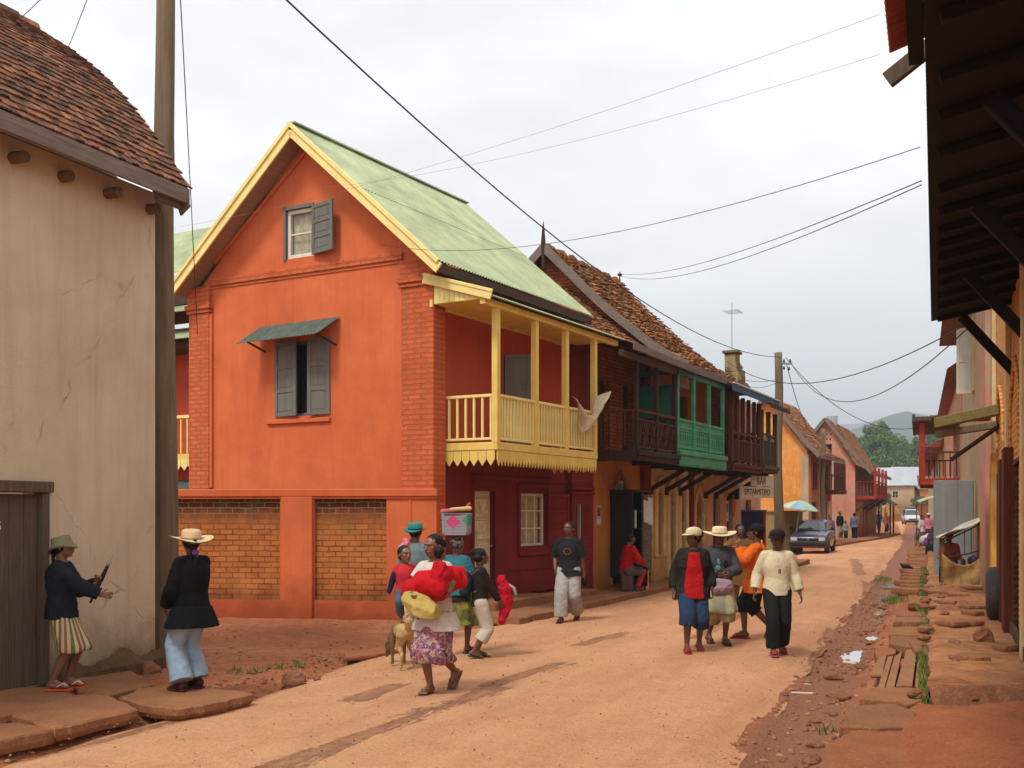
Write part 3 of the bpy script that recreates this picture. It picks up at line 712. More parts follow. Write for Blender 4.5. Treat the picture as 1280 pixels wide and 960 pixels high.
def door(par, ax, u0, u1, z0, z1, d=0, mat='dark_wood', rec=.08, rows=4, leaves=1, name='door', handle=True, fm=None):
    m = MB(); w = (u1 - u0) / leaves
    for k in range(leaves): leaf(m, ax, u0 + w * k, d + rec + .04, z0, z1, w - .006, 0, rows=rows)
    o = m.build(name, M[mat], par, bevel=.003)
    if fm:
        m = MB(); bx(m, ax, u0 - .06, u0, d - .02, d + .05, z0, z1 + .06); bx(m, ax, u1, u1 + .06, d - .02, d + .05, z0, z1 + .06); bx(m, ax, u0, u1, d - .02, d + .05, z1, z1 + .06)
        m.build('door_frame', M[fm], o, bevel=.004)
    if handle:
        m = MB(); c = u1 - .07; m.ell(pt(ax, c, d + rec - .03, z0 + (z1 - z0) * .48), (.022, .022, .022), 8, 6); m.build('handle', M['metal_grey'], o)
    return o
def brackets(par, us, y0, yo, z0, z1, mat='dark_wood', w=.1):
    for u in us:
        m = MB(); m.bar((u, y0 - .02, z0), (u, yo, z1), w, w * 1.2, up=(1, 0, 0)); m.box(u - w, u + w, y0 - .1, y0, z0 - .1, z0); m.bar((u, y0 + .1, z1 + w / 2 + .02), (u, yo - .05, z1 + w / 2 + .02), w, w, up=(0, 0, 1)); m.build('bracket', M[mat], par, bevel=.008)

# ---------------------------------------------------------------- orange corner house
A = Frame((-1.32, 18), math.atan2(.868, .497))
red = fthing('orange_house', 'orange painted corner house with a yellow balcony and pale green sheet roof', 'house', A)
WD, LN, ZE, ZA, TM = 5.55, 5.9, 5.92, 8.58, 2.72
wx = A.rect(345, 431, 413, 518, 'x'); wa = A.rect(358, 262, 390, 318, 'x')
wa = (wa[0], 3.19, 6.42, 7.3)
out = [(0, 0), (WD, 0), (WD, ZE), (TM, ZA - .06), (0, ZE)]
m = MB(); m.wall([(p[0], p[1]) for p in out], [rectp(2.18, 3.44, 3.57, 4.93), rectp(2.55, 3.19, 6.42, 7.3)], (0, 0, 0), (0, 1, 0), (0, 0, 1), (.25, 0, 0))
g = m.build('gable_wall', M['orange'], red)
for t0, t1 in ((-.06, .60), (5.06, WD + .04)):    # painted brick corner piers with capitals
    m = MB(); m.box(-.07, .3, t0, t1, 0, 5.62); m.box(-.10, .3, t0 - .03, t1 + .03, 5.62, 5.69); m.box(-.13, .3, t0 - .06, t1 + .06, 5.69, 5.78); m.box(-.09, .3, t0 - .02, t1 + .02, 5.78, 6.12 if t0 > 0 else 6.06)
    m.build('corner_pier', M['orange_brick'], red, bevel=.01)
m = MB(); m.box(-.045, 0, .60, 5.06, 6.12, 6.25); m.box(-.02, 0, .6, 5.06, 6.06, 6.12)
m.build('string_course', M['orange_brick'], red, bevel=.008)
m = MB()                                          # raised band that follows the gable slope
for a, b in (((4.95, 6.55), (TM, 8.28)), ((.45, 6.5), (TM, 8.28))):
    pa, pb = Vector((-.02, a[0], a[1])), Vector((-.02, b[0], b[1])); m.bar(pa, pb, .06, .07, up=(1, 0, 0))
m.build('gable_moulding', M['orange'], red, bevel=.01)
m = MB(); m.box(-.05, 0, 2.18 - .02, 3.64, 3.44, 3.52); m.build('window_ledge', M['orange'], red, bevel=.01)
w1 = window(red, 'x', 2.18, 3.44, 3.57, 4.93, 0, 'grey_shutter', .1, 1, 1, 'dark', fr=.06, shut=[('l', .16, .46), ('r', .12, .56)], sm='grey_shutter')
m = MB(); m.add([(-0.0, 2.55, 4.85), (.09, 2.9, 4.9), (.09, 2.62, 4.3)], [(0, 1, 2)])
w2 = window(red, 'x', 2.55, 3.19, 6.42, 7.3, 0, 'white_paint', .03, 1, 2, 'glass', curtain=True, shut=[('l', PI - .25, .60)], sm='grey_shutter', fr=.07)
m = MB(); m.box(-.03, .05, 3.19, 3.25, 6.40, 7.36); m.box(-.03, .05, 2.55, 3.25, 7.3, 7.36); m.build('window_surround', M['grey_shutter'], w2)
m = MB(); corr(m, (-.02, 1.95, 5.27), (0, 1.85, -.03), (-.52, .1, -.36), .076, .012); aw = m.build('window_awning', M['rust_awning'], red)
m = MB(); 
for u in (2.05, 3.7): m.bar((-.0, u, 4.78), (-.48, u + .05, 4.93), .03, .03)
m.build('awning_bracket', M['dark_wood'], aw)
m = MB(); m.box(-.05, -.0, 5.0, 5.06, 2.3, 5.6); m.build('corner_joint', M['orange'], red)
# street side
zf = 2.95
m = MB(); m.wall(rectp(0, LN, zf, ZE), [rectp(2.35, 3.5, zf + .02, 4.75)], (0, 0, 0), (1, 0, 0), (0, 0, 1), (0, .25, 0)); m.build('upper_wall', M['red_upper'], red)
m = MB(); m.wall(rectp(0, LN, -.1, zf), [rectp(1.3, 2.02, .3, 2.22), rectp(2.98, 4.0, 1.18, 2.2)], (0, 0, 0), (1, 0, 0), (0, 0, 1), (0, .25, 0)); m.build('ground_wall', M['maroon'], red)
m = MB(); m.box(.0, LN, -.05, 0, .3, .42); m.box(0, .12, -.02, 0, .3, 2.93); m.box(1.2, 4.9, -.03, 0, 2.42, 2.5); m.box(1.22, 1.28, -.035, 0, .42, 2.42); m.box(2.86, 4.12, -.05, 0, 1.0, 1.1); m.box(2.86, 2.93, -.04, 0, 1.1, 2.3); m.box(4.05, 4.12, -.04, 0, 1.1, 2.3); m.box(2.86, 4.12, -.045, 0, 2.3, 2.38)
for z in (.75, 1.1): m.box(.14, 1.2, -.012, 0, z, z + .02); 
m.box(2.1, 5.2, -.012, 0, .72, .74); m.box(4.15, 5.1, -.012, 0, 1.5, 1.52)
m.build('panel_trim', M['maroon'], red, bevel=.006)
m = MB(); m.box(4.9, LN + .0, -.14, 0, 0, 5.4)
for z in (2.2, 2.3, 5.1, 5.2): m.box(4.86, LN, -.19, 0, z, z + .06)
m.build('brick_pilaster', M['maroon_brick'], red, bevel=.01)
door(red, 'y', 1.3, 2.02, .3, 2.22, 0, 'white_paint', .06, 3, 1, fm='maroon')
m = MB()
for k in range(3): m.box(1.42, 1.9, .075, .094, .95 + k * .4, 1.28 + k * .4)
m.build('door_pane', M['curtain'], red)
window(red, 'y', 2.98, 4.0, 1.18, 2.2, 0, 'white_paint', .05, 3, 3, 'glass', curtain=True, sill='maroon', shut=[('r', PI - .12, .75)], sm='maroon')
for u0, u1, mt_ in ((2.35, 2.92, 'white_paint'),):
    window(red, 'y', 2.35, 3.5, zf + .05, 4.75, 0, 'grey_wood', .1, 1, 1, 'dark', shut=[('l', 1.2, .5)], sm='grey_shutter', name='balcony_door')
m = MB(); m.tube([(2.7, -.5, 5.38), (2.7, -.5, 5.15)], .006, 6); m.ell((2.7, -.5, 5.1), (.035, .035, .05)); m.build('hanging_bulb', M['white_paint'], red, smooth=True)
m = MB(); m.box(.05, .32, -.05, -.001, 2.02, 2.27); m.build('meter_box', M['black_paint'], red, bevel=.01)
m = MB(); m.box(5.15, 5.2, -.19, -.141, 1.2, 2.0); m.build('white_strip', M['metal_grey'], red)
# dark interior shell so nothing shows through the openings
m = MB(); m.box(.32, LN - .02, .32, WD - .05, .02, 5.75); m.build('interior', M['dark'], red)
m = MB(); m.box(.27, .31, 2.3, 3.4, 3.5, 5.0); 
# far and back walls
m = MB(); m.box(LN - .01, LN + .02, .25, WD, 0, ZE); m.box(.25, LN, WD - .02, WD + .02, 0, ZE)
m.extr([(LN, 0.0, ZE), (LN, WD, ZE), (LN, TM, ZA - .1)], (.03, 0, 0)); m.build('back_wall', M['orange'], red)
# roof: two corrugated slopes, overhangs, bargeboards, soffits
RX0, RX1 = -.45, 5.3
eR, eL = (-.42, 5.90), (5.72, 6.06); top = (TM - .02, 8.66)
m = MB(); corr(m, (RX0, eR[0], eR[1]), (RX1 - RX0, 0, 0), (0, (top[0] - eR[0]) * .52, (top[1] - eR[1]) * .52), .09, .018); q_ = .5; corr(m, (RX0, eR[0] + (top[0] - eR[0]) * q_, eR[1] + (top[1] - eR[1]) * q_ + .018), (RX1 - RX0, 0, 0), (0, (top[0] - eR[0]) * (1 - q_), (top[1] - eR[1]) * (1 - q_) - .01), .09, .018)
corr(m, (RX1, eL[0], eL[1]), (RX0 - RX1, 0, 0), (0, top[0] - eL[0], top[1] - eL[1]))
m.box(RX0, RX1, top[0] - .09, top[0] + .09, top[1] + .005, top[1] + .03)
rf = m.build('roof', M['green_roof'], red)
m = MB()                                          # yellow bargeboard in two steps
for (y0, z0) in (eR, eL):
    dz = .13
    for off, w_, x in ((0, .17, RX0 - .0), (.11, .07, RX0 - .03)):
        a = Vector((x, y0, z0 - dz + off)); b = Vector((x, top[0], top[1] - dz + off)); m.bar(a, b, .035, w_, up=(0, 0, 1))
m.build('bargeboard', M['yellow_pale'], rf, bevel=.004)
m = MB()
for (y0, z0) in (eR, eL):
    sgn = 1 if y0 > TM else -1
    nrm = Vector((0, -(top[1] - z0), top[0] - y0)).normalized(); nrm = nrm if nrm.z > 0 else -nrm
    a, b = Vector((RX0 + .02, y0, z0)) - nrm * .1, Vector((RX0 + .02, top[0], top[1])) - nrm * .1
    m.extr([a, b, b + Vector((.43, 0, 0)), a + Vector((.43, 0, 0))], -nrm * .02)
m.build('soffit', M['soffit'], rf)
m = MB(); m.bar((RX0, eR[0] + .04, eR[1] - .1), (RX1, eR[0] + .04, eR[1] - .1), .03, .16); m.bar((0, -.12, eR[1] - .2), (RX1, -.12, eR[1] - .2), .22, .2); m.build('eave_board', M['dark_wood_x'], rf, bevel=.004)
# balcony
bal = MB(); bal.box(.38, 4.15, -1.0, -.0, 2.90, 2.97); bal = bal.build('balcony', M['yellow'], red, bevel=.006)
m = MB(); m.box(.33, 4.2, -1.05, -1.0, 2.87, 3.0); m.box(.33, .38, -1.0, 0, 2.87, 3.0); m.box(4.15, 4.2, -1.0, 0, 2.87, 3.0); m.build('edge_beam', M['yellow'], bal, bevel=.008)
m = MB()                                          # pointed valance boards
def valance(m, a, b, n, z0=2.865, z1=2.72, z2=2.61):
    a, b = Vector(a), Vector(b); d = (b - a) / n; nn = d.cross(Vector((0, 0, 1))).normalized() * .018
    for k in range(n):
        p = a + d * (k + .03); q = a + d * (k + .97); c = (p + q) / 2
        pts = [Vector((p.x, p.y, z0)), Vector((q.x, q.y, z0)), Vector((q.x, q.y, z1)), Vector((c.x, c.y, z2)), Vector((p.x, p.y, z1))]
        m.extr(pts, nn)
valance(m, (.36, -1.02, 0), (4.18, -1.02, 0), 36); valance(m, (.36, -.02, 0), (.36, -1.0, 0), 6); valance(m, (4.17, -1.0, 0), (4.17, -.02, 0), 6)
m.build('valance', M['yellow'], bal)
m = MB(); m.box(.36, 4.17, -1.035, -.965, 3.75, 3.8); m.box(.35, .41, -.96, 0, 3.75, 3.8); m.box(4.12, 4.18, -.96, 0, 3.75, 3.8)
m.box(.4, 4.13, -1.02, -.98, 3.04, 3.08); m.box(.36, .4, -.96, 0, 3.04, 3.08); m.build('handrail', M['yellow_pale'], bal, bevel=.006)
m = MB(); m.box(-.055, .055, -.055, .055, 2.99, 5.3); p0 = m.build('post', M['yellow'], bal, bevel=.008)
for i, u in enumerate((.38, 1.72, 2.9, 4.12)):
    o = p0 if i == 0 else p0.copy()
    if i: COL.objects.link(o); o.parent = bal
    o.location = (u, -1.0, 0)
m = MB(); m.box(-.017, .017, -.017, .017, 3.08, 3.75); b0 = m.build('baluster', M['yellow_pale'], bal)
sp = [(.38 + .075 + (3.74 - .09) * k / 34, -1.0) for k in range(34)] + [(.38, -.08 - .165 * k) for k in range(6)] + [(4.15, -.08 - .165 * k) for k in range(6)]
for i, (x, y) in enumerate(sp):
    o = b0 if i == 0 else b0.copy()
    if i: COL.objects.link(o); o.parent = bal
    o.location = (x, y, 0); o.rotation_euler = (0, 0, random.uniform(-.1, .1))
# balcony roof
m = MB(); corr(m, (-.12, -1.22, 5.32), (5.25, 0, 0), (0, 1.2, .36)); br = m.build('balcony_roof', M['green_roof'], red)
m = MB(); m.bar((-.13, -1.22, 5.33), (-.13, .1, 5.73), .03, .17); m.bar((-.145, -1.24, 5.385), (-.145, .1, 5.785), .03, .05); m.build('bargeboard', M['yellow_pale'], br, bevel=.004)
m = MB(); m.box(-.1, 5.1, -1.08, -.98, 5.2, 5.31); m.box(-.1, 5.1, -.06, .0, 5.24, 5.36); m.box(-.08, 5.1, -.97, -.07, 5.285, 5.30); m.build('beam', M['yellow'], br, bevel=.005)
m = MB()
for k in range(9):
    y = -.08 - k * .1; m.extr([(-.08, y, 5.3), (-.08, y - .094, 5.3), (-.08, y - .094, 5.66 + (y - .094) * .3), (-.08, y, 5.66 + y * .3)], (.02, 0, 0))
m.build('end_board', M['yellow_pale'], br)
# steps to the street
m = MB(); m.box(1.0, 3.2, -.62, .0, 0, .29); m.box(3.2, 5.4, -.5, 0, 0, .24); m.build('doorstep', M['slab'], red, bevel=.02)
# washing over the rail
def cloth(name, grid, mat, thick=.012):
    n, k = len(grid), len(grid[0]); m = MB(); m.add([p for r in grid for p in r], [(i * k + j, i * k + j + 1, (i + 1) * k + j + 1, (i + 1) * k + j) for i in range(n - 1) for j in range(k - 1)])
    o = m.build(name, mat, smooth=True); s = o.modifiers.new('solid', 'SOLIDIFY'); s.thickness = thick; return o
M['cloth_white'] = plain('off_white_cloth', 'bda987', .9, .15, 9, .4, 18)
def Y_(y): return G(640, 700, 0) * 0 + Vector((0, y, 0))
c0, c1, c2, c3 = A.w(2.85, -1.12, 3.98), A.w(4.35, -1.2, 4.2), A.w(3.9, -1.12, 3.6), A.w(3.1, -1.1, 3.2)
gr = []
for i in range(12):
    u = i / 11; row = []
    for j in range(8):
        v = j / 7; a = c0.lerp(c1, u); a.z -= math.sin(PI * u) * .42 * (1 if u < .8 else .9)
        b = c3.lerp(c2, u); p = a.lerp(b, v) + A.y * (-.05 - .05 * math.sin(u * 9 + v * 3)); p.z += .02 * math.sin(v * 11 + u * 5)
        p.z = max(p.z, a.z - .42 * v * (.35 + math.sin(PI * u))); row.append(p)
    gr.append(row)
tag(cloth('hanging_cloth', gr, M['cloth_white']), 'off-white cloth hung over the yellow balcony rail', 'cloth')

# rear wing behind, seen between the pole and the gable
Aw = Frame(A.w(0.6, 5.65), A.a)
Aw = Frame(A.w(1.6, 5.62), A.a)
wing = fthing('rear_wing_house', 'rear house with a green sheet roof and a small yellow balcony, behind the wooden pole', 'house', Aw)
m = MB(); m.box(0, 4, 0, 5, 0, 5.6); m.build('wall', M['red_upper'], wing)
m = MB(); corr(m, (-.3, -.1, 6.9), (0, 4.5, 0), (1.9, 0, 1.5)); corr(m, (-.75, -.1, 5.95), (0, 4.5, 0), (.6, 0, .28)); corr(m, (-.95, .1, 5.35), (0, 4.5, 0), (1.0, 0, .42)); m.build('roof', M['green_roof'], wing)
m = MB(); m.box(-.3, 1.4, 0, 5, 6.2, 6.8); m.box(-.7, 0, .1, 5, 5.2, 5.34); m.build('eave_board', M['dark_wood_x'], wing)
m = MB(); m.box(-.8, 0, .1, 3, 2.9, 3.02); wb = m.build('balcony', M['yellow'], wing)
m = MB(); m.box(-.82, -.76, .1, 3, 3.75, 3.81); m.build('handrail', M['yellow_pale'], wb)
m = MB(); m.box(-.805, -.775, -.015, .015, 3.02, 3.75); b1 = m.build('baluster', M['yellow_pale'], wb); b1.location = (0, .2, 0)
for k in range(1, 16):
    o = b1.copy(); COL.objects.link(o); o.location = (0, .2 + k * .18, 0)
m = MB()
for k in range(14):
    y = .1 + k * .2; m.extr([(-.81, y, 2.9), (-.81, y + .19, 2.9), (-.81, y + .19, 2.78), (-.81, y + .095, 2.68), (-.81, y, 2.78)], (.02, 0, 0))
m.build('valance', M['yellow_pale'], wb)
m = MB(); corr(m, (-1.2, .3, 2.2), (0, 1.8, 0), (.7, 0, .3)); m.build('lean_to_roof', M['rust_awning'], wing)

# ---------------------------------------------------------------- boundary wall with brick panels
Wf = Frame((-1.25, 17.86), PI + math.atan2(-.7, 5.6))     # x runs left, facing the camera
bw = fthing('boundary_wall', 'low orange boundary wall with two recessed panels of bare brick', 'wall', Wf)
def wu(px): return Wf.hit(px, 700, 'y')[0]
m = MB(); L_ = 7.6; p1 = (wu(483), wu(393)); p2 = (wu(350), L_ - .4)
m.wall(rectp(0, L_, -.1, 2.15), [rectp(p1[0], p1[1], .36, 2.1), rectp(p2[0], p2[1], .36, 2.1)], (0, 0, 0), (1, 0, 0), (0, 0, 1), (0, -.22, 0)); m.build('wall_body', M['orange'], bw)
m = MB(); m.box(-.02, L_, -.26, .05, 2.1, 2.23); m.box(-.02, L_, -.22, .03, 2.06, 2.1); m.build('coping', M['orange'], bw, bevel=.012)
m = MB(); m.box(wu(392) + .01, wu(352), 0, .05, -.08, 2.1); m.box(.42, .47, 0, .02, 0, 2.06); m.build('pier', M['orange'], bw, bevel=.01)
def panel_mat():
    t = NT('bare_brick_panel'); v = t.tc.outputs['Object']; wv = t.wallvec(); b = t.n('ShaderNodeTexBrick')
    q = t.sep(wv); t.l(t.comb(t.math('ADD', q[0], t.math('MULTIPLY', t.noise(v, 5, 3), .03)), t.math('ADD', q[1], t.math('MULTIPLY', t.noise(v, 3, 3), .035))), b.inputs['Vector'])
    b.inputs['Scale'].default_value = 1; b.inputs['Brick Width'].default_value = .225; b.inputs['Row Height'].default_value = .092; b.inputs['Mortar Size'].default_value = .011; b.inputs['Mortar Smooth'].default_value = .3
    b.inputs['Color1'].default_value = hx('b9703a'); b.inputs['Color2'].default_value = hx('a25c30'); b.inputs['Mortar'].default_value = hx('7a3f22')
    c = t.mix(t.ramp(t.noise(v, 2.5, 7), (.4, 0), (.7, .5)), b.outputs['Color'], hx('c98548'))
    z = t.sep(v)[2]; n = t.math('MULTIPLY', t.math('SUBTRACT', t.noise(v, 2.6, 8, .7), .5), .9)
    up = t.ramp(t.math('ADD', t.math('DIVIDE', t.math('SUBTRACT', z, 1.5), .55), n), (.1, 0), (.75, .9))
    c = t.mix(up, c, t.mix(b.outputs['Fac'], hx('4a2a1e'), hx('8d7055')))
    lo = t.ramp(t.math('ADD', t.math('DIVIDE', z, .8), n), (.35, .75), (.85, 0)); c = t.mix(lo, c, hx('5c3d26'))
    gr = t.ramp(t.noise(v, 1.8, 8, .7), (.56, 0), (.68, .6)); c = t.mix(gr, c, hx('6d6838'))
    t.col(c); t.b.inputs['Roughness'].default_value = .92; t.b.inputs['Specular IOR Level'].default_value = .15
    t.bump(t.math('SUBTRACT', t.math('MULTIPLY', t.noise(v, 30, 6, .7), .4), b.outputs['Fac']), .8, .015); return t.m
PM = panel_mat()
for a, b in (p1, p2):
    m = MB(); m.box(a, b, -.12, -.06, .36, 2.06); m.build('brick_panel', PM, bw)

# ---------------------------------------------------------------- beige house at the left
Lh = Frame((-4.09, 12.4), math.atan2(1, .407))
gh = fthing('beige_house', 'beige plastered house with a clay tile roof and grey plank door at the left edge', 'house', Lh)
X0 = -9.0
dr = (-3.1, -1.6, .12, 2.05)
m = MB(); m.wall(rectp(X0, 0, -.1, 5.52), [rectp(*dr)], (0, 0, 0), (1, 0, 0), (0, 0, 1), (0, .35, 0)); m.box(-.35, 0, .35, 4.2, -.1, 5.25); m.extr([(-.35, 0, 5.25), (-.35, 4.4, 5.25), (-.35, 2.1, 7.2)], (.35, 0, 0)); m.build('wall', M['grey_plaster'], gh, bevel=.02)
m = MB(); K = 60
vs = []
for i in range(K + 1):
    x = -1.5 + 1.55 * i / K
    for z, d in ((-.15, .16), (.18, .12), (.30 + .12 * fbm(x, 0, 0, 2.4, 4), .02)):
        vs.append((x, -d * (1 + .9 * fbm(x, z, 0, 3, 4)) - .01, z))
m.add(vs, [(i * 3 + j, (i + 1) * 3 + j, (i + 1) * 3 + j + 1, i * 3 + j + 1) for i in range(K) for j in range(2)]); m.build('rough_plinth', M['rough_stone'], gh)
m = MB(); n = 8
for k in range(n): 
    a = dr[0] + (dr[1] - .1 - dr[0]) * k / n; m.box(a, a + (dr[1] - .1 - dr[0]) / n - .006, .03 + random.uniform(0, .012), .07, dr[2], dr[3] - .02)
d1 = m.build('plank_door', M['grey_wood'], gh, bevel=.003)
m = MB(); m.box(-2.42, -2.25, -.01, .028, 1.12, 1.15); m.tube([(-2.30, -.01, 1.12), (-2.30, -.015, 1.06)], .012, 6); m.build('brass_bolt', plain('brass', 'c08a30', .4, .1, 5, 0, metal=.6), d1)
m = MB(); m.box(dr[0] - .2, dr[1] + .03, -.06, .1, dr[3], dr[3] + .11); m.box(dr[1] - .09, dr[1], -.03, .1, dr[2], dr[3] - .005); m.build('door_frame', M['grey_wood'], gh, bevel=.006)
def text(name, body, size, mat, parent=None, ext=.002, loc=(0, 0, 0), rot=(PI / 2, 0, 0), label=None, cat=None, align='CENTER'):
    c = bpy.data.curves.new(name, 'FONT'); c.body = body; c.size = size; c.extrude = ext; c.align_x = align; c.align_y = 'CENTER'; c.materials.append(mat)
    o = bpy.data.objects.new(name, c); COL.objects.link(o); o.location = loc; o.rotation_euler = rot
    dg = bpy.context.evaluated_depsgraph_get(); me = bpy.data.meshes.new_from_object(o.evaluated_get(dg)); me.name = name
    q = bpy.data.objects.new(name, me); COL.objects.link(q); q.location = loc; q.rotation_euler = rot; q.parent = parent
    bpy.data.objects.remove(o)
    if label: tag(q, label, cat)
    return q
text('painted_letter', 'G', .12, M['white_paint'], d1, loc=(-2.2, .02, 1.72))
def rp(u, v):                                     # roof surface: gently convex tiled slope
    t = v / 3.25; x = X0 + u; y = -.36 + 2.16 * t; z = 5.56 + 2.11 * (t + .12 * math.sin(PI * t)) + .03 * math.sin(u * 1.7) * t
    return Vector((x + .0, y, z))
m = MB(); tiles(m, rp, -X0 + .17, 3.25, .10, .1, jit=.13, thick=.022)
rf = m.build('roof', M['tile'], gh)
m = MB(); k = 12; vs = []
for i in range(k + 1):
    for u in (0, -X0 + .16): vs.append(rp(u, 3.25 * i / k) - Vector((0, 0, .03)))
m.add(vs, [(2 * i, 2 * i + 1, 2 * i + 3, 2 * i + 2) for i in range(k)]); m.add([(X0, 1.8, 7.64), (.16, 1.8, 7.64), (.16, 4.2, 5.4), (X0, 4.2, 5.4)], [(0, 1, 2, 3)]); m.build('roof_underlay', M['dark_wood_x'], rf)
m = MB()
for i in range(30): 
    x = -.05 - i * .3 - .3; m.tube([(x, 1.8, 7.66 + .015 * math.sin(i * 2.1)), (x + .33, 1.8, 7.685 + .015 * math.sin(i * 2.1))], [.1, .085], 8)
m.build('ridge_tile', M['tile'], rf)
m = MB(); m.bar((X0, -.37, 5.46), (.12, -.37, 5.46), .035, .2, h1=.17); m.bar((.1, -.37, 5.44), (.15, -.2, 5.36), .03, .22); m.build('fascia', M['fascia_grey'], rf, bevel=.005)
m = MB(); m.box(-.3, .1, -.3, -.23, 5.33, 5.42); m.build('fascia_offcut', M['fascia_grey'], rf)
for k, x in enumerate((-.12, -.78, -1.42, -2.05, -2.7, -3.4, -4.1)):
    m = MB(); m.tube([(x, .2, 5.30), (x, -.13 - .05 * (k % 2), 5.29)], .058, 10); m.build('beam_end', M['log'], gh)
m = MB(); m.extr([(.1, -.34, 5.52), (.1, .7, 6.72), (.1, 1.8, 7.62), (.1, 4.2, 5.35), (.1, 4.15, 5.25), (.1, 1.8, 7.4), (.1, .7, 6.52), (.1, -.32, 5.38)], (.04, 0, 0)); m.build('verge_board', M['dark_wood_x'], rf)

# ---------------------------------------------------------------- wooden utility pole, left
pl = thing('utility_pole', 'thick weathered wooden pole beside the beige house, behind the woman in the black coat', 'utility pole', (-4.28, 13.3, 0))
m = MB(); pts = [(.02 * math.sin(z * .9), .01 * math.cos(z), z) for z in [i * .4 - .3 for i in range(26)]]; m.smooth = True
m.tube(pts, [.162 - .0024 * i + (.012 if i == 16 else 0) for i in range(26)], 14); m.build('pole_shaft', M['pole_wood'], pl)
m = MB(); m.box(-.3, -.18, .02, .1, .5, 1.5); 
# ================================================================ the row up the left side
def roof_solid(m, poly, th): m.extr(poly, (0, 0, -th))
def hipped(m, x0, x1, y0, y1, ze, yr, zr, xr0=None, xr1=None):
    xr0 = x0 if xr0 is None else xr0; xr1 = x1 if xr1 is None else xr1
    m.add([(x0, y0, ze), (x1, y0, ze), (x1, y1, ze), (x0, y1, ze), (xr0, yr, zr), (xr1, yr, zr)], [(0, 1, 5, 4), (2, 3, 4, 5), (0, 4, 3), (1, 2, 5), (3, 2, 1, 0)])
# --- second house: ochre wall, arched doorway, brown timber balcony
B = Frame((1.63, 23.15), math.atan2(1, .548)); LB = 3.37
hb = fthing('ochre_house', 'ochre house with a dark brown timber balcony, next to the orange corner house', 'house', B)
m = MB(); ar = arch(1.25, 2.25, .2, 2.72, .7, 12, True)
m.wall(rectp(0, LB, -.1, 2.98), [ar], (0, 0, 0), (1, 0, 0), (0, 0, 1), (0, .3, 0)); m.build('ground_wall', M['ochre'], hb)
m = MB(); m.wall(rectp(0, LB, 2.98, 5.75), [rectp(.55, 1.15, 3.05, 4.8), rectp(1.9, 2.5, 3.05, 4.8)], (0, 0, 0), (1, 0, 0), (0, 0, 1), (0, .25, 0)); m.build('upper_wall', M['old_brick'], hb)
m = MB(); m.box(2.95, 3.37, -.12, 0, 0, 5.4); m.build('brick_pilaster', M['maroon_brick'], hb, bevel=.01)
m = MB(); m.box(0, .22, -.06, 0, 0, 2.9); m.build('painted_edge', M['amber_red'], hb)
m = MB(); pp = [Vector((a, -.02, b)) for a, b in arch(1.2, 2.3, .2, 2.78, .72, 12, True)]; m.tube(pp[1:] + [pp[0]], .045, 6); m.build('arch_moulding', M['amber_red'], hb)
m = MB(); m.box(.05, LB - .05, .3, 5, 0, 5.6); m.build('interior', M['dark'], hb)
for u in (.55, 1.9): door(hb, 'y', u, u + .6, 3.05, 4.8, 0, 'dark_wood', .1, 3, 2, name='balcony_door')
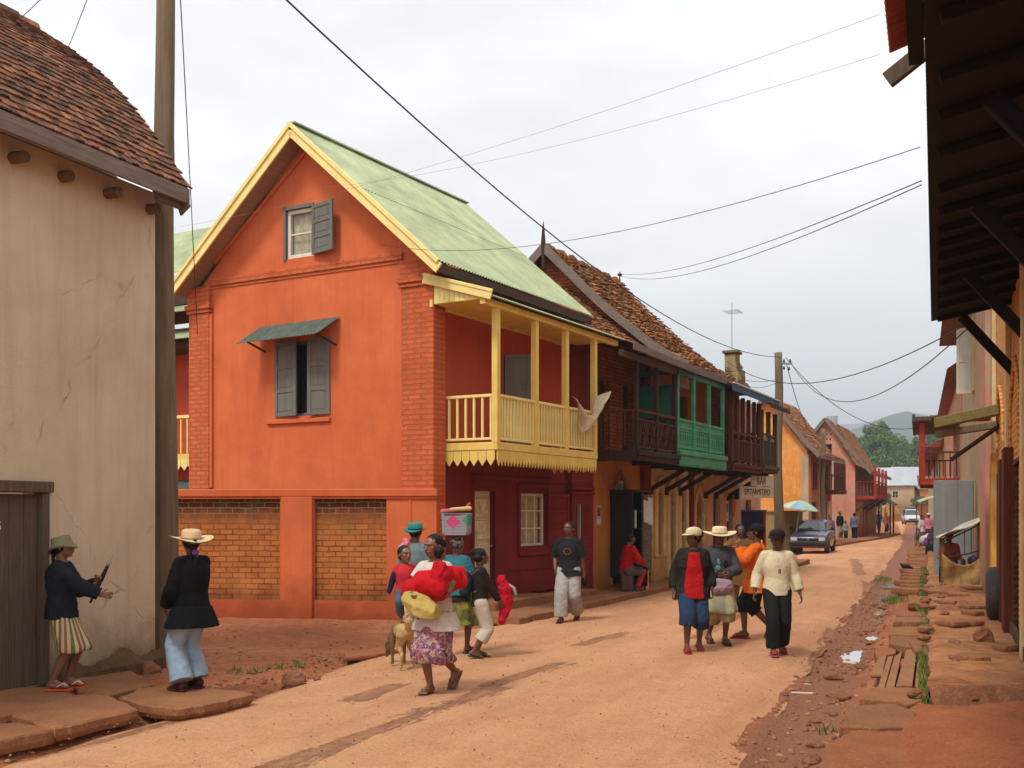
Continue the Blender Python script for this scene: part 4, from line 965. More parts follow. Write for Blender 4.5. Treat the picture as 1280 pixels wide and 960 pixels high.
def balcony(par, u0, u1, z0, ht, proj, mat, railmat, posts, roofz, lat='x', pw=.09, open_top=True):
    m = MB(); m.box(u0, u1, -proj, 0, z0, z0 + .07); b = m.build('balcony', M[mat], par, bevel=.01)
    m = MB(); m.box(u0 - .04, u1 + .04, -proj - .05, -proj, z0 - .13, z0 + .09); m.box(u0 - .04, u0, -proj, 0, z0 - .13, z0 + .09); m.box(u1, u1 + .04, -proj, 0, z0 - .13, z0 + .09); m.box(u0 - .07, u1 + .07, -proj - .09, -proj - .05, z0 - .02, z0 + .09); m.build('edge_beam', M[mat], b, bevel=.01)
    zt = z0 + ht
    m = MB(); m.box(u0, u1, -proj - .01, -proj + .05, zt - .03, zt + .03); m.box(u0, u0 + .05, -proj, 0, zt - .03, zt + .03); m.box(u1 - .05, u1, -proj, 0, zt - .03, zt + .03)
    m.box(u0, u1, -proj, -proj + .04, z0 + .14, z0 + .18); m.box(u0, u1, -proj, -proj + .04, zt - .2, zt - .17); m.build('handrail', M[railmat], b, bevel=.006)
    m = MB(); us = [u0 + (u1 - u0) * i / (posts - 1) for i in range(posts)]
    m.box(-pw / 2, pw / 2, -pw / 2, pw / 2, z0 + .09, roofz); p = m.build('post', M[mat], b, bevel=.01)
    for i, u in enumerate(us):
        o = p if i == 0 else p.copy()
        if i: COL.objects.link(o)
        o.location = (u + (pw / 2 if i == 0 else -pw / 2 if i == posts - 1 else 0), -proj + .03, 0)
    for i in range(posts - 1):
        a, c = us[i] + .03, us[i + 1] - .03; m = MB(); zl, zh = z0 + .18, zt - .2
        if lat == 'x':
            n = max(2, int((c - a) / .3)); w = (c - a) / n
            for k in range(n):
                x = a + w * k
                m.bar((x, -proj + .02, zl), (x + w, -proj + .02, zh), .025, .03, up=(0, 1, 0)); m.bar((x + w, -proj + .035, zl), (x, -proj + .035, zh), .025, .03, up=(0, 1, 0))
                m.bar((x + w / 2, -proj + .01, zl), (x + w / 2, -proj + .01, zh), .02, .02, up=(0, 1, 0)); m.lathe([(w * .22, -.01), (w * .27, 0), (w * .22, .01)], 8, (x + w / 2, -proj + .0, (zl + zh) / 2))
        elif lat == 'slat':
            n = max(2, int((c - a) / .12))
            for k in range(n): x = a + (c - a) * (k + .5) / n; m.box(x - .02, x + .02, -proj + .01, -proj + .03, zl, zh)
        elif lat == 'carved':                     # pierced boards with round and leaf cut-outs
            n = max(3, int((c - a) / .145)); w = (c - a) / n
            for k in range(n):
                x0 = a + w * k; holes = []
                for zc, rz in ((.2, .045), (.5, .12), (.8, .045)):
                    zc = zl + (zh - zl) * zc; holes.append([(x0 + w / 2 + w * .27 * math.cos(2 * PI * t / 10), zc + rz * math.sin(2 * PI * t / 10)) for t in range(10)])
                m.wall(rectp(x0 + .003, x0 + w - .003, z0 + .1, zt - .03), holes, (0, -proj + .02, 0), (1, 0, 0), (0, 0, 1), (0, .018, 0))
        m.build('railing_panel', M[railmat], b)
    for s in (u0, u1):                            # end railings
        n = 6; m = MB()
        for k in range(n): y = -proj * (k + .5) / n; m.box(s + (.01 if s == u0 else -.03), s + (.03 if s == u0 else -.01), y - .02, y + .02, z0 + .18, zt - .03)
        m.build('end_railing', M[railmat], b)
    return b
b = balcony(hb, -.05 + .1, 2.45, 3.05, .93, 1.1, 'dark_wood', 'brown_rail', 3, 5.0)
# verandah roof with a broad weathered fascia and red sheet above
m = MB(); corr(m, (-.75, -1.35, 5.26), (4.0, 0, -.06), (0, 1.35, .55)); rv = m.build('verandah_roof', M['rusty_red_sheet'], hb)
m = MB(); m.bar((-.78, -1.37, 5.2), (3.2, -1.37, 5.12), .03, .15); m.bar((-.7, -1.05, 5.1), (3.1, -1.05, 5.05), .1, .12); m.build('fascia', M['fascia_grey'], rv, bevel=.005)
m = MB()
for k in range(7): m.bar((-.4 + k * .55, -1.33, 5.2), (-.4 + k * .55, .1, 5.74), .05, .08)
m.build('rafter', M['dark_wood'], rv)
def rB(u, v): t = v / 3.6; return Vector((-.75 + u, -.05 + 2.55 * t, 5.72 + 2.0 * t + .03 * fbm(u, v, 0, .8, 2)))
m = MB(); tiles(m, rB, 4.2, 3.2, .16, .13, jit=.35, thick=.03); rr = m.build('roof', M['tile_old'], hb)
m = MB(); m.add([rB(0, 0) - Vector((0, 0, .02)), rB(4.2, 0) - Vector((0, 0, .02)), rB(4.2, 3.3) - Vector((0, 0, .02)), rB(0, 3.3) - Vector((0, 0, .02)), (3.4, 5.2, 5.6), (-.7, 5.2, 5.6)], [(0, 1, 2, 3), (3, 2, 4, 5)]); m.box(-.7, 3.4, 0, 5.2, 5.5, 5.6); m.build('roof_underlay', M['dark_wood_x'], rr)
m = MB(); m.add([(-.7, 0, 5.6), (-.7, 2.3, 7.52), (-.7, 5.2, 5.6)], [(0, 1, 2)]); m.build('side_gable', M['old_brick'], hb)
def poster(fr, u0, u1, z0, z1, y, label, cols, par=None):
    m = MB(); k = 3; h = (z1 - z0)
    m.cm = 0; m.box(u0, u1, y, y + .006, z0, z1)
    m.cm = 1; m.box(u0 + .15 * (u1 - u0), u1 - .15 * (u1 - u0), y - .002, y, z0 + .45 * h, z0 + .88 * h)
    m.cm = 2; m.box(u0 + .1 * (u1 - u0), u1 - .1 * (u1 - u0), y - .002, y, z0 + .12 * h, z0 + .3 * h)
    o = m.build('poster', [plain('print_' + c, c, .8, .15, 20, 0) for c in cols]); place(o, fr); return tag(o, label, 'poster')
poster(B, 1.5, 1.9, 2.05, 2.55, -.012, 'pale poster in the arch above the black kiosk', ['c9cbb0', '7fa0a0', 'a8b080'])
poster(B, .42, .66, 1.55, 1.98, -.012, 'torn poster on the ochre wall left of the black kiosk', ['b5aaa4', '8a3038', 'd0c8c8'])
# --- third house: cream wall, tall green doors, green carved balcony, big tiled roof
C = Frame((3.25, 26.1), math.atan2(1, .527)); LC = 4.86
hc = fthing('cream_house', 'cream house with a carved green balcony and a steep old clay tile roof', 'house', C)
op = [(.72, 1.05, .75, 2.3), (1.62, 1.97, .2, 2.3), (2.5, 2.82, .75, 2.3)]
dd = (3.7, 4.3, .2, 2.35)
m = MB(); m.wall(rectp(0, LC, -.1, 3.1), [rectp(a, b_, c, d) for a, b_, c, d in op] + [arch(dd[0], dd[1], dd[2], dd[3] + .15, .45, 10, True)], (0, 0, 0), (1, 0, 0), (0, 0, 1), (0, .3, 0)); m.build('ground_wall', M['cream'], hc)
for i, (a, b_, c, d) in enumerate(op):
    o = door(hc, 'y', a, b_, c, d, 0, 'green_door', .12, 3, 1, name='door' if i == 1 else 'tall_shutter', handle=i == 1) if 'green_door' in M else None
    if o is None:
        M['green_door'] = wood('faded_green_door', '5f7350', '4a4a34', 'z', paint='6a8058', wear=.48); o = door(hc, 'y', a, b_, c, d, 0, 'green_door', .12, 3, 1, name='tall_shutter', handle=False)
    m = MB()
    outer = arch(a - .24, b_ + .24, c - .02, d + .42, .34, 10, True); hole = arch(a - .02, b_ + .02, c, d + .02 + .12, .12, 8)
    m.wall(outer, [hole], (0, -.05, 0), (1, 0, 0), (0, 0, 1), (0, .05, 0)); m.build('door_surround', M['cream_trim'], o)
    pass
door(hc, 'y', *dd, 0, 'dark_wood', .1, 4, 2)
m = MB(); pp = [Vector((a, -.02, b)) for a, b in arch(dd[0] - .05, dd[1] + .05, .2, dd[3] + .2, .5, 12, True)]; m.tube(pp[1:] + [pp[0]], .05, 6); m.build('arch_moulding', M['pink2'], hc)
m = MB(); m.box(3.15, 3.35, -.1, 0, 0, 3.0); m.build('downpipe_pier', M['maroon'], hc)
m = MB(); m.wall(rectp(0, LC, 3.1, 6.0), [rectp(.9, 1.6, 3.2, 4.9), rectp(2.4, 3.1, 3.2, 4.9)], (0, 0, 0), (1, 0, 0), (0, 0, 1), (0, .25, 0)); m.build('upper_wall', M['ochre'], hc)
for u in (.9, 2.4): door(hc, 'y', u, u + .7, 3.2, 4.9, 0, 'green_dark', .1, 3, 2, name='balcony_door')
m = MB(); m.box(.05, LC - .05, .3, 5, 0, 5.8); m.build('interior', M['dark'], hc)
b = balcony(hc, -.9, 2.73, 3.17, .8, 1.1, 'green_rail', 'green_rail', 4, 5.15, 'carved')
m = MB(); m.box(-.9, -.1, -.02 - 1.08, -1.05, 4.72, 5.15); m.build('hanging_board', M['log'], b)
m = MB()
for k in range(22): x = -.93 + k * .168; m.extr([(x, -1.16, 3.06), (x + .16, -1.16, 3.06), (x + .16, -1.16, 2.95), (x + .08, -1.16, 2.88), (x, -1.16, 2.95)], (0, .015, 0))
m.box(-.95, 2.78, -1.13, -1.1, 2.9, 3.08); m.build('valance', M['green_rail'], b)
m = MB(); m.box(-.9, 2.73, -1.12, -1.05, 5.0, 5.12); m.box(-.9, -.85, -1.1, 0, 5.0, 5.12); m.build('top_beam', M['green_dark'], b)
m = MB(); m.box(-.93, -.9, -1.1, -.02, 3.2, 4.75); m.build('side_panel', M['green_dark'], b)
brackets(hc, (.1, 1.25, 2.3), 0, -.95, 2.35, 2.86, 'dark_wood', .1)
zr, tr = 8.45, 2.58
XA, XB = -.35, 4.75                               # roof ends
def rC(u, v):
    t = v / 4.35; tt = t
    flare = .55 * (1 - t) ** 3
    return Vector((XA + u + .12 * (1 - t), -1.15 + (tr + 1.15) * t, 5.28 + (zr - 5.28) * (t ** 1.22) + .05 * fbm(u * 1.3, v, 3, .8, 3)))
m = MB(); tiles(m, rC, XB - XA, 4.35, .15, .12, jit=.55, thick=.03, miss=.01); rf = m.build('roof', M['tile_old'], hc)
m = MB(); K = 14; vs = []
for i in range(K + 1):
    for u in (0, XB - XA): vs.append(rC(u, 4.35 * i / K) - Vector((0, 0, .04)))
m.add(vs, [(2 * i, 2 * i + 1, 2 * i + 3, 2 * i + 2) for i in range(K)]); m.add([(XA, tr, zr - .03), (XB, tr, zr - .03), (XB, 5.6, 5.6), (XA, 5.6, 5.6)], [(0, 1, 2, 3)]); m.build('roof_underlay', M['dark_wood_x'], rf)
m = MB()
for i in range(26):
    x = XA + i * .2; m.tube([(x, tr, zr + .03 * math.sin(i * 1.7)), (x + .24, tr, zr + .02 + .03 * math.sin(i * 1.7 + 1))], [.09 + .02 * (i % 3), .08], 7)
m.build('ridge_tile', M['tile_old'], rf)
m = MB(); vs = []                                 # near gable: brick triangle with bargeboards and finial
m.extr([(XA + .3, .0, 5.9), (XA + .3, tr, zr - .15), (XA + .3, 2 * tr, 5.9)], (.1, 0, 0)); m.build('brick_gable', M['old_brick'], hc)
m = MB(); q = [rC(0, 4.35 * i / 10) + Vector((-.06, 0, -.02)) for i in range(11)]
for a, c in zip(q, q[1:]): m.bar(a, c, .04, .2)
m.bar((XA - .06, tr, zr - .02), (XA - .06, 2 * tr + .4, 5.7), .04, .2); m.build('bargeboard', M['fascia_grey'], rf)
m = MB(); m.tube([(XA - .05, tr, zr - .55), (XA - .05, tr, zr + .1), (XA - .05, tr, zr + .4), (XA - .05, tr, zr + .62)], [.04, .06, .035, .008], 6); m.build('finial', M['dark_wood'], rf)
m = MB(); m.tube([(XB - .1, tr, zr), (XB - .1, tr, zr + .35)], .02, 6); m.box(XB - .16, XB - .04, tr - .05, tr + .05, zr + .25, zr + .3); m.build('wire_mast', M['dark_wood'], rf)
m = MB(); m.bar(rC(0, 0) + Vector((0, -.03, -.09)), rC(XB - XA, 0) + Vector((0, -.03, -.09)), .04, .17); m.build('fascia', M['fascia_grey'], rf, bevel=.005)
# --- fourth house: bar with a blue edged roof
D = Frame((5.52, 30.4), math.atan2(1, .51)); LD = 2.9
hd = fthing('bar_house', 'bar with a blue edged verandah roof and bare brown timber balcony', 'house', D)
dh = [(.5, 1.2, .2, 2.3), (1.9, 2.6, .2, 2.3)]
m = MB(); m.wall(rectp(0, LD, -.1, 3.0), [rectp(*h) for h in dh], (0, 0, 0), (1, 0, 0), (0, 0, 1), (0, .3, 0)); m.build('ground_wall', M['pink2'], hd)
for h in dh: door(hd, 'y', *h, 0, 'dark_wood', .1, 4, 2)
m = MB(); m.wall(rectp(0, LD, 3.0, 5.7), [rectp(1, 1.8, 3.1, 4.8)], (0, 0, 0), (1, 0, 0), (0, 0, 1), (0, .25, 0)); m.build('upper_wall', M['old_brick'], hd)
m = MB(); m.box(.05, LD - .05, .3, 5, 0, 5.6); m.build('interior', M['dark'], hd)
b = balcony(hd, -1.5, 1.5, 3.05, .9, 1.1, 'brown_rail', 'brown_rail', 6, 4.95, 'slat', .1)
brackets(hd, (-.4, .6), 0, -1.0, 2.3, 2.85, 'dark_wood', .1)
m = MB(); corr(m, (-2.2, -1.3, 5.14), (5.0, 0, 0), (0, 1.5, .6)); rv = m.build('verandah_roof', M['rusty_red_sheet'], hd)
m = MB(); m.bar((-2.2, -1.32, 5.06), (2.85, -1.32, 5.03), .03, .18); m.build('fascia', M['blue_edge'], rv)
m = MB(); m.bar((-2.2, -1.34, 5.17), (2.85, -1.34, 5.14), .05, .035); m.build('fascia_capping', M['white_paint'], rv)
m = MB(); m.box(-1.0, LD, -.05, .2, 5.5, 5.75); m.box(-.5, 1.2, -.5, 0, 5.4, 5.62); m.build('blue_flashing', M['blue_edge'], rv)
m = MB(); hipped(m, -.3, LD + .2, -.1, 5, 5.7, 2.5, 7.2); m.build('roof', M['tile_old'], hd)
# crow-stepped masonry parapet with an aerial
m = MB(); x = 2.0
m.box(x, x + .9, -.3, .15, 5.4, 6.0); m.box(x + .0, x + .45, -.25, .1, 6.0, 6.55); m.box(x - .06, x + .51, -.31, .16, 6.55, 6.64); m.box(x + .9, x + 1.3, -.3, .2, 5.4, 5.75); m.box(x + .47, x + .95, -.28, .13, 6.0, 6.12); m.lathe([(.16, 0), (.2, .1), (.1, .25), (.0, .3)], 10, (x + .78, -.05, 6.12)); m.build('parapet', plaster('sooty_parapet', '8a7355', '5e4c3a', scale=3, grime=.6, patch=.3, patchc='a89468', bump=.6), hd, bevel=.02)
m = MB(); m.tube([(x + .28, -.05, 6.6), (x + .28, -.05, 8.1)], .012, 5)
for k in range(6): m.tube([(x + .28 - .35, -.05 - .18 + k * .02, 7.85 + .02 * k), (x + .28 + .55, -.05 - .18 + k * .02, 7.85)], .006, 4) if k == 0 else m.tube([(x + k * .14, -.3, 7.85), (x + k * .14, .2, 7.85)], .006, 4)
m.build('aerial', M['metal_grey'], hd)
sg = fthing('bar_sign', 'white BAR sign on the wall above the blue and red panel', 'sign', Frame(D.w(1.75, -.95, 0), D.a - .25))
sg.location.z = 2.36
m = MB(); m.box(-.35, 1.0, 0, .03, .22, .52); m.box(-1.0, 1.0, .002, .032, -.12, .2); m.build('board', plain('sign_board', 'cfc4ae', .7, .15, 6, .1), sg)
for a_ in (((-.6, .03, -.1), (-.6, .6, -.1)), ((.7, .03, .3), (.7, .6, .3))):
    m = MB(); m.bar(*a_, .03, .03); m.build('fixing', M['dark_wood'], sg)
dk = plain('sign_letters', '3a1c20', .7, .1, 5, 0)
text('lettering', 'BAR', .3, dk, sg, loc=(.25, -.003, .36)); text('lettering', 'EPITARMITIPO', .24, dk, sg, loc=(0, -.003, .04))
poster(D, 1.75, 2.05, 1.55, 2.15, -.012, 'blue and white poster under the BAR sign', ['d5dade', '4a86b8', 'b8c8d0'])
m = MB(); pts = [(2.62 + .2 * math.cos(a) * (1 + .1 * math.sin(3 * a)), 1.95 + .3 * math.sin(a)) for a in [2 * PI * i / 18 for i in range(18)]]; m.wall(pts, [], (0, -.012, 0), (1, 0, 0), (0, 0, 1), (0, .008, 0)); place(tag(m.build('painted_sign', plain('orange_paint_patch', 'c06a40', .8, .2, 5, 0)), 'orange painted patch on the pale wall right of the blue poster', 'sign'), D)
# --- fifth: narrow house with a pale panelled balcony
E = Frame((6.85, 33.0), math.atan2(1, .489)); LE = 3.2
he = fthing('pale_narrow_house', 'narrow pale pink house with a grimy panelled balcony just before the street pole', 'house', E)
m = MB(); m.wall(rectp(0, LE, -.1, 3.0), [rectp(1.2, 1.9, .15, 2.2)], (0, 0, 0), (1, 0, 0), (0, 0, 1), (0, .3, 0)); m.box(0, LE, 0, .2, 3.0, 5.3); m.build('wall', M['pink2'], he)
door(he, 'y', 1.2, 1.9, .15, 2.2, 0, 'dark_wood', .1, 4, 2)
m = MB(); m.box(.05, LE - .05, .3, 4.5, 0, 5.2); m.build('interior', M['dark'], he)
b = balcony(he, -1.35, .55, 3.1, 1.0, 1.1, 'grey_wood', 'grey_wood', 3, 4.8, 'slat', .12)
m = MB(); m.box(-1.3, .5, -1.06, -1.03, 3.2, 4.05); m.build('rail_panel', plain('pale_boards', 'a8a294', .8, .2, 4, .1), b)
m = MB(); m.box(-1.1, -.5, -.9, -.86, 4.15, 4.75); m.build('hanging_sheet', M['cloth_white'], b)
brackets(he, (-.9, -.1), 0, -.95, 2.3, 2.85, 'dark_wood', .1)
m = MB(); 
def rE(u, v): t = v / 3.6; return Vector((-1.45 + u, -1.35 + 3.3 * t, 4.95 + 1.6 * t + .03 * fbm(u, v, 0, .8, 2)))
tiles(m, rE, 2.6, 3.6, .17, .15, jit=.4, thick=.03); rf = m.build('roof', M['tile_old'], he)
m = MB(); m.add([rE(0, 0), rE(2.6, 0), rE(2.6, 3.6), rE(0, 3.6)], [(0, 1, 2, 3)]); m.v = [Vector(v) - Vector((0, 0, .03)) for v in m.v]; m.box(-1.45, 1.15, -1.4, -1.36, 4.85, 4.97); m.build('roof_underlay', M['dark_wood_x'], rf)

# --- generic gabled house facing up the street
def gabled(name, label, fr, ln, wd, ze, zr, wm, sm, rm='tile_old', ov=.6, balc=None, win=None, tilesz=(.22, .2)):
    h = fthing(name, label, 'house', fr)
    yr = wd / 2; m = MB(); holes = [rectp(*w) for w in (win or [])]
    m.wall([(0, -.1), (wd, -.1), (wd, ze), (yr, zr - .1), (0, ze)], holes, (0, 0, 0), (0, 1, 0), (0, 0, 1), (.25, 0, 0)); m.build('gable_wall', M[wm], h)
    for w in (win or []): window(h, 'x', *w, 0, 'grey_shutter', .08, 2, 2, 'dark', sill=wm)
    m = MB(); m.box(.25, ln, 0, .25, -.1, ze - .02); m.box(ln - .25, ln, .25, wd, -.1, ze - .02); m.box(.25, ln - .25, wd - .25, wd, -.1, ze - .02); m.build('street_wall', M[sm], h)
    def f(side):
        L_ = math.hypot(yr + ov, (zr - ze) * (yr + ov) / yr)
        def g(u, v):
            t = v / L_; y = -ov + (yr + ov) * t; z = (ze + (zr - ze) * y / yr if y > 0 else ze + .5 * y) + .03 * fbm(u, v, 1, .7, 2)
            return Vector((-.35 + u, y, z)) if side else Vector((ln + .3 - u, wd - y, z))
        return g, L_
    m = MB(); u = MB()
    for s in (1, 0):
        g, L_ = f(s); tiles(m, g, ln + .65, L_, tilesz[0], tilesz[1], jit=.4, thick=.035)
        vk = ov / (yr + ov) * L_; u.add([g(0, 0), g(ln + .65, 0), g(ln + .65, vk), g(0, vk), g(ln + .65, L_), g(0, L_)], [(0, 1, 2, 3), (3, 2, 4, 5)])
    rf = m.build('roof', M[rm], h); u.v = [Vector(v) - Vector((0, 0, .03)) for v in u.v]; u.build('roof_underlay', M['dark_wood_x'], rf)
    m = MB(); g, L_ = f(1); k, L_ = f(0)
    m.bar(g(0, 0) + Vector((-.04, 0, -.06)), g(0, L_) + Vector((-.04, 0, -.06)), .04, .2); m.bar(k(ln + .65, 0) + Vector((-.04, 0, -.06)), k(ln + .65, L_) + Vector((-.04, 0, -.06)), .04, .2)
    m.bar(g(0, 0) + Vector((0, -.02, -.08)), g(ln + .65, 0) + Vector((0, -.02, -.08)), .03, .16); m.build('bargeboard', M['fascia_grey'], rf)
    return h
F6 = Frame((15.3, 56), math.atan2(1, .53))
h6 = gabled('amber_house', 'amber plastered house with a clay tile roof behind the blue car', F6, 6.0, 4.2, 5.05, 7.9, 'amber', 'amber_red', win=[(1.9, 2.35, 3.0, 3.7)], ov=.7)
m = MB(); m.box(-.06, .5, -.08, .3, 0, 4.8); m.box(2.6, 3.1, -.08, 0, 0, 4.7); m.box(5.4, 5.8, -.08, 0, 0, 4.7); m.build('pilaster', M['sand_plaster'], h6)
for u in (1.2, 3.9): door(h6, 'y', u, u + .7, .15, 2.3, -.02, 'dark_wood', -.05, 4, 2)
for u in (1.3, 4.0): window(h6, 'y', u, u + .6, 3.0, 4.4, -.08, 'brown_rail', .0, 1, 1, 'dark', shut=[('l', .1, .28), ('r', .1, .28)], sm='brown_rail')
b = balcony(h6, 3.2, 5.9, 2.9, .9, .8, 'brown_rail', 'brown_rail', 5, 4.5, 'slat', .12)
m = MB(); m.box(4.8, 5.3, -.12, -.02, .1, 2.4); m.build('white_door_panel', M['white_paint'], h6)
F7 = Frame((21.6, 68), math.atan2(1, .45))
h7 = gabled('pink_house', 'pink gabled house with a red balcony at the far end of the left row', F7, 13, 3.6, 4.75, 7.75, 'pink', 'sand_plaster', win=[(1.4, 2.1, 4.9, 6.1)], ov=1.0)
b = balcony(h7, .3, 7.5, 2.7, 1.0, 1.2, 'red_rail', 'red_rail', 4, 4.6, 'slat', .16)
m = MB(); m.box(-.02, 6.6, -.1, 0, 0, 1.0); m.build('red_dado', M['red_rail'], h7)
m = MB()
for u in (.9, 2.6, 4.4): m.box(u, u + .5, -.11, 0, 1.0, 2.4)
m.build('cream_panel', M['cream_trim'], h7)
for u in (3.2, 5.4): door(h7, 'y', u, u + .9, .1, 2.3, -.1, 'red_rail', -.05, 3, 2)
m = MB(); m.tube([(3, 1.8, 7.5), (3, 1.8, 8.1)], .35, 8); m.build('chimney_pot', M['tin'], h7)
brackets(h7, (.6, 3.5, 7.0), 0, -1.1, 1.9, 2.6, 'brown_rail', .16)
m = MB(); m.box(9.0, 9.6, -1.0, -.94, .8, 2.0); tag(place(m.build('notice_board', M['white_paint']), F7), 'white board standing outside the far pink house', 'notice board')
sh = fthing('street_stall_roof', 'small shop with a slanting roof at the foot of the pink house', 'market stall', Frame(F7.w(9.3, -.1), F7.a))
m = MB()
for u, y in ((0, -1.2), (2.5, -1.2), (2.5, -.2)): m.tube([(u, y, 0), (u, y, 2.4 + (.6 if y > -1 else 0))], .06, 6)
m.build('post', M['dark_wood'], sh)
m = MB(); m.add([(-.3, -1.5, 2.3), (2.8, -1.5, 2.3), (2.8, 0, 3.2), (-.3, 0, 3.2), (-.3, -1.5, 2.25), (2.8, -1.5, 2.25), (2.8, 0, 3.15), (-.3, 0, 3.15)], [(0, 1, 2, 3), (7, 6, 5, 4), (0, 4, 5, 1), (1, 5, 6, 2), (0, 3, 7, 4)]); m.build('stall_roof', M['grey_wood'], sh)
# --- small roadside things, left
hut = thing('reed_hut', 'small reed stall between the street pole and the blue car', 'market stall', (12.15, 48.4, 0), R(25))
M['reed'] = wood('reed_matting', 'a08a55', '6e5c36', 'z', scale=1.6)
m = MB(); m.box(-.55, .6, -.6, .6, 0, 1.8); m.build('reed_wall', M['reed'], hut)
m = MB(); m.box(-.65, .7, -.7, .7, 1.8, 1.86); m.build('hut_roof', M['reed'], hut)
um = thing('parasol', 'pale green and blue parasol over the reed stall', 'parasol', (12.25, 47.2, -.33)); um.rotation_euler = (R(4), R(7), 0)
m = MB(); m.lathe([(.0, 2.66), (.3, 2.6), (.6, 2.47), (.85, 2.3), (.85, 2.27), (.6, 2.43), (0, 2.62)], 8, wob=lambda a, r: 0); m.f = m.f
um_m = NT('parasol_cloth'); vv = um_m.tc.outputs['Object']; q = um_m.sep(vv); ang = um_m.math('ARCTAN2', q[1], q[0])
um_m.col(um_m.ramp(um_m.math('FRACT', um_m.math('MULTIPLY', ang, .637)), (.0, hx('94ac90')), (.48, hx('a8b898')), (.52, hx('7d9aa8')), (1, hx('92a8b4')))); um_m.b.inputs['Roughness'].default_value = .8
m.build('canopy', um_m.m, um); m = MB(); m.tube([(0, 0, 0), (0, 0, 2.68)], .02, 6); m.build('pole_shaft', M['metal_grey'], um)

# --- utility poles further up
def upole(name, label, x, y, h, r, arm=True, grp=None):
    p = thing(name, label, 'utility pole', (x, y, base(y)), 0, grp); m = MB(); m.smooth = True
    m.tube([(.03 * math.sin(k * .8), 0, h * k / 12) for k in range(13)], [r * (1.1 - .3 * k / 12) for k in range(13)], 10); m.build('pole_shaft', M['pole_wood'], p)
    if arm:
        m = MB(); m.box(-.05, .5, -.03, .03, h - .42, h - .36); m.build('bracket_arm', M['metal_grey'], p)
        for dx, dz in ((.2, -.35), (.42, -.35), (.2, -.6), (.38, -.62)):
            m = MB(); m.lathe([(.0, 0), (.03, 0), (.045, .04), (.025, .06), (.04, .1), (0, .12)], 8, (dx, 0, h + dz)); m.build('insulator', M['black_paint'], p, smooth=True)
    return p
upole('utility_pole', 'tall wooden pole with insulators in front of the narrow pale house', 9.42, 38.2, 7.45, .17)
upole('utility_pole', 'thin pole with a crossarm in front of the amber house', 16.5, 57.3, 6.2, .14)
upole('utility_pole', 'distant thin grey-green pole in front of the yellow two storey house', 43.6, 112, 7.2, .2)
# small cart / panel by the bar
ct = fthing('red_framed_panel', 'dark blue panel in a red frame standing outside the bar', 'cart', Frame((7.3, 33.6, 0), R(6)))
m = MB(); m.box(-.52, .52, -.02, .02, .95, 1.84); m.build('panel', plain('navy_panel', '1e2a50', .5, .3, 3), ct)
m = MB(); m.box(-.6, -.52, -.05, .05, .2, 1.84); m.box(.52, .6, -.05, .05, .2, 1.84); m.box(-.6, .6, -.05, .05, .4, .48); m.build('frame', plain('red_frame', 'a8282c', .5, .2, 3), ct)
m = MB(); m.box(-.62, .62, -.08, .08, 1.84, 1.89); m.build('top_rail', plain('blue_rail', '5a6a9a', .5, .2, 3), ct)
for s in (-.48, .48):
    m = MB(); m.smooth = True; pts = [(s, .26 * math.cos(a), .27 + .26 * math.sin(a)) for a in [2 * PI * i / 20 for i in range(21)]]; m.tube(pts, .03, 6); m.build('wheel', M['black_paint'], ct)
# kiosk cupboard in front of the ochre house
kk = fthing('kiosk_cupboard', 'tall black kiosk cupboard with an open papered door against the ochre house', 'kiosk', Frame(B.w(1.15, -.55, .13), B.a))
m = MB(); m.box(.0, .05, 0, .52, .25, 2.15); m.box(0, .95, .5, .54, .25, 2.15); m.box(.9, .95, 0, .52, .25, 2.15); m.box(-.03, .98, -.03, .54, 2.15, 2.2); m.box(0, .95, .0, .5, .22, .27)
for z in (.9, 1.3, 1.7): m.box(.05, .9, .1, .5, z, z + .025)
m.build('cabinet', M['black_paint'], kk, bevel=.006)
m = MB(); m.box(.5, .95, -.06, -.03, .3, 2.1); dl = m.build('display_door', plain('cluttered_display', '6a6058', .8, .5, 14, .3), kk)
m = MB(); m.box(.47, .52, -.065, -.025, .25, 2.14); m.box(.93, .98, -.065, -.025, .25, 2.14); m.build('door_frame', M['grey_wood'], dl)
for (a, b_, c, d) in ((.5, .72, 1.45, 1.98), (.76, 1.02, 1.4, 2.05)):
    m = MB(); m.extr([(a, -.07, c + .03), (b_, -.08, c), (b_ - .03, -.09, d - .04), (a - .02, -.07, d)], (0, -.006, 0)); m.build('hanging_paper', M['paper'], dl)
m = MB(); m.box(.12, .16, -.03, -.0, 1.35, 1.75); m.build('white_tag', M['paper'], kk)
m = MB(); m.box(-.2, .1, -.55, -.2, 0, .42); tag(place(m.build('wooden_crate', M['amber'] , bevel=.01), Frame(B.w(1.15, -.35, .13), B.a)), 'pale wooden box on the kerb left of the black kiosk', 'crate')
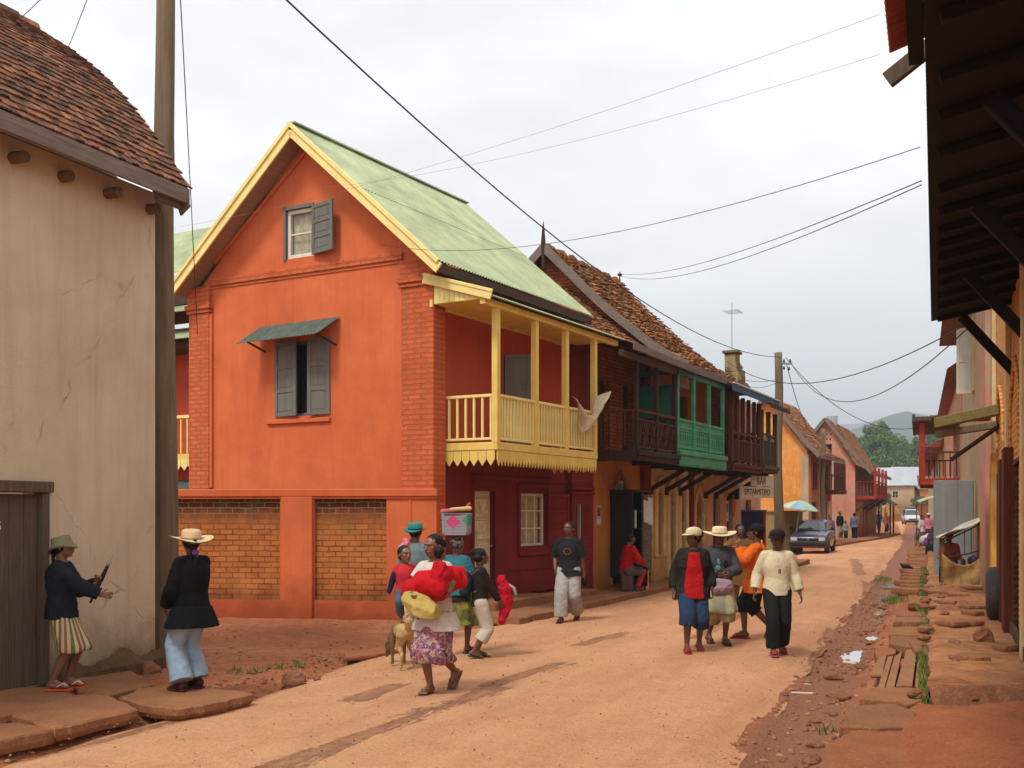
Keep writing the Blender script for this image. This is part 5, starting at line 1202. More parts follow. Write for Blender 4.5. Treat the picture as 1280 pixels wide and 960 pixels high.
# ================================================================ right side of the street
def rframe(far, near):                            # facade frame: x runs towards the camera, wall faces the street
    far, near = Vector((*far, 0)), Vector((*near, 0)); d = (near - far); return Frame(far, math.atan2(d.y, d.x)), d.length
R1, L1 = rframe((8.95, 20), (2.6, 4.4))
r1 = fthing('brick_arcade_house', 'warm orange brick house with arched niches and tall green doors on the right', 'house', R1)
def ru(px, fr=R1): return fr.hit(px, 600, 'y')[0]
m = MB(); dA = (ru(1247.5), ru(1257)); dB = (ru(1268), ru(1281))
zt = 7.4; base_z = .25
niches = [arch(ru(1238), ru(1243), 3.0, 4.0, .5, 8, True), arch(ru(1248), ru(1255), 2.95, 3.9, .5, 8, True), arch(ru(1264.5), ru(1277), 2.6, 3.8, .6, 8, True)]
m.wall(rectp(0, L1, -.1, zt), [rectp(dA[0], dA[1], base_z, 2.5), rectp(dB[0], dB[1], base_z, 2.45)] , (0, 0, 0), (1, 0, 0), (0, 0, 1), (0, .35, 0)); m.build('wall', M['right_brick'], r1)
for a in niches:
    m = MB(); pp = [Vector((u, -.02, z)) for u, z in a]; m.tube(pp[1:] + [pp[0]], .028, 6); m.build('arch_moulding', M['right_brick'], r1)
M['mint'] = wood('faded_mint_door', '8f9a7c', '6f7560', 'z', paint='9aa884', wear=.5)
for d_ in (dA, dB): door(r1, 'y', d_[0], d_[1], base_z, 2.45, 0, 'mint', .1, 4, 2, fm='pinkish' if 'pinkish' in M else 'brown_rail')
m = MB(); n = 9
for k in range(n): 
    u = .25 + k * 1.75
    if all(not (d_[0] - .25 < u < d_[1] + .1) for d_ in (dA, dB)): m.box(u, u + .22, -.07, 0, 0, zt)
m.build('pilaster', M['cream_trim'], r1, bevel=.01)
m = MB(); m.box(ru(1243.5), ru(1246), -.09, 0, .2, 2.9); m.build('yellow_pilaster', M['yellow_ochre'], r1, bevel=.01)
m = MB(); m.box(ru(1258), ru(1260.5), -.12, 0, .2, 2.6); m.box(ru(1264), ru(1267), -.12, 0, .2, 2.7); m.build('door_post', M['brown_rail'], r1, bevel=.01)
m = MB(); m.box(0, L1, -.05, 0, .2, .42); m.build('plinth', M['rough_stone'], r1)
m = MB(); m.box(0, L1, .35, 5, 0, zt); m.build('back_block', M['sand_plaster'], r1)
# deep corrugated eave overhead, with rafters and struts
def e1(Y): return Vector((5.9 + .392 * (Y - 15.2), Y, 0))
ZE1 = 4.5
dkw = wood('eave_shade_timber', '1e1613', '120c0a', 'x')  # near-black timber: the shade under the eave is put into its colour
er = thing('eave_canopy', 'deep dark corrugated canopy on timber struts overhead at the top right', 'canopy', (0, 0, 0))
d = Vector((.392, 1, 0)).normalized(); nq = Vector((d.y, -d.x, 0)); far, near = e1(15.2), e1(3.2)
rise = Vector((0, 0, .30))
m = MB(); corr(m, Vector((far.x, far.y, ZE1 + .07)), near - far, nq * 1.5 + rise, .076, .016, 6)
m.build('corrugated_sheet', M['rusty_red_sheet'], er)
dkr = wood('eave_shade_rafter', '211712', '120d0a', 'x')  # rafters blackened as well, eave shade held in their colour
m = MB(); a = far + Vector((0, 0, ZE1 + .0)); bq = near + Vector((0, 0, ZE1))
m.extr([a + nq * .0 + Vector((0, 0, .04)), bq + Vector((0, 0, .04)), bq + nq * 1.5 + rise + Vector((0, 0, .04)), a + nq * 1.5 + rise + Vector((0, 0, .04))], (0, 0, -.012)); m.build('shade_board', dkw, er)  # dark board covering the sheet's underside, eave shade painted as its colour
Yk = [3.6, 4.3, 5.05, 5.8, 6.6, 7.25, 8.0, 8.9, 9.57, 10.2, 10.76, 11.3, 12.0, 12.6, 13.3, 14.0, 14.9]
for k, Y in enumerate(Yk):
    p = e1(Y) + nq * .08 + Vector((0, 0, ZE1 + .0)); q = p + nq * (1.35) + rise * .9; m = MB(); m.bar(p, q, .06, .07); m.build('rafter', dkr, er, bevel=.004)
for Y in (4.6, 6.9, 9.3, 11.9, 14.5):
    p = e1(Y) + nq * .38 + Vector((0, 0, ZE1 - .05)); q = e1(Y) + nq * 1.12 + Vector((0, 0, ZE1 - .95)); m = MB(); m.bar(p, q, .1, .12); m.build('strut', dkw, er, bevel=.006)
up = thing('upper_eave', 'end of a higher corrugated red eave with a bare plank, above the dark canopy', 'roof', (0, 0, 0))
m = MB(); a = P(1112, 66, 6.9); b_ = a + (near - far).normalized() * 4; corr(m, a, b_ - a, nq * 1.6 + Vector((0, 0, .5)), .085, .02, 6); m.build('corrugated_sheet', M['rusty_red_sheet'], up)
m = MB(); m.bar(a + nq * .16 + Vector((0, 0, -.05)), b_ + nq * .16 + Vector((0, 0, -.05)), .09, .1); m.bar(a + nq * .5 + Vector((0, 0, .05)), b_ + nq * .5 + Vector((0, 0, .05)), .2, .1); m.build('eave_beam', dkw, up)
m = MB(); m.bar(P(1109, 101, 7.1), P(1185, 40, 6.9), .05, .11); m.build('rafter_tail', M['grey_wood'], up, bevel=.005)
# timber frame of a small canopy on the arcade house
tf = fthing('timber_canopy_frame', 'mossy timber beams and a slanting strut projecting from the orange brick wall', 'canopy', R1)
Rb = R1
def rp_(px, py, off): h = R1.hit(px, py, 'y', off); return h
m = MB(); a = Vector((2.2, 0, 3.55)); b_ = Vector((1.25, -1.0, 3.42)); m.bar(a, b_, .14, .18); m.build('beam', wood('mossy_beam', '8a7448', '5c4e30', 'x', paint='6f7a35', wear=.42), tf, bevel=.015)
m = MB(); m.bar((1.5, 0, 3.35), (.8, -1.0, 3.25), .12, .12); m.build('beam', M['pole_wood'], tf, bevel=.01)
m = MB(); m.tube([(1.9, .0, 3.3), (.7, -.75, 2.8)], .04, 7); m.build('strut', M['dark_wood'], tf)
m = MB(); m.box(.1, 1.3, -1.1, -.1, 3.52, 3.56); m.build('board_roof', M['grey_wood'], tf)
# second building, sand plaster
R2, L2 = rframe((15, 36), (8.95, 20.05))
r2 = fthing('sand_house', 'tall sand coloured plaster house on the right with a pale open shutter', 'house', R2)
m = MB(); m.box(0, L2, 0, 5, -.1, 7.5); m.build('wall', M['sand_plaster'], r2)
u0_, u1_ = R2.hit(1229, 500)[0], R2.hit(1239, 500)[0]; m = MB(); m.box(u0_, u1_, -.1, 0, 0, 7.4)
m.build('pilaster', M['pink'], r2, bevel=.01)
m = MB(); m.box(0, L2, -.08, 0, .2, .5); m.build('plinth', M['rough_stone'], r2)
uw = R2.hit(1217, 450)[0]
for k in range(1):
    w = window(r2, 'y', uw, uw + .8, 4.9, 6.8, 0, 'cream_trim', -.06, 2, 2, 'dark')
    m = MB(); leaf(m, 'y', uw, -.05, 4.9, 6.6, .36, PI / 2 + .1, rows=2, th=.05); m.build('shutter', M['white_paint'], w)
m = MB(); hipped(m, -.5, L2 + .2, -.7, 5.6, 7.45, 2.5, 9.6, .0, L2 - .3); m.build('roof', M['tile_old'], r2)
# third building with a red balcony
R3, L3 = rframe((24, 60), (15, 36.05))
r3 = fthing('red_balcony_house', 'dark red house with a projecting lattice balcony far up the right side', 'house', R3)
m = MB(); m.box(0, L3, 0, 5, -.1, 6.6); m.build('wall', M['pink'], r3)
m = MB(); hipped(m, -.6, L3 + .2, -.45, 6, 6.6, 2.5, 8.6); m.build('roof', M['rusty_red_sheet'], r3)
b = balcony(r3, L3 - 8.5, L3 - 1.5, 2.9, 1.0, 1.25, 'red_rail', 'brown_rail', 4, 5.0, 'x', .2)
m = MB(); m.box(L3 - 8.8, L3 - 1.2, -1.5, 0, 5.0, 5.14); m.bar((L3 - 8.8, -1.5, 5.1), (L3 - 1.2, -1.5, 5.1), .1, .25); m.build('balcony_roof', M['grey_wood'], b)
m = MB()
for k in range(6): m.box(1 + k * 4, 1.8 + k * 4, -.06, 0, 0, 2.8)
m.build('pilaster', M['right_brick'], r3)
R4, L4 = rframe((42.5, 110), (24, 60.1))
r4 = fthing('far_right_row', 'low orange and white building beyond the lattice balcony on the right', 'building', R4)
m = MB(); m.box(0, L4, 0, 5, -.1, 5.4); m.build('wall', M['right_brick'], r4)
m = MB()
for k in range(16): m.box(.5 + k * 3.3, 1.3 + k * 3.3, -.1, 0, 0, 5.3)
m.build('pilaster', M['white_paint'], r4)
m = MB(); hipped(m, -.5, L4, -1.0, 6, 5.4, 2.5, 7.0); m.build('roof', M['rusty_red_sheet'], r4)
# grey sheet metal cabinet
cb = fthing('metal_cabinet', 'grey sheet metal cabinet standing against the sand coloured wall', 'cabinet', Frame((10.45, 26.2, .25), R(4)))
m = MB(); m.box(0, .78, 0, .5, .0, 2.35); m.build('body', M['metal_grey'], cb, bevel=.01)
m = MB(); m.box(.02, .37, -.02, 0, .05, 2.3); m.box(.39, .76, -.02, 0, .05, 2.3); m.build('cabinet_door', M['metal_grey'], cb, bevel=.006)
mp_ = fthing('maroon_post', 'square maroon post with a white top between the cabinet and the market stalls', 'post', Frame((12.3, 30.2, .25), R(10)))
m = MB(); m.box(-.16, .16, -.12, .12, 0, 1.75); m.build('post_shaft', M['maroon'], mp_, bevel=.01)
m = MB(); m.lathe([(.2, 1.75), (.2, 1.85), (.1, 1.95), (0, 1.97)], 8); m.build('cap', M['white_paint'], mp_)
# sacking covered stall
st = fthing('sacking_stall', 'small stall of poles with a sagging sacking front and slanting pale cover', 'market stall', Frame((9.28, 23.3, .2), R(-20)))
M['sack'] = plain('sacking', '9a7a4c', .95, .3, 7, .5, 50)
SW = 1.12
m = MB()
for x, y, h in ((0, 0, 1.05), (SW, 0, 1.72), (0, 1.1, 1.05), (SW, 1.1, 1.72)): m.tube([(x, y, -.1), (x + .01, y, h)], .035, 7)
m.build('post', M['log'], st)
m = MB(); 
for p, q in (((0, 0, .98), (SW, 0, 1.62)), ((0, 0, .62), (SW, 0, .95)), ((0, 1.1, 1.0), (SW, 1.1, 1.65)), ((0, .0, .95), (0, 1.1, .95))): m.tube([p, ((p[0] + q[0]) / 2, p[1], (p[2] + q[2]) / 2 - .03), q], .018, 6)
for k in range(5): x = .45 + k * .13; m.tube([(x, .02, .72), (x, .02, 1.1 + .38 * (x / SW))], .01, 5)
m.build('rail', M['dark_wood'], st)
gr = []
for i in range(24):
    u = i / 23; row = []
    zt_ = .72 - .33 * math.sin(PI * min(1, u * 1.15)) + .2 * u
    for j in range(12):
        v = j / 11; row.append(Vector((SW * u, -.05 - .05 * math.sin(v * 5 + u * 7) - .04 * math.sin(u * 17), zt_ * (1 - v) + .02)))
    gr.append(row)
o = cloth('sacking', gr, M['sack']); o.parent = st
gr = [[Vector((x_ * 1.3 - .12, y_ * 1.3 - .15, 1.06 + .62 * x_ + .04 * math.sin(x_ * 9 + y_ * 4))) for y_ in [j / 7 for j in range(8)]] for x_ in [i / 15 for i in range(16)]]
o = cloth('cover', gr, plain('tarpaulin', 'c4b8a8', .7, .3, 3, .4, 10), .02); o.parent = st
m = MB(); m.tube([(1.28, -.1, 1.15), (.75, -.42, -.03)], .012, 6); tag(place(m.build('stick', M['dark_wood']), Frame((9.28, 23.3, .2), R(-20))), 'thin dark stick leaning on the front of the sacking stall', 'stick')
m = MB()
for k in range(9): m.ell((.15 + .1 * k + random.uniform(-.03, .03), .3 + random.uniform(-.1, .1), .42 + .04 * k), (.06, .05, .09), 8, 6)
o = tag(place(m.build('bundle', island('mixed_goods', ['2a3040', '8a9ab0', '3a2a26', '6a3a30', '2a2a30'])), Frame((9.28, 23.3, .2), R(-20))), 'dark and pale goods heaped inside the sacking stall', 'bundle')
# tyre
def torus_ring(m, Rr, r, sx=1.0, n=36, k=12, sq=.8):
    rs = []
    for i in range(n + 1):
        a = 2 * PI * i / n; ring = []
        for j in range(k):
            b_ = 2 * PI * j / k; cx_, cz = math.cos(b_), math.sin(b_); cx_ = math.copysign(abs(cx_) ** sq, cx_); cz = math.copysign(abs(cz) ** sq, cz)
            rr = Rr + r * cx_ + (.006 if (i % 2 and cx_ > .7) else 0); ring.append(Vector((rr * math.cos(a), cz * r * sx, rr * math.sin(a))))
        rs.append(ring)
    return m.rings(rs, (False, False))
M['rubber'] = plain('worn_rubber', '4a4240', .85, .25, 5, .3, 40)
ty = thing('truck_tyre', 'worn truck tyre leaning beside the green doors on the right', 'tyre', (7.07, 15.8, .28 + .38), R(67)); ty.scale = (.92,) * 3
m = MB(); m.smooth = True; torus_ring(m, .29, .125, 1.1); m.build('tread', M['rubber'], ty)
# grass in the joints: many blades
def grass_obj(name, spots, label_kind='stuff', hgt=.09):
    m = MB()
    for (cx, cy, cz, rx, ry, n) in spots:
        for _ in range(n):
            a, r_ = random.uniform(0, 2 * PI), math.sqrt(random.random()); x, y = cx + rx * r_ * math.cos(a) + .385 * ry * r_ * math.sin(a), cy + ry * r_ * math.sin(a)
            h = hgt * random.uniform(.4, 1.2); t = random.uniform(0, 2 * PI); w = .006 + .004 * random.random(); dx, dy = math.cos(t) * w, math.sin(t) * w; lx, ly = random.uniform(-.6, .6) * h, random.uniform(-.6, .6) * h
            m.add([(x - dx, y - dy, cz), (x + dx, y + dy, cz), (x + lx * .5 + dx * .6, y + ly * .5 + dy * .6, cz + h * .6), (x + lx, y + ly, cz + h)], [(0, 1, 2), (0, 2, 3)])
    return tag(m.build(name, island('grass_blades', ['56702c', '748c3e', '4a6028', '8a8f4c'], bump=0), recalc=False), kind='stuff')
sp = []
for i in range(46):
    y = 14.2 + i * .42; sp.append((RE(y) - .05 + random.uniform(-.05, .05), y, .1, .13, .3, 120))
for px, py, rx, ry, n in ((1122, 747, .34, .9, 420), (1150, 735, .3, 1.1, 420), (1103, 722, .25, .9, 220), (1140, 720, .2, .9, 260), (1035, 905, .08, .12, 26), (1230, 744, .25, .3, 160)):
    c = G(px, py, .05); sp.append((c.x, c.y, -.03, rx, ry, n))
for i in range(26):
    y = 9.8 + i * .42; sp.append((RE(y) - .02 + random.uniform(-.06, .04), y, .14 if y < 14 else .12, .07, .22, 60))
for p in ((-2.6, 12.6), (-3.0, 12.2)): sp.append((*p, .03, .2, .2, 60))
grass_obj('grass', sp)
# scattered rubble
def rubble(n, fn, smin, smax, mat, name):
    m = MB()
    for _ in range(n):
        x, y, z = fn(); s = random.uniform(smin, smax); rt = Matrix.Rotation(random.uniform(0, 6), 3, 'Z')
        k = len(m.v); m.ell((0, 0, 0), (s, s * random.uniform(.5, .9), s * random.uniform(.3, .6)), 6, 4)
        for i in range(k, len(m.v)): v = Vector(m.v[i]) * (1 + .3 * noise.noise(Vector(m.v[i]) * 30 + Vector((x, y, 0)) * 9)); v = rt @ v; m.v[i] = (v.x + x, v.y + y, v.z + z + s * .15)
    return tag(m.build(name, mat, recalc=False), kind='stuff')
def f1():
    y = random.uniform(6.5, 26); x = RE(y) - random.uniform(.6, 1.7); return x, y, ground_h(x, y)
rb = island('rubble_bits', ['8a5a40', 'a87452', '6b4232', 'b98a66', '7a4c38'])
rubble(1100, f1, .008, .042, rb, 'drain_rubble')
def f2():
    y = random.uniform(11, 17.8); x = lerp(XL, y) - random.uniform(.1, 3.2); return x, y, ground_h(x, y)
rubble(420, f2, .006, .025, rb, 'yard_rubble')
def f3():
    y = random.uniform(7.5, 14); x = lerp(XL, y) - random.uniform(-.15, .5); return x, y, ground_h(x, y) + .01
rubble(420, f3, .006, .03, rb, 'verge_rubble')
def f4():
    y = random.uniform(7, 24); x = lerp(XL, y) + random.random() ** 1.2 * (XR(y) - lerp(XL, y)); return x, y, .042
rubble(1500, f4, .003, .013, island('road_gravel', ['7d4c33', 'b0805c', '93603f', 'd0a884']), 'road_gravel')
random.seed(5)
for k in range(16):                               # flat broken stones lying on the raised pavement
    y = random.uniform(10.2, 22); x = RE(y) + random.uniform(.15, .95); a_ = random.uniform(.14, .3); n_ = random.randint(4, 6); r0 = random.uniform(0, 6)
    slab('flat_stone', [Vector((x + a_ * random.uniform(.7, 1.2) * math.cos(r0 + 2 * PI * q / n_), y + a_ * 1.3 * random.uniform(.7, 1.2) * math.sin(r0 + 2 * PI * q / n_), PZ + .055)) for q in range(n_)], .07, M['slab'], 'flat broken stone let into the raised right pavement', 'stone', 'flat stones in the raised pavement', tilt=(random.uniform(-.06, .06), random.uniform(-.06, .06)), rough=.03)
random.seed(21)
for k in range(60):                               # loose broken bricks and stones one could pick up
    y = random.uniform(8.5, 27); x = RE(y) + random.choice((-1.0, -.95, -.85, -.1, .05, .3)) + random.uniform(-.12, .12); r_ = random.uniform(.03, .09); z = ground_h(x, y) if x < RE(y) - .1 else (PZ if y > 9.9 else .17)
    m = MB(); m.ell((0, 0, 0), (r_ * 1.3, r_, r_ * .6), 9, 6); m.v = [tuple(Vector(v) * (1 + .4 * noise.noise(Vector(v) * (1.3 / r_) + Vector((k, 0, 0))))) for v in m.v]
    o = m.build('stone', M['stone']); o.location = (x, y, z + r_ * .3); o.rotation_euler = (0, 0, random.uniform(0, 6)); tag(o, 'loose red-brown stone lying among the slabs on the right side', 'stone', 'loose stones along the right pavement')
# litter
for px, py, ln_, rz, lb in ((1003, 869, .22, 2.6, 'pale bamboo splint on the drain edge nearest the camera'), (1062, 830, .16, 2.4, 'small pale splint by the white puddle'), (1010, 858, .07, .2, 'short white chip near the drain edge')):
    c = G(px, py, .02); m = MB(); m.bar((-ln_ / 2, 0, .03), (ln_ / 2, 0, .02), .025, .012, w1=.012); o = m.build('splint', M['white_paint']); o.location = c; o.rotation_euler = (0, 0, rz); tag(o, lb, 'litter')
c = G(1148, 757, .05); m = MB(); m.ell((0, 0, .05), (.12, .1, .07), 12, 8); m.v = [tuple(Vector(v) * (1 + .45 * noise.noise(Vector(v) * 22))) for v in m.v]; o = m.build('plastic_bag', plain('white_plastic', 'c8c8cc', .35, .1, 9, .3, 20)); o.location = c; tag(o, 'crumpled white plastic bag among the slabs and grass', 'plastic bag')
# ================================================================ far end: houses, bank, trees, hills
def box_house(name, label, x, y, z, w, dp, h, rz, wm, rm, rh=1.2, ov=.4, gable='x', wins=(), group=None):
    t = thing(name, label, 'house', (x, y, z), rz, group); m = MB()
    if gable == 'x':                              # gable ends left and right, ridge across
        m.box(-w / 2, w / 2, 0, dp, -3, h); m.extr([(-w / 2, 0, h), (-w / 2, dp, h), (-w / 2, dp / 2, h + rh)], (w, 0, 0))
    else: m.box(-w / 2, w / 2, 0, dp, -3, h); m.extr([(-w / 2, 0, h), (w / 2, 0, h), (0, 0, h + rh)], (0, dp, 0))
    m.build('wall', M[wm], t); m = MB(); th = .08
    if gable == 'x':
        for a, b_ in (((-ov), h - ov * rh / (dp / 2)), (dp + ov, h - ov * rh / (dp / 2))):
            q = [(-w / 2 - ov, a, b_ + .05), (w / 2 + ov, a, b_ + .05), (w / 2 + ov, dp / 2, h + rh + .05), (-w / 2 - ov, dp / 2, h + rh + .05)]; m.extr(q, (0, 0, th))
    else:
        for a in (-1, 1): q = [(a * (w / 2 + ov), -ov, h - ov * rh / (w / 2) + .05), (a * (w / 2 + ov), dp + ov, h - ov * rh / (w / 2) + .05), (0, dp + ov, h + rh + .05), (0, -ov, h + rh + .05)]; m.extr(q, (0, 0, th))
    m.build('roof', M[rm], t)
    for a, b_, c, d in wins: window(t, 'y', a, b_, c, d, 0, 'white_paint', -.06, 2, 2, 'dark')
    return t
def wp(px, Y, py=None): p = P(px, py or 638, Y); return p.x, p.y, (p.z if py else base(Y) + (max(0, Y - 150) * .012))
x, y, z = wp(1121, 150, 634)
box_house('tan_house', 'tan house with a bare grey sheet roof above the orange earth bank', x, y, 2.4 + z - z, 4.6, 5, 3.2, R(-15), 'sand_plaster', 'tin', 2.2, gable='x', wins=[(-.6, .2, 1.2, 2.2)])
x, y, z = wp(1104, 172); box_house('white_roofed_house', 'leftmost far house with a whitish metal roof', x, y, 3.4, 4.2, 5, 2.4, R(8), 'cream', 'tin', 1.3)
x, y, z = wp(1118, 190); box_house('white_roofed_house', 'far house with the highest pale metal roof below the trees', x, y, 4.6, 4.6, 6, 2.4, R(-5), 'cream', 'tin', 1.6)
x, y, z = wp(1141, 195); box_house('white_roofed_house', 'far pale roofed house with a rusty stripe, right of the highest one', x, y, 4.4, 4.6, 6, 2.6, R(4), 'cream', 'tin', 1.5)
x, y, z = wp(1098, 158); box_house('low_shed', 'low shed with a pale roof partly hidden by the pink house', x, y, 3.4, 3.4, 5, 2.6, R(0), 'sand_plaster', 'tin', .8)
x, y, z = wp(1155, 152)
yh = box_house('yellow_two_storey_house', 'pale yellow two storey house with verandahs at the end of the street', x, y, .6, 5.6, 7, 6.2, R(6), 'cream_trim', 'tin', 1.2)
m = MB(); m.box(-2.9, 2.9, -.9, 0, 3.0, 3.2); m.box(-2.9, 2.9, -.9, -.85, 3.2, 4.0); m.build('balcony', M['yellow_ochre'], yh)
for u in (-2.6, -.9, .9, 2.6):
    m = MB(); m.box(u - .12, u + .12, -.9, -.7, 0, 6.2); m.build('post', M['white_paint'], yh)
for u in (-1.8, 0, 1.8):
    for z_ in (.6, 3.7): window(yh, 'y', u - .4, u + .4, z_, z_ + 1.9, 0, 'grey_shutter', -.06, 1, 1, 'dark')
x, y, z = wp(1172, 150); box_house('orange_end_house', 'orange brick house half hidden behind the right hand row', x, y, .5, 5, 6, 4.4, R(3), 'right_brick', 'tin', 1)
# earth banks and low walls at the bend
def bank(name, a, b_, h, dpt, mat, label=None):
    m = MB(); a, b_ = Vector(a), Vector(b_); n = 40; d = (b_ - a); nn = Vector((-d.y, d.x, 0)).normalized(); rs = []
    for i in range(n + 1):
        p = a + d * i / n; k = 1 + .25 * fbm(i * .3, 0, 0, 1, 3); rs.append([p - Vector((0, 0, 1)), p + nn * .3 + Vector((0, 0, h * .6 * k)), p + nn * .8 + Vector((0, 0, h * k)), p + nn * dpt + Vector((0, 0, h * 1.1)), p + nn * dpt - Vector((0, 0, 2))])
    m.rings(rs); o = m.build(name, mat, smooth=False); return tag(o, kind='structure')
M['earth'] = plaster('bank_earth', 'b47a4a', '98603a', scale=.6, bump=.8, patch=.2, patchc='6a6a38', grime=.2)
a = Vector((*wp(1085, 143)[:2], .2)); b_ = Vector((*wp(1131, 150)[:2], .2)); bank('earth_bank', a, b_, 2.1, 14, M['earth'])
wl = thing('compound_wall', 'orange earth compound wall with a pale gate post at the bend of the street', 'wall', (a + Vector((0, -1.4, 0))), math.atan2(b_.y - a.y, b_.x - a.x))
m = MB(); m.box(1.2, 5.4, 0, .4, -.5, 1.7); m.build('wall_body', M['amber'], wl); m = MB(); m.box(2.1, 2.3, -.1, .45, -.5, 1.9); m.build('gate_post', M['white_paint'], wl)
wl = thing('brown_garden_wall', 'dark brown low wall right of the white van', 'wall', (*wp(1141, 138)[:2], .3), R(12)); m = MB(); m.box(0, 2.5, 0, .4, -.5, 2.2); m.build('wall_body', M['old_brick'], wl); m = MB(); m.box(-.05, 2.55, -.05, .45, 2.2, 2.3); m.build('coping', M['rough_stone'], wl)
tag(bank('hill_terrace', Vector((20, 165, 2)), Vector((120, 205, 2)), 3.0, 50, plain('scrub_ground', '5c6a34', .95, .3, .3, .3, 2)), kind='structure')

# foliage: crowns of many leaf clumps round real limbs
def leaf_mat(name, cols):
    t = NT(name); g = t.n('ShaderNodeNewGeometry'); k = len(cols)
    cc = t.ramp(g.outputs['Random Per Island'], *[(i / (k - 1), hx(c)) for i, c in enumerate(cols)]); oi = t.n('ShaderNodeObjectInfo')
    cc = t.mix(.3, cc, t.ramp(oi.outputs['Random'], (0, hx('8a9a70')), (1, hx('ffffff'))), 'MULTIPLY')
    t.col(cc); t.b.inputs['Roughness'].default_value = .7; t.b.inputs['Specular IOR Level'].default_value = .15
    return t.m
LM = leaf_mat('tree_leaves', ['3c5428', '526c34', '64803f', '314826', '78924c']); bark = wood('bark', '5a4a3a', '3a2e24', 'z')
def make_tree(sd, h=14, w=9, leafs=5200, ls=.34):
    rnd = random.Random(sd); t = thing('broadleaf_tree', 'x', 'tree'); m = MB(); m.smooth = True
    tips = []
    m.tube([(0, 0, -1), (.1, 0, h * .25), (.2, .1, h * .5), (.1, .2, h * .8)], [.42, .32, .22, .08], 8)
    for i in range(13):
        a = i * 2.4 + rnd.uniform(-.3, .3); z0 = h * rnd.uniform(.22, .72); L_ = w * .5 * rnd.uniform(.55, 1.0) * (1.15 - .55 * z0 / h)
        e = Vector((math.cos(a) * L_, math.sin(a) * L_, z0 + h * rnd.uniform(.08, .25))); mid = e * .5 + Vector((0, 0, z0 * .5 + .3)); m.tube([(0.1, .1, z0), mid, e], [.13, .08, .03], 6)
        tips += [(e, rnd.uniform(1.0, 1.9)), (mid + Vector((rnd.uniform(-1, 1), rnd.uniform(-1, 1), .8)), rnd.uniform(.9, 1.6))]
    tips += [(Vector((rnd.uniform(-1, 1), rnd.uniform(-1, 1), h * rnd.uniform(.78, .98))), rnd.uniform(.9, 1.6)) for _ in range(6)]
    m.build('trunk', bark, t); m = MB()
    for _ in range(leafs):
        c, r_ = rnd.choice(tips); v = Vector((rnd.gauss(0, 1), rnd.gauss(0, 1), rnd.gauss(0, .8))).normalized() * (r_ * rnd.uniform(.55, 1.08)); p = c + v
        n = (v.normalized() + Vector((rnd.uniform(-1, 1), rnd.uniform(-1, 1), rnd.uniform(-.2, 1))) * .8).normalized(); u = n.orthogonal().normalized(); q = n.cross(u); s = ls * rnd.uniform(.5, 1.2); k = rnd.uniform(0, PI); u, q = u * math.cos(k) + q * math.sin(k), q * math.cos(k) - u * math.sin(k)
        m.add([p - u * s, p - q * s * .6 + n * .03, p + u * s, p + q * s * .6 + n * .03], [(0, 1, 2, 3)])
    m.build('crown', LM, t, recalc=False); return t
protos = [make_tree(1), make_tree(2, 12, 10), make_tree(3, 16, 8)]
TR = [(1052, 210, 11, 6), (1066, 205, 13, 6), (1080, 225, 14, 7), (1092, 215, 16.5, 7), (1102, 222, 17, 6), (1112, 230, 15, 7), (1124, 225, 13, 7), (1134, 235, 12, 7), (1143, 228, 13, 7), (1152, 235, 15, 7), (1160, 225, 15.5, 6), (1170, 232, 17, 7), (1182, 225, 16, 6), (1194, 235, 15, 7),
      (1072, 188, 8.5, 5.5), (1086, 180, 8, 5.5), (1099, 182, 9, 6), (1128, 205, 9, 6), (1148, 208, 9, 6), (1164, 200, 10, 6), (1178, 198, 10, 6), (1112, 205, 10, 6)]
TR += [(1040 + 14 * k, 262 + (k % 3) * 9, 14 + 3 * math.sin(k * 1.7), 8) for k in range(12)]
adj = ['tallest', 'rounded', 'pale topped', 'dense', 'loose', 'dark']
used = set(); tn = 0
for i, (px, Y, h, w) in enumerate(TR):
    k = i % 3; src = protos[k]; o = src if k not in used else copy_tree(src); used.add(k)
    hh = (14, 12, 16)[k]; ww = (9, 10, 8)[k]; x = (px - 640) / F * Y; o.location = (x, Y, 2.0 + (Y - 165) * .02); o.scale = (w / ww * 1.15, w / ww * 1.15, h * .97 / hh); o.rotation_euler = (0, 0, i * 1.9)
    tag(o, {3: 'tallest tree of the wood, nearest the pink gable', 8: 'rounded tree of the wood left of the lattice balcony', 14: 'low tree just right of the pink gable roof', 17: 'low bushy tree above the far metal roofs'}.get(i, 'green broadleaf tree in the wood beyond the far metal roofs'), 'tree', 'trees in the wood beyond the street')
tr = copy_tree(protos[1]); tr.scale = (.32, .32, .26); tr.location = (*wp(1151, 146)[:2], .6); tag(tr, 'small bright green tree in front of the yellow two storey house', 'tree'); del tr['group']
tr = copy_tree(protos[0]); tr.scale = (.3, .3, .3); tr.location = (*wp(1101, 141)[:2], .6); tag(tr, 'bush by the roadside stall at the far pink house', 'bush'); del tr['group']
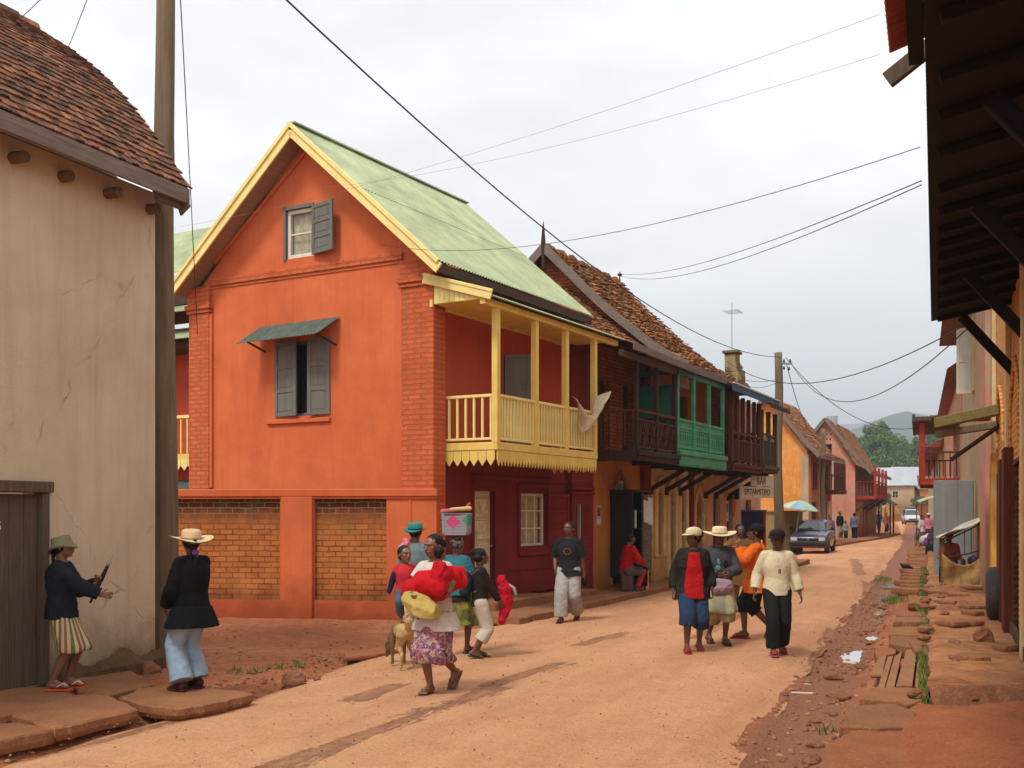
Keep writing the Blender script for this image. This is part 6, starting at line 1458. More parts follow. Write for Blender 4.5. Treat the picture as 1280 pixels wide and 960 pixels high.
# hills
def ridge(name, Y0, Y1, prof, mat, zb=-20):
    m = MB(); n = 90; ks = 14; vs = []
    for j in range(ks + 1):
        t = j / ks; Y = Y0 + (Y1 - Y0) * t
        for i in range(n + 1):
            px = 200 + 1500 * i / n; zt_ = (638 - lerp(prof, px)) / F * Y1; x = (px - 640) / F * Y1 * (Y / Y1) ** .5
            vs.append((x, Y, zb + (zt_ - zb) * (t ** 1.1) * (1 + .10 * fbm(x, Y, 0, .004, 5)) + 8 * fbm(x, Y, 3, .01, 4) * t))
    m.add(vs, [(j * (n + 1) + i, j * (n + 1) + i + 1, (j + 1) * (n + 1) + i + 1, (j + 1) * (n + 1) + i) for j in range(ks) for i in range(n)])
    return tag(m.build(name, mat, smooth=True), kind='structure')
HM = plain('forested_hill', '2c4038', .95, .3, .01, .4, .05)
ridge('hill', 700, 1500, [(200, 560), (940, 575), (1000, 566), (1040, 552), (1075, 535), (1100, 522), (1130, 516), (1170, 522), (1220, 540), (1350, 560), (1700, 570)], HM)
ridge('mountain', 1600, 2900, [(200, 540), (900, 560), (980, 548), (1060, 530), (1110, 518), (1150, 512), (1200, 516), (1280, 530), (1500, 550), (1700, 560)], HM)

# ================================================================ haze
t = NT('haze_air'); t.t.nodes.remove(t.b); pv = t.n('ShaderNodeVolumePrincipled'); pv.inputs['Color'].default_value = (.87, .935, 1.0, 1); pv.inputs['Density'].default_value = .0006; pv.inputs['Anisotropy'].default_value = .1
t.l(pv.outputs[0], t.o.inputs['Volume'])
m = MB(); m.box(-3700, 3700, -120, 4200, -60, 340); hz = tag(m.build('haze', t.m), kind='stuff')

# ================================================================ overhead wires
def wire(label, a, b_, sag, r=.008, mat='rope', n=24, name='overhead_wire', group=None):
    a, b_ = Vector(a), Vector(b_); m = MB(); m.smooth = True
    pts = [a.lerp(b_, i / n) - Vector((0, 0, sag * 4 * (i / n) * (1 - i / n))) for i in range(n + 1)]
    m.tube(pts, r, 5); return tag(m.build(name, M[mat]), label, 'wire', group)
PT = Vector((9.5, 38.2, 7.3))
s0 = P(300, -55, 10.5)
wire('thick black cable falling from the top centre to the tall street pole', s0, PT, 1.0, .011)
wire('cable sagging from the tall street pole to the lattice balcony on the far right', PT + Vector((.2, 0, -.05)), P(1185, 522, 40), 1.25, .012)
wire('cable dropping from the tall street pole to the thin pole behind it', PT + Vector((.2, 0, -.2)), Vector((16.5, 57.3, 6.0)), 1.1, .014)
wire('straight wire from the bar to the dark eave, passing behind the tall pole', D.w(1.9, .0, 6.3), P(1212, 403, 14.9), .75, .009)
wire('loosely sagging wire from the tall street pole to the dark eave', PT + Vector((.3, 0, -.1)), P(1212, 408, 14.8), 1.25, .009)
q = C.w(XB - .1, tr_ := 2.58, zr + .3)
wire('upper of two parallel wires from the tiled roof mast to the dark canopy', q, P(1152, 226, 8.6), .25, .005)
wire('lower of two parallel wires from the tiled roof mast to the dark canopy', q - Vector((0, 0, .06)), P(1152, 231, 8.6), .34, .005)
wire('wire crossing the green roof from the orange gable to the dark canopy', A.w(-.1, 1.0, 6.4), P(1150, 184, 7.8), .35, .0035)
wire('thin pale wire rising over the green ridge to the top right, lower one', A.w(-.1, 2.7, 7.6), P(1100, 68, 9), .2, .002, 'thin_wire')
wire('thin pale wire high above the green ridge, rising to the top right', A.w(-.45, 5.4, 7.2), P(1100, 18, 9), .2, .002, 'thin_wire')
wire('thin wire at the top left corner', P(-20, 62, 14), P(62, -12, 9), .02, .004, 'thin_wire')
wire('thin wire rising from the clay tile ridge to the top edge', P(78, 76, 13.4), P(116, -20, 9), .02, .004, 'thin_wire')
wire('thin vertical wire hanging beside the thick wooden pole down to the orange pier', P(225, -10, 12.5), A.w(-.12, 5.3, 5.2), -.12, .007, 'rope')
wire('short drop wire between the tall street pole and the bar parapet', PT + Vector((-.1, 0, -.8)), D.w(2.2, 0, 5.9), .12, .007)
wire('second short drop wire left of the tall street pole', PT + Vector((-.1, 0, -.9)), D.w(2.5, 0, 5.8), .2, .007)
wire('wire from the thin pole to the amber house roof', Vector((16.5, 57.3, 5.9)), F6.w(4, 2, 7.4), .3, .01)
wire('wire from the thin pole to the pink gable', Vector((16.5, 57.3, 5.9)), F7.w(-.2, 1.8, 7.5), .4, .01)
# ================================================================ people
def skin_mat(name, c):
    t = NT(name); v = t.tc.outputs['Object']; t.col(t.ramp(t.noise(v, 14, 4), (.3, hx(c, .8)), (.7, hx(c, 1.1))))
    t.b.inputs['Roughness'].default_value = .45; t.b.inputs['Specular IOR Level'].default_value = .5; t.bump(t.noise(v, 120, 3), .05, .002); return t.m
SK = {k: skin_mat('skin_' + k, c) for k, c in {'dark': '66412f', 'mid': '7c503a', 'light': '85553c'}.items()}
HAIR = plain('black_hair', '15110f', .6, .3, 30, .5, 160, spec=.25)
EYE = plain('eye_white', '9a8f84', .3, 0, 1, 0); IRIS = plain('dark_iris', '140d0a', .2, 0, 1, 0, spec=.6); LIP = plain('lips', '6a3830', .5, .1, 20, 0)
_cl = {}
def cm(c, rough=.9, var=.14, scale=5, bump=.3, bs=90):
    if not isinstance(c, str): return c
    if c not in _cl: _cl[c] = plain('cloth_' + c, c, rough, var, scale, bump, bs, spec=.12)
    return _cl[c]
def tex(size, depth=2):
    k = 'folds_%d' % int(size * 1000)
    if k in bpy.data.textures: return bpy.data.textures[k]
    t = bpy.data.textures.new(k, 'CLOUDS'); t.noise_scale = size; t.noise_depth = depth; return t
def organic(m, name, mat, par, vox, smooth=2, folds=0, fs=.1, solid=0):
    o = m.build(name, mat, par, smooth=True)
    if vox:
        r = o.modifiers.new('remesh', 'REMESH'); r.mode = 'VOXEL'; r.voxel_size = vox; r.use_smooth_shade = True
    if solid: s_ = o.modifiers.new('solid', 'SOLIDIFY'); s_.thickness = solid
    if smooth: s_ = o.modifiers.new('smooth', 'SMOOTH'); s_.iterations = smooth; s_.factor = .5
    if folds:
        for k, (sz, st) in enumerate(((fs, folds), (fs * .45, folds * .45))):
            d = o.modifiers.new('folds', 'DISPLACE'); d.texture = tex(sz); d.strength = st; d.mid_level = .5; d.texture_coords = 'LOCAL'
    return o
def ik(a, b_, l1, l2, hint):
    a, b_, hint = Vector(a), Vector(b_), Vector(hint); d = b_ - a; D_ = d.length
    if D_ > (l1 + l2) * .998: b_ = a + d.normalized() * (l1 + l2) * .998; d = b_ - a; D_ = d.length
    dn = d.normalized(); x = (l1 * l1 - l2 * l2 + D_ * D_) / (2 * D_); hgt = math.sqrt(max(0, l1 * l1 - x * x))
    hp = hint - dn * hint.dot(dn); hp = hp.normalized() if hp.length > 1e-5 else dn.orthogonal(); return a + dn * x + hp * hgt, b_
def person(label, loc, yaw, h=1.65, sk='dark', group=None, lod=0, fem=False,
           lf=None, rf=None, lh=None, rh=None, lean=(0, 0), drop=0, head=(0, 0), hk=1.07, le=(.3, 1, -.3), re=(-.3, 1, -.3), lk=(0, -1, 0), rk=(0, -1, 0),
           ldir=None, rdir=None, curl=(.5, .5), fl=(0, 0), fr=(0, 0), wear=(), hair='short', stout=1.0, shoes=None):
    """faces -Y; +X is the figure's left. positions in body heights. yaw in degrees. fl/fr = (foot yaw, foot pitch)"""
    t = thing('person', label, 'person', loc, R(yaw), group); V = lambda x, y, z: Vector((x, y, z)) * h
    vx = (.0055, .009, .018)[lod]; st = stout; zp = .515 - drop
    lf = lf or (.055, 0, .05); rf = rf or (-.055, 0, .05)
    lh = lh or (.16, -.02, zp - .06); rh = rh or (-.16, -.02, zp - .06)
    pel = V(0, 0, zp); L2_ = Vector((lean[0], lean[1], 0)) * h
    sh = {s: V(s * .094 * (1 if not fem else .92), 0, zp + .275) + L2_ for s in (1, -1)}
    hp = {1: V(.05, 0, zp - .015), -1: V(-.05, 0, zp - .015)}
    nk = V(0, .005, zp + .325) + L2_; hd = V(0, -.014, zp + .310 + .052 + .045 * hk) + L2_ * 1.25
    J = {}
    for s, f, w_, kh, eh in ((1, lf, lh, lk, le), (-1, rf, rh, rk, re)):
        an = V(*f); kn, an = ik(hp[s], an, .245 * h, .235 * h, kh); el_, wr = ik(sh[s], V(*w_), .172 * h, .15 * h, eh); J[s] = (kn, an, el_, wr)
    m = MB(); hh = .133 * h * hk; hr = Matrix.Rotation(R(head[0]), 3, 'Z') @ Matrix.Rotation(R(head[1]), 3, 'X')
    def hp_(x, y, z): return hd + hr @ (Vector((x, y, z)) * hh)
    def he(c, r, n=14, k=10): m.ell(hp_(*c), Vector(r) * hh, n, k, hr)
    he((0, .05, .1), (.36, .43, .39), 18, 12); he((0, -.09, -.13), (.285, .31, .37)); he((0, -.26, -.37), (.13, .12, .12)); he((0, -.36, .1), (.24, .07, .05))
    m.cap(hp_(0, -.385, .04), .035 * hh, hp_(0, -.46, -.12), .062 * hh, 8); he((.06, -.42, -.13), (.045, .05, .035), 8, 6); he((-.06, -.42, -.13), (.045, .05, .035), 8, 6)
    he((0, -.38, -.25), (.13, .07, .05), 10, 6); he((.17, -.27, -.08), (.1, .09, .1), 8, 6); he((-.17, -.27, -.08), (.1, .09, .1), 8, 6)
    for s in (1, -1): he((s * .37, .04, -.04), (.035, .08, .12), 8, 6)
    m.cap(nk - V(0, 0, .02), .037 * h * (.9 if fem else 1), hp_(0, .08, -.22), .034 * h * hk ** .5, 10)
    def torso(m, z0, z1, f=1.0, prof=None, n=20, add=0):
        rs = []; prof = prof or ((0, .088, .066), (.1, .086, .062), (.35, .074, .054), (.6, .088, .062), (.78, .088, .060), (.88, .068, .05), (.95, .045, .038), (1, .036, .034))
        for q in range(13):
            u = q / 12; z = z0 + (z1 - z0) * u
            zz = min(1, max(0, (z - (zp - .03)) / .35)); a = lerp([(p[0], p[1]) for p in prof], zz); b_ = lerp([(p[0], p[2]) for p in prof], zz)
            c = V(0, 0, z) + L2_ * max(0, min(1, (z - zp) / .3)); rs.append([c + Vector(((a * f * st * h + add) * math.cos(2 * PI * j / n), (b_ * f * st * h + add) * math.sin(2 * PI * j / n), 0)) for j in range(n)])
        m.rings(rs)
    torso(m, zp - .04, zp + .32)
    for s in (1, -1): m.cap(nk + V(s * .02, 0, -.025), .026 * h, sh[s], .033 * h, 10)
    if fem: m.ell(V(.035, -.042, zp + .2) + L2_ * .7, Vector((.035, .03, .035)) * h); m.ell(V(-.035, -.042, zp + .2) + L2_ * .7, Vector((.035, .03, .035)) * h)
    for s in (1, -1):
        kn, an, el_, wr = J[s]; k = st ** .5
        m.cap(hp[s], .056 * h * k, kn, .034 * h * k, 14); m.cap(kn, .033 * h, kn.lerp(an, .32) + V(0, .008, 0), .033 * h, 12); m.cap(kn.lerp(an, .32) + V(0, .008, 0), .033 * h, an, .020 * h, 12)
        fa = fl if s > 0 else fr; fm = Matrix.Rotation(R(fa[0]), 3, 'Z') @ Matrix.Rotation(R(fa[1]), 3, 'X'); fd = fm @ Vector((0, -1, 0)); dn = fm @ Vector((0, 0, -1)); sd_ = fm @ Vector((1, 0, 0))
        hl, bl, to = an + dn * .026 * h - fd * .018 * h, an + dn * .032 * h + fd * .07 * h, an + dn * .038 * h + fd * .1 * h
        m.cap(an, .021 * h, hl, .021 * h, 10); m.cap(hl, .021 * h, bl, .018 * h, 10); m.cap(an + fd * .01 * h, .02 * h, bl, .015 * h, 10)
        for q in range(5): m.cap(bl + sd_ * (q - 2) * .009 * h, .011 * h, to + sd_ * (q - 2) * .0105 * h - fd * .004 * h * abs(q - 1 * (1 if s < 0 else 3)), .0085 * h, 6)
        m.cap(sh[s] - V(s * .02, 0, 0), .036 * h * k, el_, .025 * h * k, 12); m.cap(el_, .024 * h, el_.lerp(wr, .3), .0245 * h, 12); m.cap(el_.lerp(wr, .3), .0245 * h, wr, .0155 * h, 12)
        # hand
        dr = (ldir if s > 0 else rdir); dr = Vector(dr).normalized() if dr else (wr - el_).normalized()
        nr = Vector((-s, 0, 0)); nr = (nr - dr * nr.dot(dr)); nr = nr.normalized() if nr.length > .1 else Vector((0, -1, 0)); sd2 = dr.cross(nr) * s
        if sd2.dot(Vector((0, -1, 0.01))) < 0 : sd2 = -sd2
        g = h / 1.65 * (1.0 if hk < 1.1 else .95); cu = curl[0 if s > 0 else 1]
        pc = wr + dr * .048 * g
        for q in range(4): m.cap(wr + dr * .012 * g + sd2 * (q - 1.5) * .008 * g, .0125 * g, wr + dr * .085 * g + sd2 * (q - 1.5) * -.0205 * g * -1, .0105 * g, 8)
        if lod < 2:
            for q, ln_ in enumerate((.066, .076, .072, .056)):
                bs = wr + dr * .088 * g + sd2 * (1.5 - q) * .0205 * g; dd_ = (dr + sd2 * (1.5 - q) * .09).normalized(); p_ = bs; a_ = 0
                for sg in range(3):
                    a_ += cu * (.5 if sg == 0 else 1.0); v_ = (dd_ * math.cos(a_) + nr * math.sin(a_)); e_ = p_ + v_ * ln_ * g * (.42, .32, .26)[sg]; m.cap(p_, (.0088, .008, .0075)[sg] * g, e_, (.008, .0075, .0065)[sg] * g, 8); p_ = e_
            b0_ = wr + dr * .022 * g + sd2 * .026 * g; v1 = (dr * .6 + sd2 * .75 + nr * .3).normalized(); b1_ = b0_ + v1 * .038 * g; v2 = (dr * .9 + sd2 * .25 + nr * .45).normalized(); m.cap(b0_, .0125 * g, b1_, .0105 * g, 8); m.cap(b1_, .0105 * g, b1_ + v2 * .03 * g, .008 * g, 8)
        else: m.cap(wr + dr * .08 * g, .02 * g, wr + dr * .14 * g, .014 * g, 8)
    organic(m, 'body', SK[sk], t, vx, 2)
    if lod < 2:
        for s in (1, -1):
            m = MB(); m.smooth = True; m.ell(hp_(s * .145, -.365, .005), Vector((.046, .03, .018)) * hh, 10, 8, hr); e_ = m.build('eye', [EYE], t); m = MB(); m.smooth = True; m.ell(hp_(s * .145, -.395, .005), Vector((.026, .018, .027)) * hh, 8, 6, hr); m.build('iris', IRIS, e_)
        m = MB(); m.smooth = True; m.ell(hp_(0, -.44, -.235), Vector((.11, .03, .02)) * hh, 10, 6, hr); m.ell(hp_(0, -.435, -.275), Vector((.095, .032, .024)) * hh, 10, 6, hr); m.build('lips', LIP, t)
        m = MB(); m.smooth = True
        for s in (1, -1): m.cap(hp_(s * .06, -.425, .105), .012 * hh, hp_(s * .22, -.36, .115), .01 * hh, 6)
        m.build('eyebrows', HAIR, t)
    if hair:
        m = MB(); hatted = any(w_[0] == 'hat' for w_ in wear); m.ell(hp_(0, .11, .155) if not hatted else hp_(0, .1, .02), Vector((.395, .43, .40)) * hh if not hatted else Vector((.385, .42, .3)) * hh, 18, 12, hr); m.ell(hp_(0, .2, -.08), Vector((.33, .3, .3)) * hh, 12, 8, hr)
        if hair == 'bun': m.ell(hp_(0, .6, .1), Vector((.2, .2, .2)) * hh, 12, 8, hr)
        if hair in ('pony', 'braid'):
            m.ell(hp_(0, .48, -.05), Vector((.14, .14, .14)) * hh); m.cap(hp_(0, .5, -.1), .11 * hh, hp_(0, .58, -1.0), .07 * hh, 8)
            if hair == 'braid': m.cap(hp_(.12, .5, -.2), .07 * hh, hp_(.22, .5, -.9), .04 * hh, 8)
        if hair == 'puff':
            for q in range(7): m.ell(hp_(.3 * math.cos(q), .3 + .2 * math.sin(q * 2.1), .1 + .22 * math.sin(q * 1.3)), Vector((.2, .2, .2)) * hh, 8, 6)
        organic(m, 'hair', HAIR, t, max(vx, .008), 1, .012 * h, .02)
    # clothing
    for w in wear:
        if w[0] == 'custom': w[2](t, J, V, hp_, hr, sh, zp); continue
        kind, mat = w[0], cm(w[1]); o = w[2] if len(w) > 2 else {}; fit = o.get('fit', 1.12); fd_ = o.get('folds', .014) * h / 1.65 * .6; fs_ = 1 + (fit - 1) * .55; nm = o.get('name', kind)
        if kind == 'top':
            hem = o.get('hem', zp - .05); m = MB(); neck = o.get('neck', zp + .312)
            torso(m, hem, neck, fit, add=.008)
            if fem: m.ell(V(.035, -.045, zp + .2) + L2_ * .7, Vector((.04, .036, .04)) * h); m.ell(V(-.035, -.045, zp + .2) + L2_ * .7, Vector((.04, .036, .04)) * h)
            if hem < zp - .06:
                rs = []
                for q in range(6):
                    z = hem + (zp - hem) * q / 5; fl_ = 1 + o.get('flare', .1) * (1 - q / 5); cx_ = V(0, 0, z)
                    rs.append([cx_ + Vector((.098 * fit * fl_ * st * h * math.cos(2 * PI * j / 24), .076 * fit * fl_ * st * h * math.sin(2 * PI * j / 24), 0)) for j in range(24)])
                m.rings(rs)
            sl_ = o.get('sleeve', .5); sr = o.get('sr', 1.0)
            for s in (1, -1):
                kn, an, el_, wr = J[s]; m.cap(nk + V(s * .03, 0, -.03), .028 * h * fs_, sh[s], .038 * h * fs_, 12)
                if sl_ > 0:
                    u = min(1, sl_); p_ = sh[s].lerp(el_, u); r_ = (.040 + (.030 - .040) * u) * h * fit * sr; m.ell(sh[s], Vector((1, 1, 1)) * .039 * h * fs_, 12, 8); m.cone(sh[s], .039 * h * fs_, p_, max(r_, .03 * h * sr))
                    if sl_ > 1:
                        u = min(1, sl_ - 1); p2 = el_.lerp(wr, u); m.ell(el_, Vector((1, 1, 1)) * .032 * h * fit * sr, 12, 8); m.cone(el_, .032 * h * fit * sr, p2, (.032 - .006 * u) * h * fit * sr * o.get('cuff', 1))
            organic(m, nm, mat, t, max(vx, .008), o.get('sm', 4), fd_ * 1.8, .09)
            if o.get('open'):                     # inner shirt front seen through an open jacket
                m = MB(); wd_ = o['open'][1] * h; z0, z1 = o.get('oz', (zp - .04, zp + .29))
                rs = []
                for q in range(11):
                    u = q / 10; z = z0 + (z1 - z0) * u; zz = min(1, max(0, (z - zp + .03) / .35)); b_ = lerp([(0, .066), (.1, .062), (.35, .056), (.6, .066), (.8, .062), (.93, .05), (1, .04)], zz) * fit * st * h + .046
                    c = V(0, 0, z) + L2_ * max(0, min(1, (z - zp) / .3)); ww = wd_ * (1.15 - .35 * u + .1 * math.sin(u * 5))
                    rs.append([c + Vector((ww * x, -b_ + .012 * abs(x) ** 2 * 2 + (.03 if False else 0), 0)) for x in (-1, -.6, -.2, .2, .6, 1)] + [c + Vector((ww * x, -b_ + .07, 0)) for x in (1, -1)])
                m.rings(rs); organic(m, 'shirt', cm(o['open'][0]), t, .008, 4, .02, .08)
        elif kind == 'trousers':
            ln_ = o.get('len', 2); fla = o.get('flare', (1.15, 1.3)); m = MB(); m.smooth = True
            rs = [[V(0, 0, z) + Vector((.094 * a * (fit if z < zp - .02 else 1.04) * st * h * math.cos(2 * PI * j / 20), .07 * a * (fit if z < zp - .02 else 1.04) * st * h * math.sin(2 * PI * j / 20), 0)) for j in range(20)] for z, a in ((zp - .05, .95), (zp - .015, 1.0), (zp + .03, .96), (zp + .06, .86))]; m.rings(rs)
            for s in (1, -1):
                kn, an, el_, wr = J[s]; u = min(1, ln_); p_ = hp[s].lerp(kn, u); rk_ = .037 * fla[0]; m.ell(hp[s], Vector((1, 1, 1)) * .058 * h * fit, 12, 8); m.cone(hp[s], .058 * h * fit, p_, (.058 + (rk_ - .058) * u) * h * fit)
                if ln_ > 1:
                    u = min(1, ln_ - 1); p2 = kn.lerp(an, u); m.ell(kn, Vector((1, 1, 1)) * rk_ * h * fit, 12, 8); m.cone(kn, rk_ * h * fit, p2, (rk_ + (.03 * fla[1] - rk_) * u) * h * fit)
            organic(m, nm, mat, t, max(vx, .008), 3, fd_ * 1.6, .09)
        elif kind == 'skirt':
            z1_, z0_ = o.get('waist', zp + .06), o['hem']; wid = o.get('w', 1.0); rs = []; n = 72; K_ = 22; ph = random.uniform(0, 6)
            for q in range(K_ + 1):
                u = q / K_; z = (z1_ + (z0_ - z1_) * u)
                def at(s):
                    kn, an, _, _ = J[s]; a, b_ = (hp[s], kn) if z * h > kn.z else (kn, an); tt = max(0, min(1.0, (a.z - z * h) / max(1e-4, a.z - b_.z))); return a.lerp(b_, tt)
                pa, pb = at(1), at(-1); c = (pa + pb) / 2; hx_, hy_ = abs(pa.x - pb.x) / 2, abs(pa.y - pb.y) / 2
                rx = (hx_ + .055 * h * wid * (1 + .25 * u)) * st ** .5; ry = (hy_ + .06 * h * wid * (1 + .2 * u)) * st ** .5
                if u < .15: rx, ry = .082 * h * st * (1 + u), .063 * h * st * (1 + u)
                am = .075 * ssm(.1, 1, u) * o.get('pleat', 1)
                rs.append([Vector((c.x, c.y, z * h)) + Vector((rx * (1 + am * math.sin(7 * a + ph) + am * .5 * math.sin(13 * a + 3 * ph + u * 2)) * math.cos(a), ry * (1 + am * math.sin(7 * a + ph) + am * .5 * math.cos(11 * a)) * math.sin(a), .012 * math.sin(3 * a + ph) * u)) for a in [2 * PI * j / n for j in range(n)]])
            m = MB(); m.rings(rs, (True, False)); organic(m, nm, mat, t, 0, 1, fd_ * .8, .08, solid=-.012)
        elif kind == 'shoe':
            for s in (1, -1):
                kn, an, el_, wr = J[s]; fa = fl if s > 0 else fr; fm = Matrix.Rotation(R(fa[0]), 3, 'Z') @ Matrix.Rotation(R(fa[1]), 3, 'X'); rs = []
                out = [(0, .035), (.02, .045), (.024, .02), (.026, -.03), (.033, -.08), (.03, -.115), (.012, -.13), (-.012, -.13), (-.03, -.115), (-.032, -.08), (-.024, -.03), (-.024, .02), (-.02, .045)]
                m = MB(); q = [an + fm @ (Vector((a, b_, -.049)) * h) for a, b_ in out]; m.extr(q, fm @ Vector((0, 0, -.012 * h))); o_ = m.build(o.get('kind', 'sandal'), mat, t, bevel=.003)
                if o.get('kind') == 'shoe':
                    m = MB(); m.cap(an + fm @ V(0, .015, -.028), .029 * h, an + fm @ V(0, -.09, -.036), .022 * h, 10); m.build('upper', mat, o_, smooth=True)
                else:
                    m = MB()
                    for sg in (1, -1): m.tube([an + fm @ V(0, -.1, -.036), an + fm @ V(sg * .014, -.07, -.014), an + fm @ V(sg * .029, -.035, -.036)], .0055 * h, 6)
                    m.build('strap', cm(o.get('strap', w[1])), o_, smooth=True)
        elif kind == 'hat':
            hm_ = hr @ Matrix.Rotation(R(o.get('tilt', -6)), 3, 'X'); prof = {'straw': [(.98, .06), (.9, .045), (.62, .0), (.46, .01), (.44, .10), (.42, .34), (.36, .42), (.2, .44), (0, .43)], 'fedora': [(.72, .02), (.6, -.02), (.45, .0), (.45, .12), (.43, .34), (.36, .42), (.2, .37), (0, .35)], 'bucket': [(.66, -.18), (.58, -.08), (.47, .06), (.455, .12), (.42, .34), (.38, .38), (0, .4)], 'cap': [(.45, .0), (.46, .1), (.42, .28), (.3, .38), (.12, .43), (0, .44)]}[o['type']]
            prof = [(r_ * o.get('s', 1), z_) for r_, z_ in prof]; m = MB(); m.lathe([(r_, z_) for r_, z_ in prof] + [(r_ * .96, z_ - .055) for r_, z_ in prof[::-1]], 32, wob=(lambda a, r_: .09 * math.cos(2 * a) * (r_ > .55)) if o['type'] in ('straw', 'bucket', 'fedora') else None)
            if o['type'] == 'cap':
                q = [(.40, -.3, .02), (.34, -.62, -.03), (.15, -.78, -.05), (-.15, -.78, -.05), (-.34, -.62, -.03), (-.40, -.3, .02)]; m.extr(q, (0, 0, .035))
            m.v = [tuple(hd + hm_ @ (Vector((v[0], v[1] + .06, v[2] + o.get('up', .14))) * hh)) for v in m.v]
            ho = m.build('hat' if o['type'] != 'cap' else 'cap', mat, t, smooth=True)
            if o.get('band'):
                m = MB(); m.lathe([(.455 * o.get('s', 1), .02), (.46 * o.get('s', 1), .02), (.455 * o.get('s', 1), .1)], 28, close=(False, False)); m.v = [tuple(hd + hm_ @ (Vector((v[0], v[1] + .06, v[2] + o.get('up', .14))) * hh)) for v in m.v]; m.build('hat_band', cm(o['band']), ho, smooth=True)
    return t, J

def stripes(name, cols, sc=26, axis_='a'):
    t = NT(name); q = t.sep(t.tc.outputs['Object']); a = t.math('ARCTAN2', q[1], q[0]); f = t.math('FRACT', t.math('MULTIPLY', a, sc / 6.283)); k = len(cols)
    st = []
    for i, c in enumerate(cols): st += [(i / k + .001, hx(c)), ((i + .92) / k, hx(c))]
    t.col(t.mix(t.ramp(t.noise(t.tc.outputs['Object'], 40, 3), (.4, 0), (.8, .25)), t.ramp(f, *st[:30]), hx('8a7a5a'))); t.b.inputs['Roughness'].default_value = .9; return t.m
def printed(name, basec, cols, sc=22):
    t = NT(name); v = t.tc.outputs['Object']; vo = t.n('ShaderNodeTexVoronoi'); vo.inputs['Scale'].default_value = sc; t.l(v, vo.inputs['Vector']); s_ = t.sep(vo.outputs['Color'])
    k = len(cols); c = t.ramp(s_[0], *[(i / k, hx(c_)) for i, c_ in enumerate(cols)]); c = t.mix(t.ramp(t.noise(v, sc * .6, 5, .6, 1.5), (.5, 0), (.62, .8)), c, hx(basec)); t.col(c); t.b.inputs['Roughness'].default_value = .9; return t.m
LZ = .126
# 1 woman with umbrella, left
def umb(t, J, V, hp_, hr, sh, zp): pass
c = G(77, 861, LZ); p1, J1 = person('woman in an olive bucket hat and dark jacket holding up a folded umbrella', c, 92, 1.5, 'mid', fem=True, hair='pony', stout=1.12, head=(-4, -6),
    lf=(.05, -.02, .058), rf=(-.05, .04, .058), lh=(.05, -.2, .68), rh=(-.03, -.26, .615), le=(.5, .3, -1), re=(-.6, .2, -1), ldir=(-.3, -.5, .9), rdir=(.2, -1, -.1), curl=(1.1, .9),
    wear=[('skirt', stripes('striped_skirt', ['b8a47c', '8a5a48', 'b8ac84', '5a6a3a', 'c0ae88', '7a5040'], 9), dict(hem=.25, w=1.1, waist=.53)), ('top', '1e2229', dict(hem=.46, sleeve=1.95, fit=1.3, flare=.2, sr=1.25, folds=.022, name='jacket')), ('shoe', 'c8552c', dict(strap='d8c0a8')), ('hat', '7d7a5a', dict(type='bucket', s=1.0, up=.12, tilt=-8))])
wl_ = Matrix.Translation(c) @ Matrix.Rotation(R(92), 4, 'Z')
a = wl_ @ (J1[1][3] + Vector((0, -.06, .05))); um2 = thing('folded_umbrella', 'folded dark umbrella with a pale tip held up by the woman in the bucket hat', 'umbrella', a); um2.rotation_euler = (R(-4), R(24), 0)
m = MB(); m.smooth = True; m.tube([(0, 0, -.16), (0, 0, -.1), (0, 0, .02), (0, 0, .14)], [.012, .02, .024, .016], 10); m.build('canopy', cm('3a2226'), um2); m = MB(); m.smooth = True; m.tube([(0, 0, .14), (0, 0, .17), (0, 0, .26)], [.018, .012, .006], 8); m.build('tip', M['metal_grey'], um2); m = MB(); m.tube([(0, 0, -.16), (0, 0, -.26)], .012, 8); m.build('handle', M['black_paint'], um2)
# 2 woman in black coat
c = G(240, 861, LZ); person('woman in a straw hat, long black coat and light blue jeans seen from behind', c, -128, 1.56, 'dark', fem=True, hair='braid', stout=1.05, head=(-16, 0),
    lf=(.075, .0, .058), rf=(-.065, -.03, .058), lh=(.10, -.13, .52), rh=(-.10, -.14, .50), le=(.6, .6, -.6), re=(-.6, .6, -.6), curl=(.9, .9),
    wear=[('trousers', '8fa4b8', dict(fit=1.2, flare=(1.35, 2.0), folds=.014)), ('top', 'c8c4c0', dict(hem=.50, sleeve=.3, fit=1.02, name='white_shirt')), ('top', '101114', dict(hem=.39, sleeve=1.9, fit=1.28, flare=.42, sr=1.25, folds=.016, name='coat')), ('shoe', '4a2428', dict(kind='shoe')), ('hat', 'd0b48c', dict(type='straw', s=.98, up=.10, tilt=-6, band='b89a70')),
    ('custom', '5a3a8a', lambda t, J, V, hp_, hr, sh, zp: (lambda m: (m.ell(hp_(0, .56, -.48), (.035, .035, .03), 10, 8), m.build('hair_tie', cm('6a4aa0'), t, smooth=True)))(MB()))])
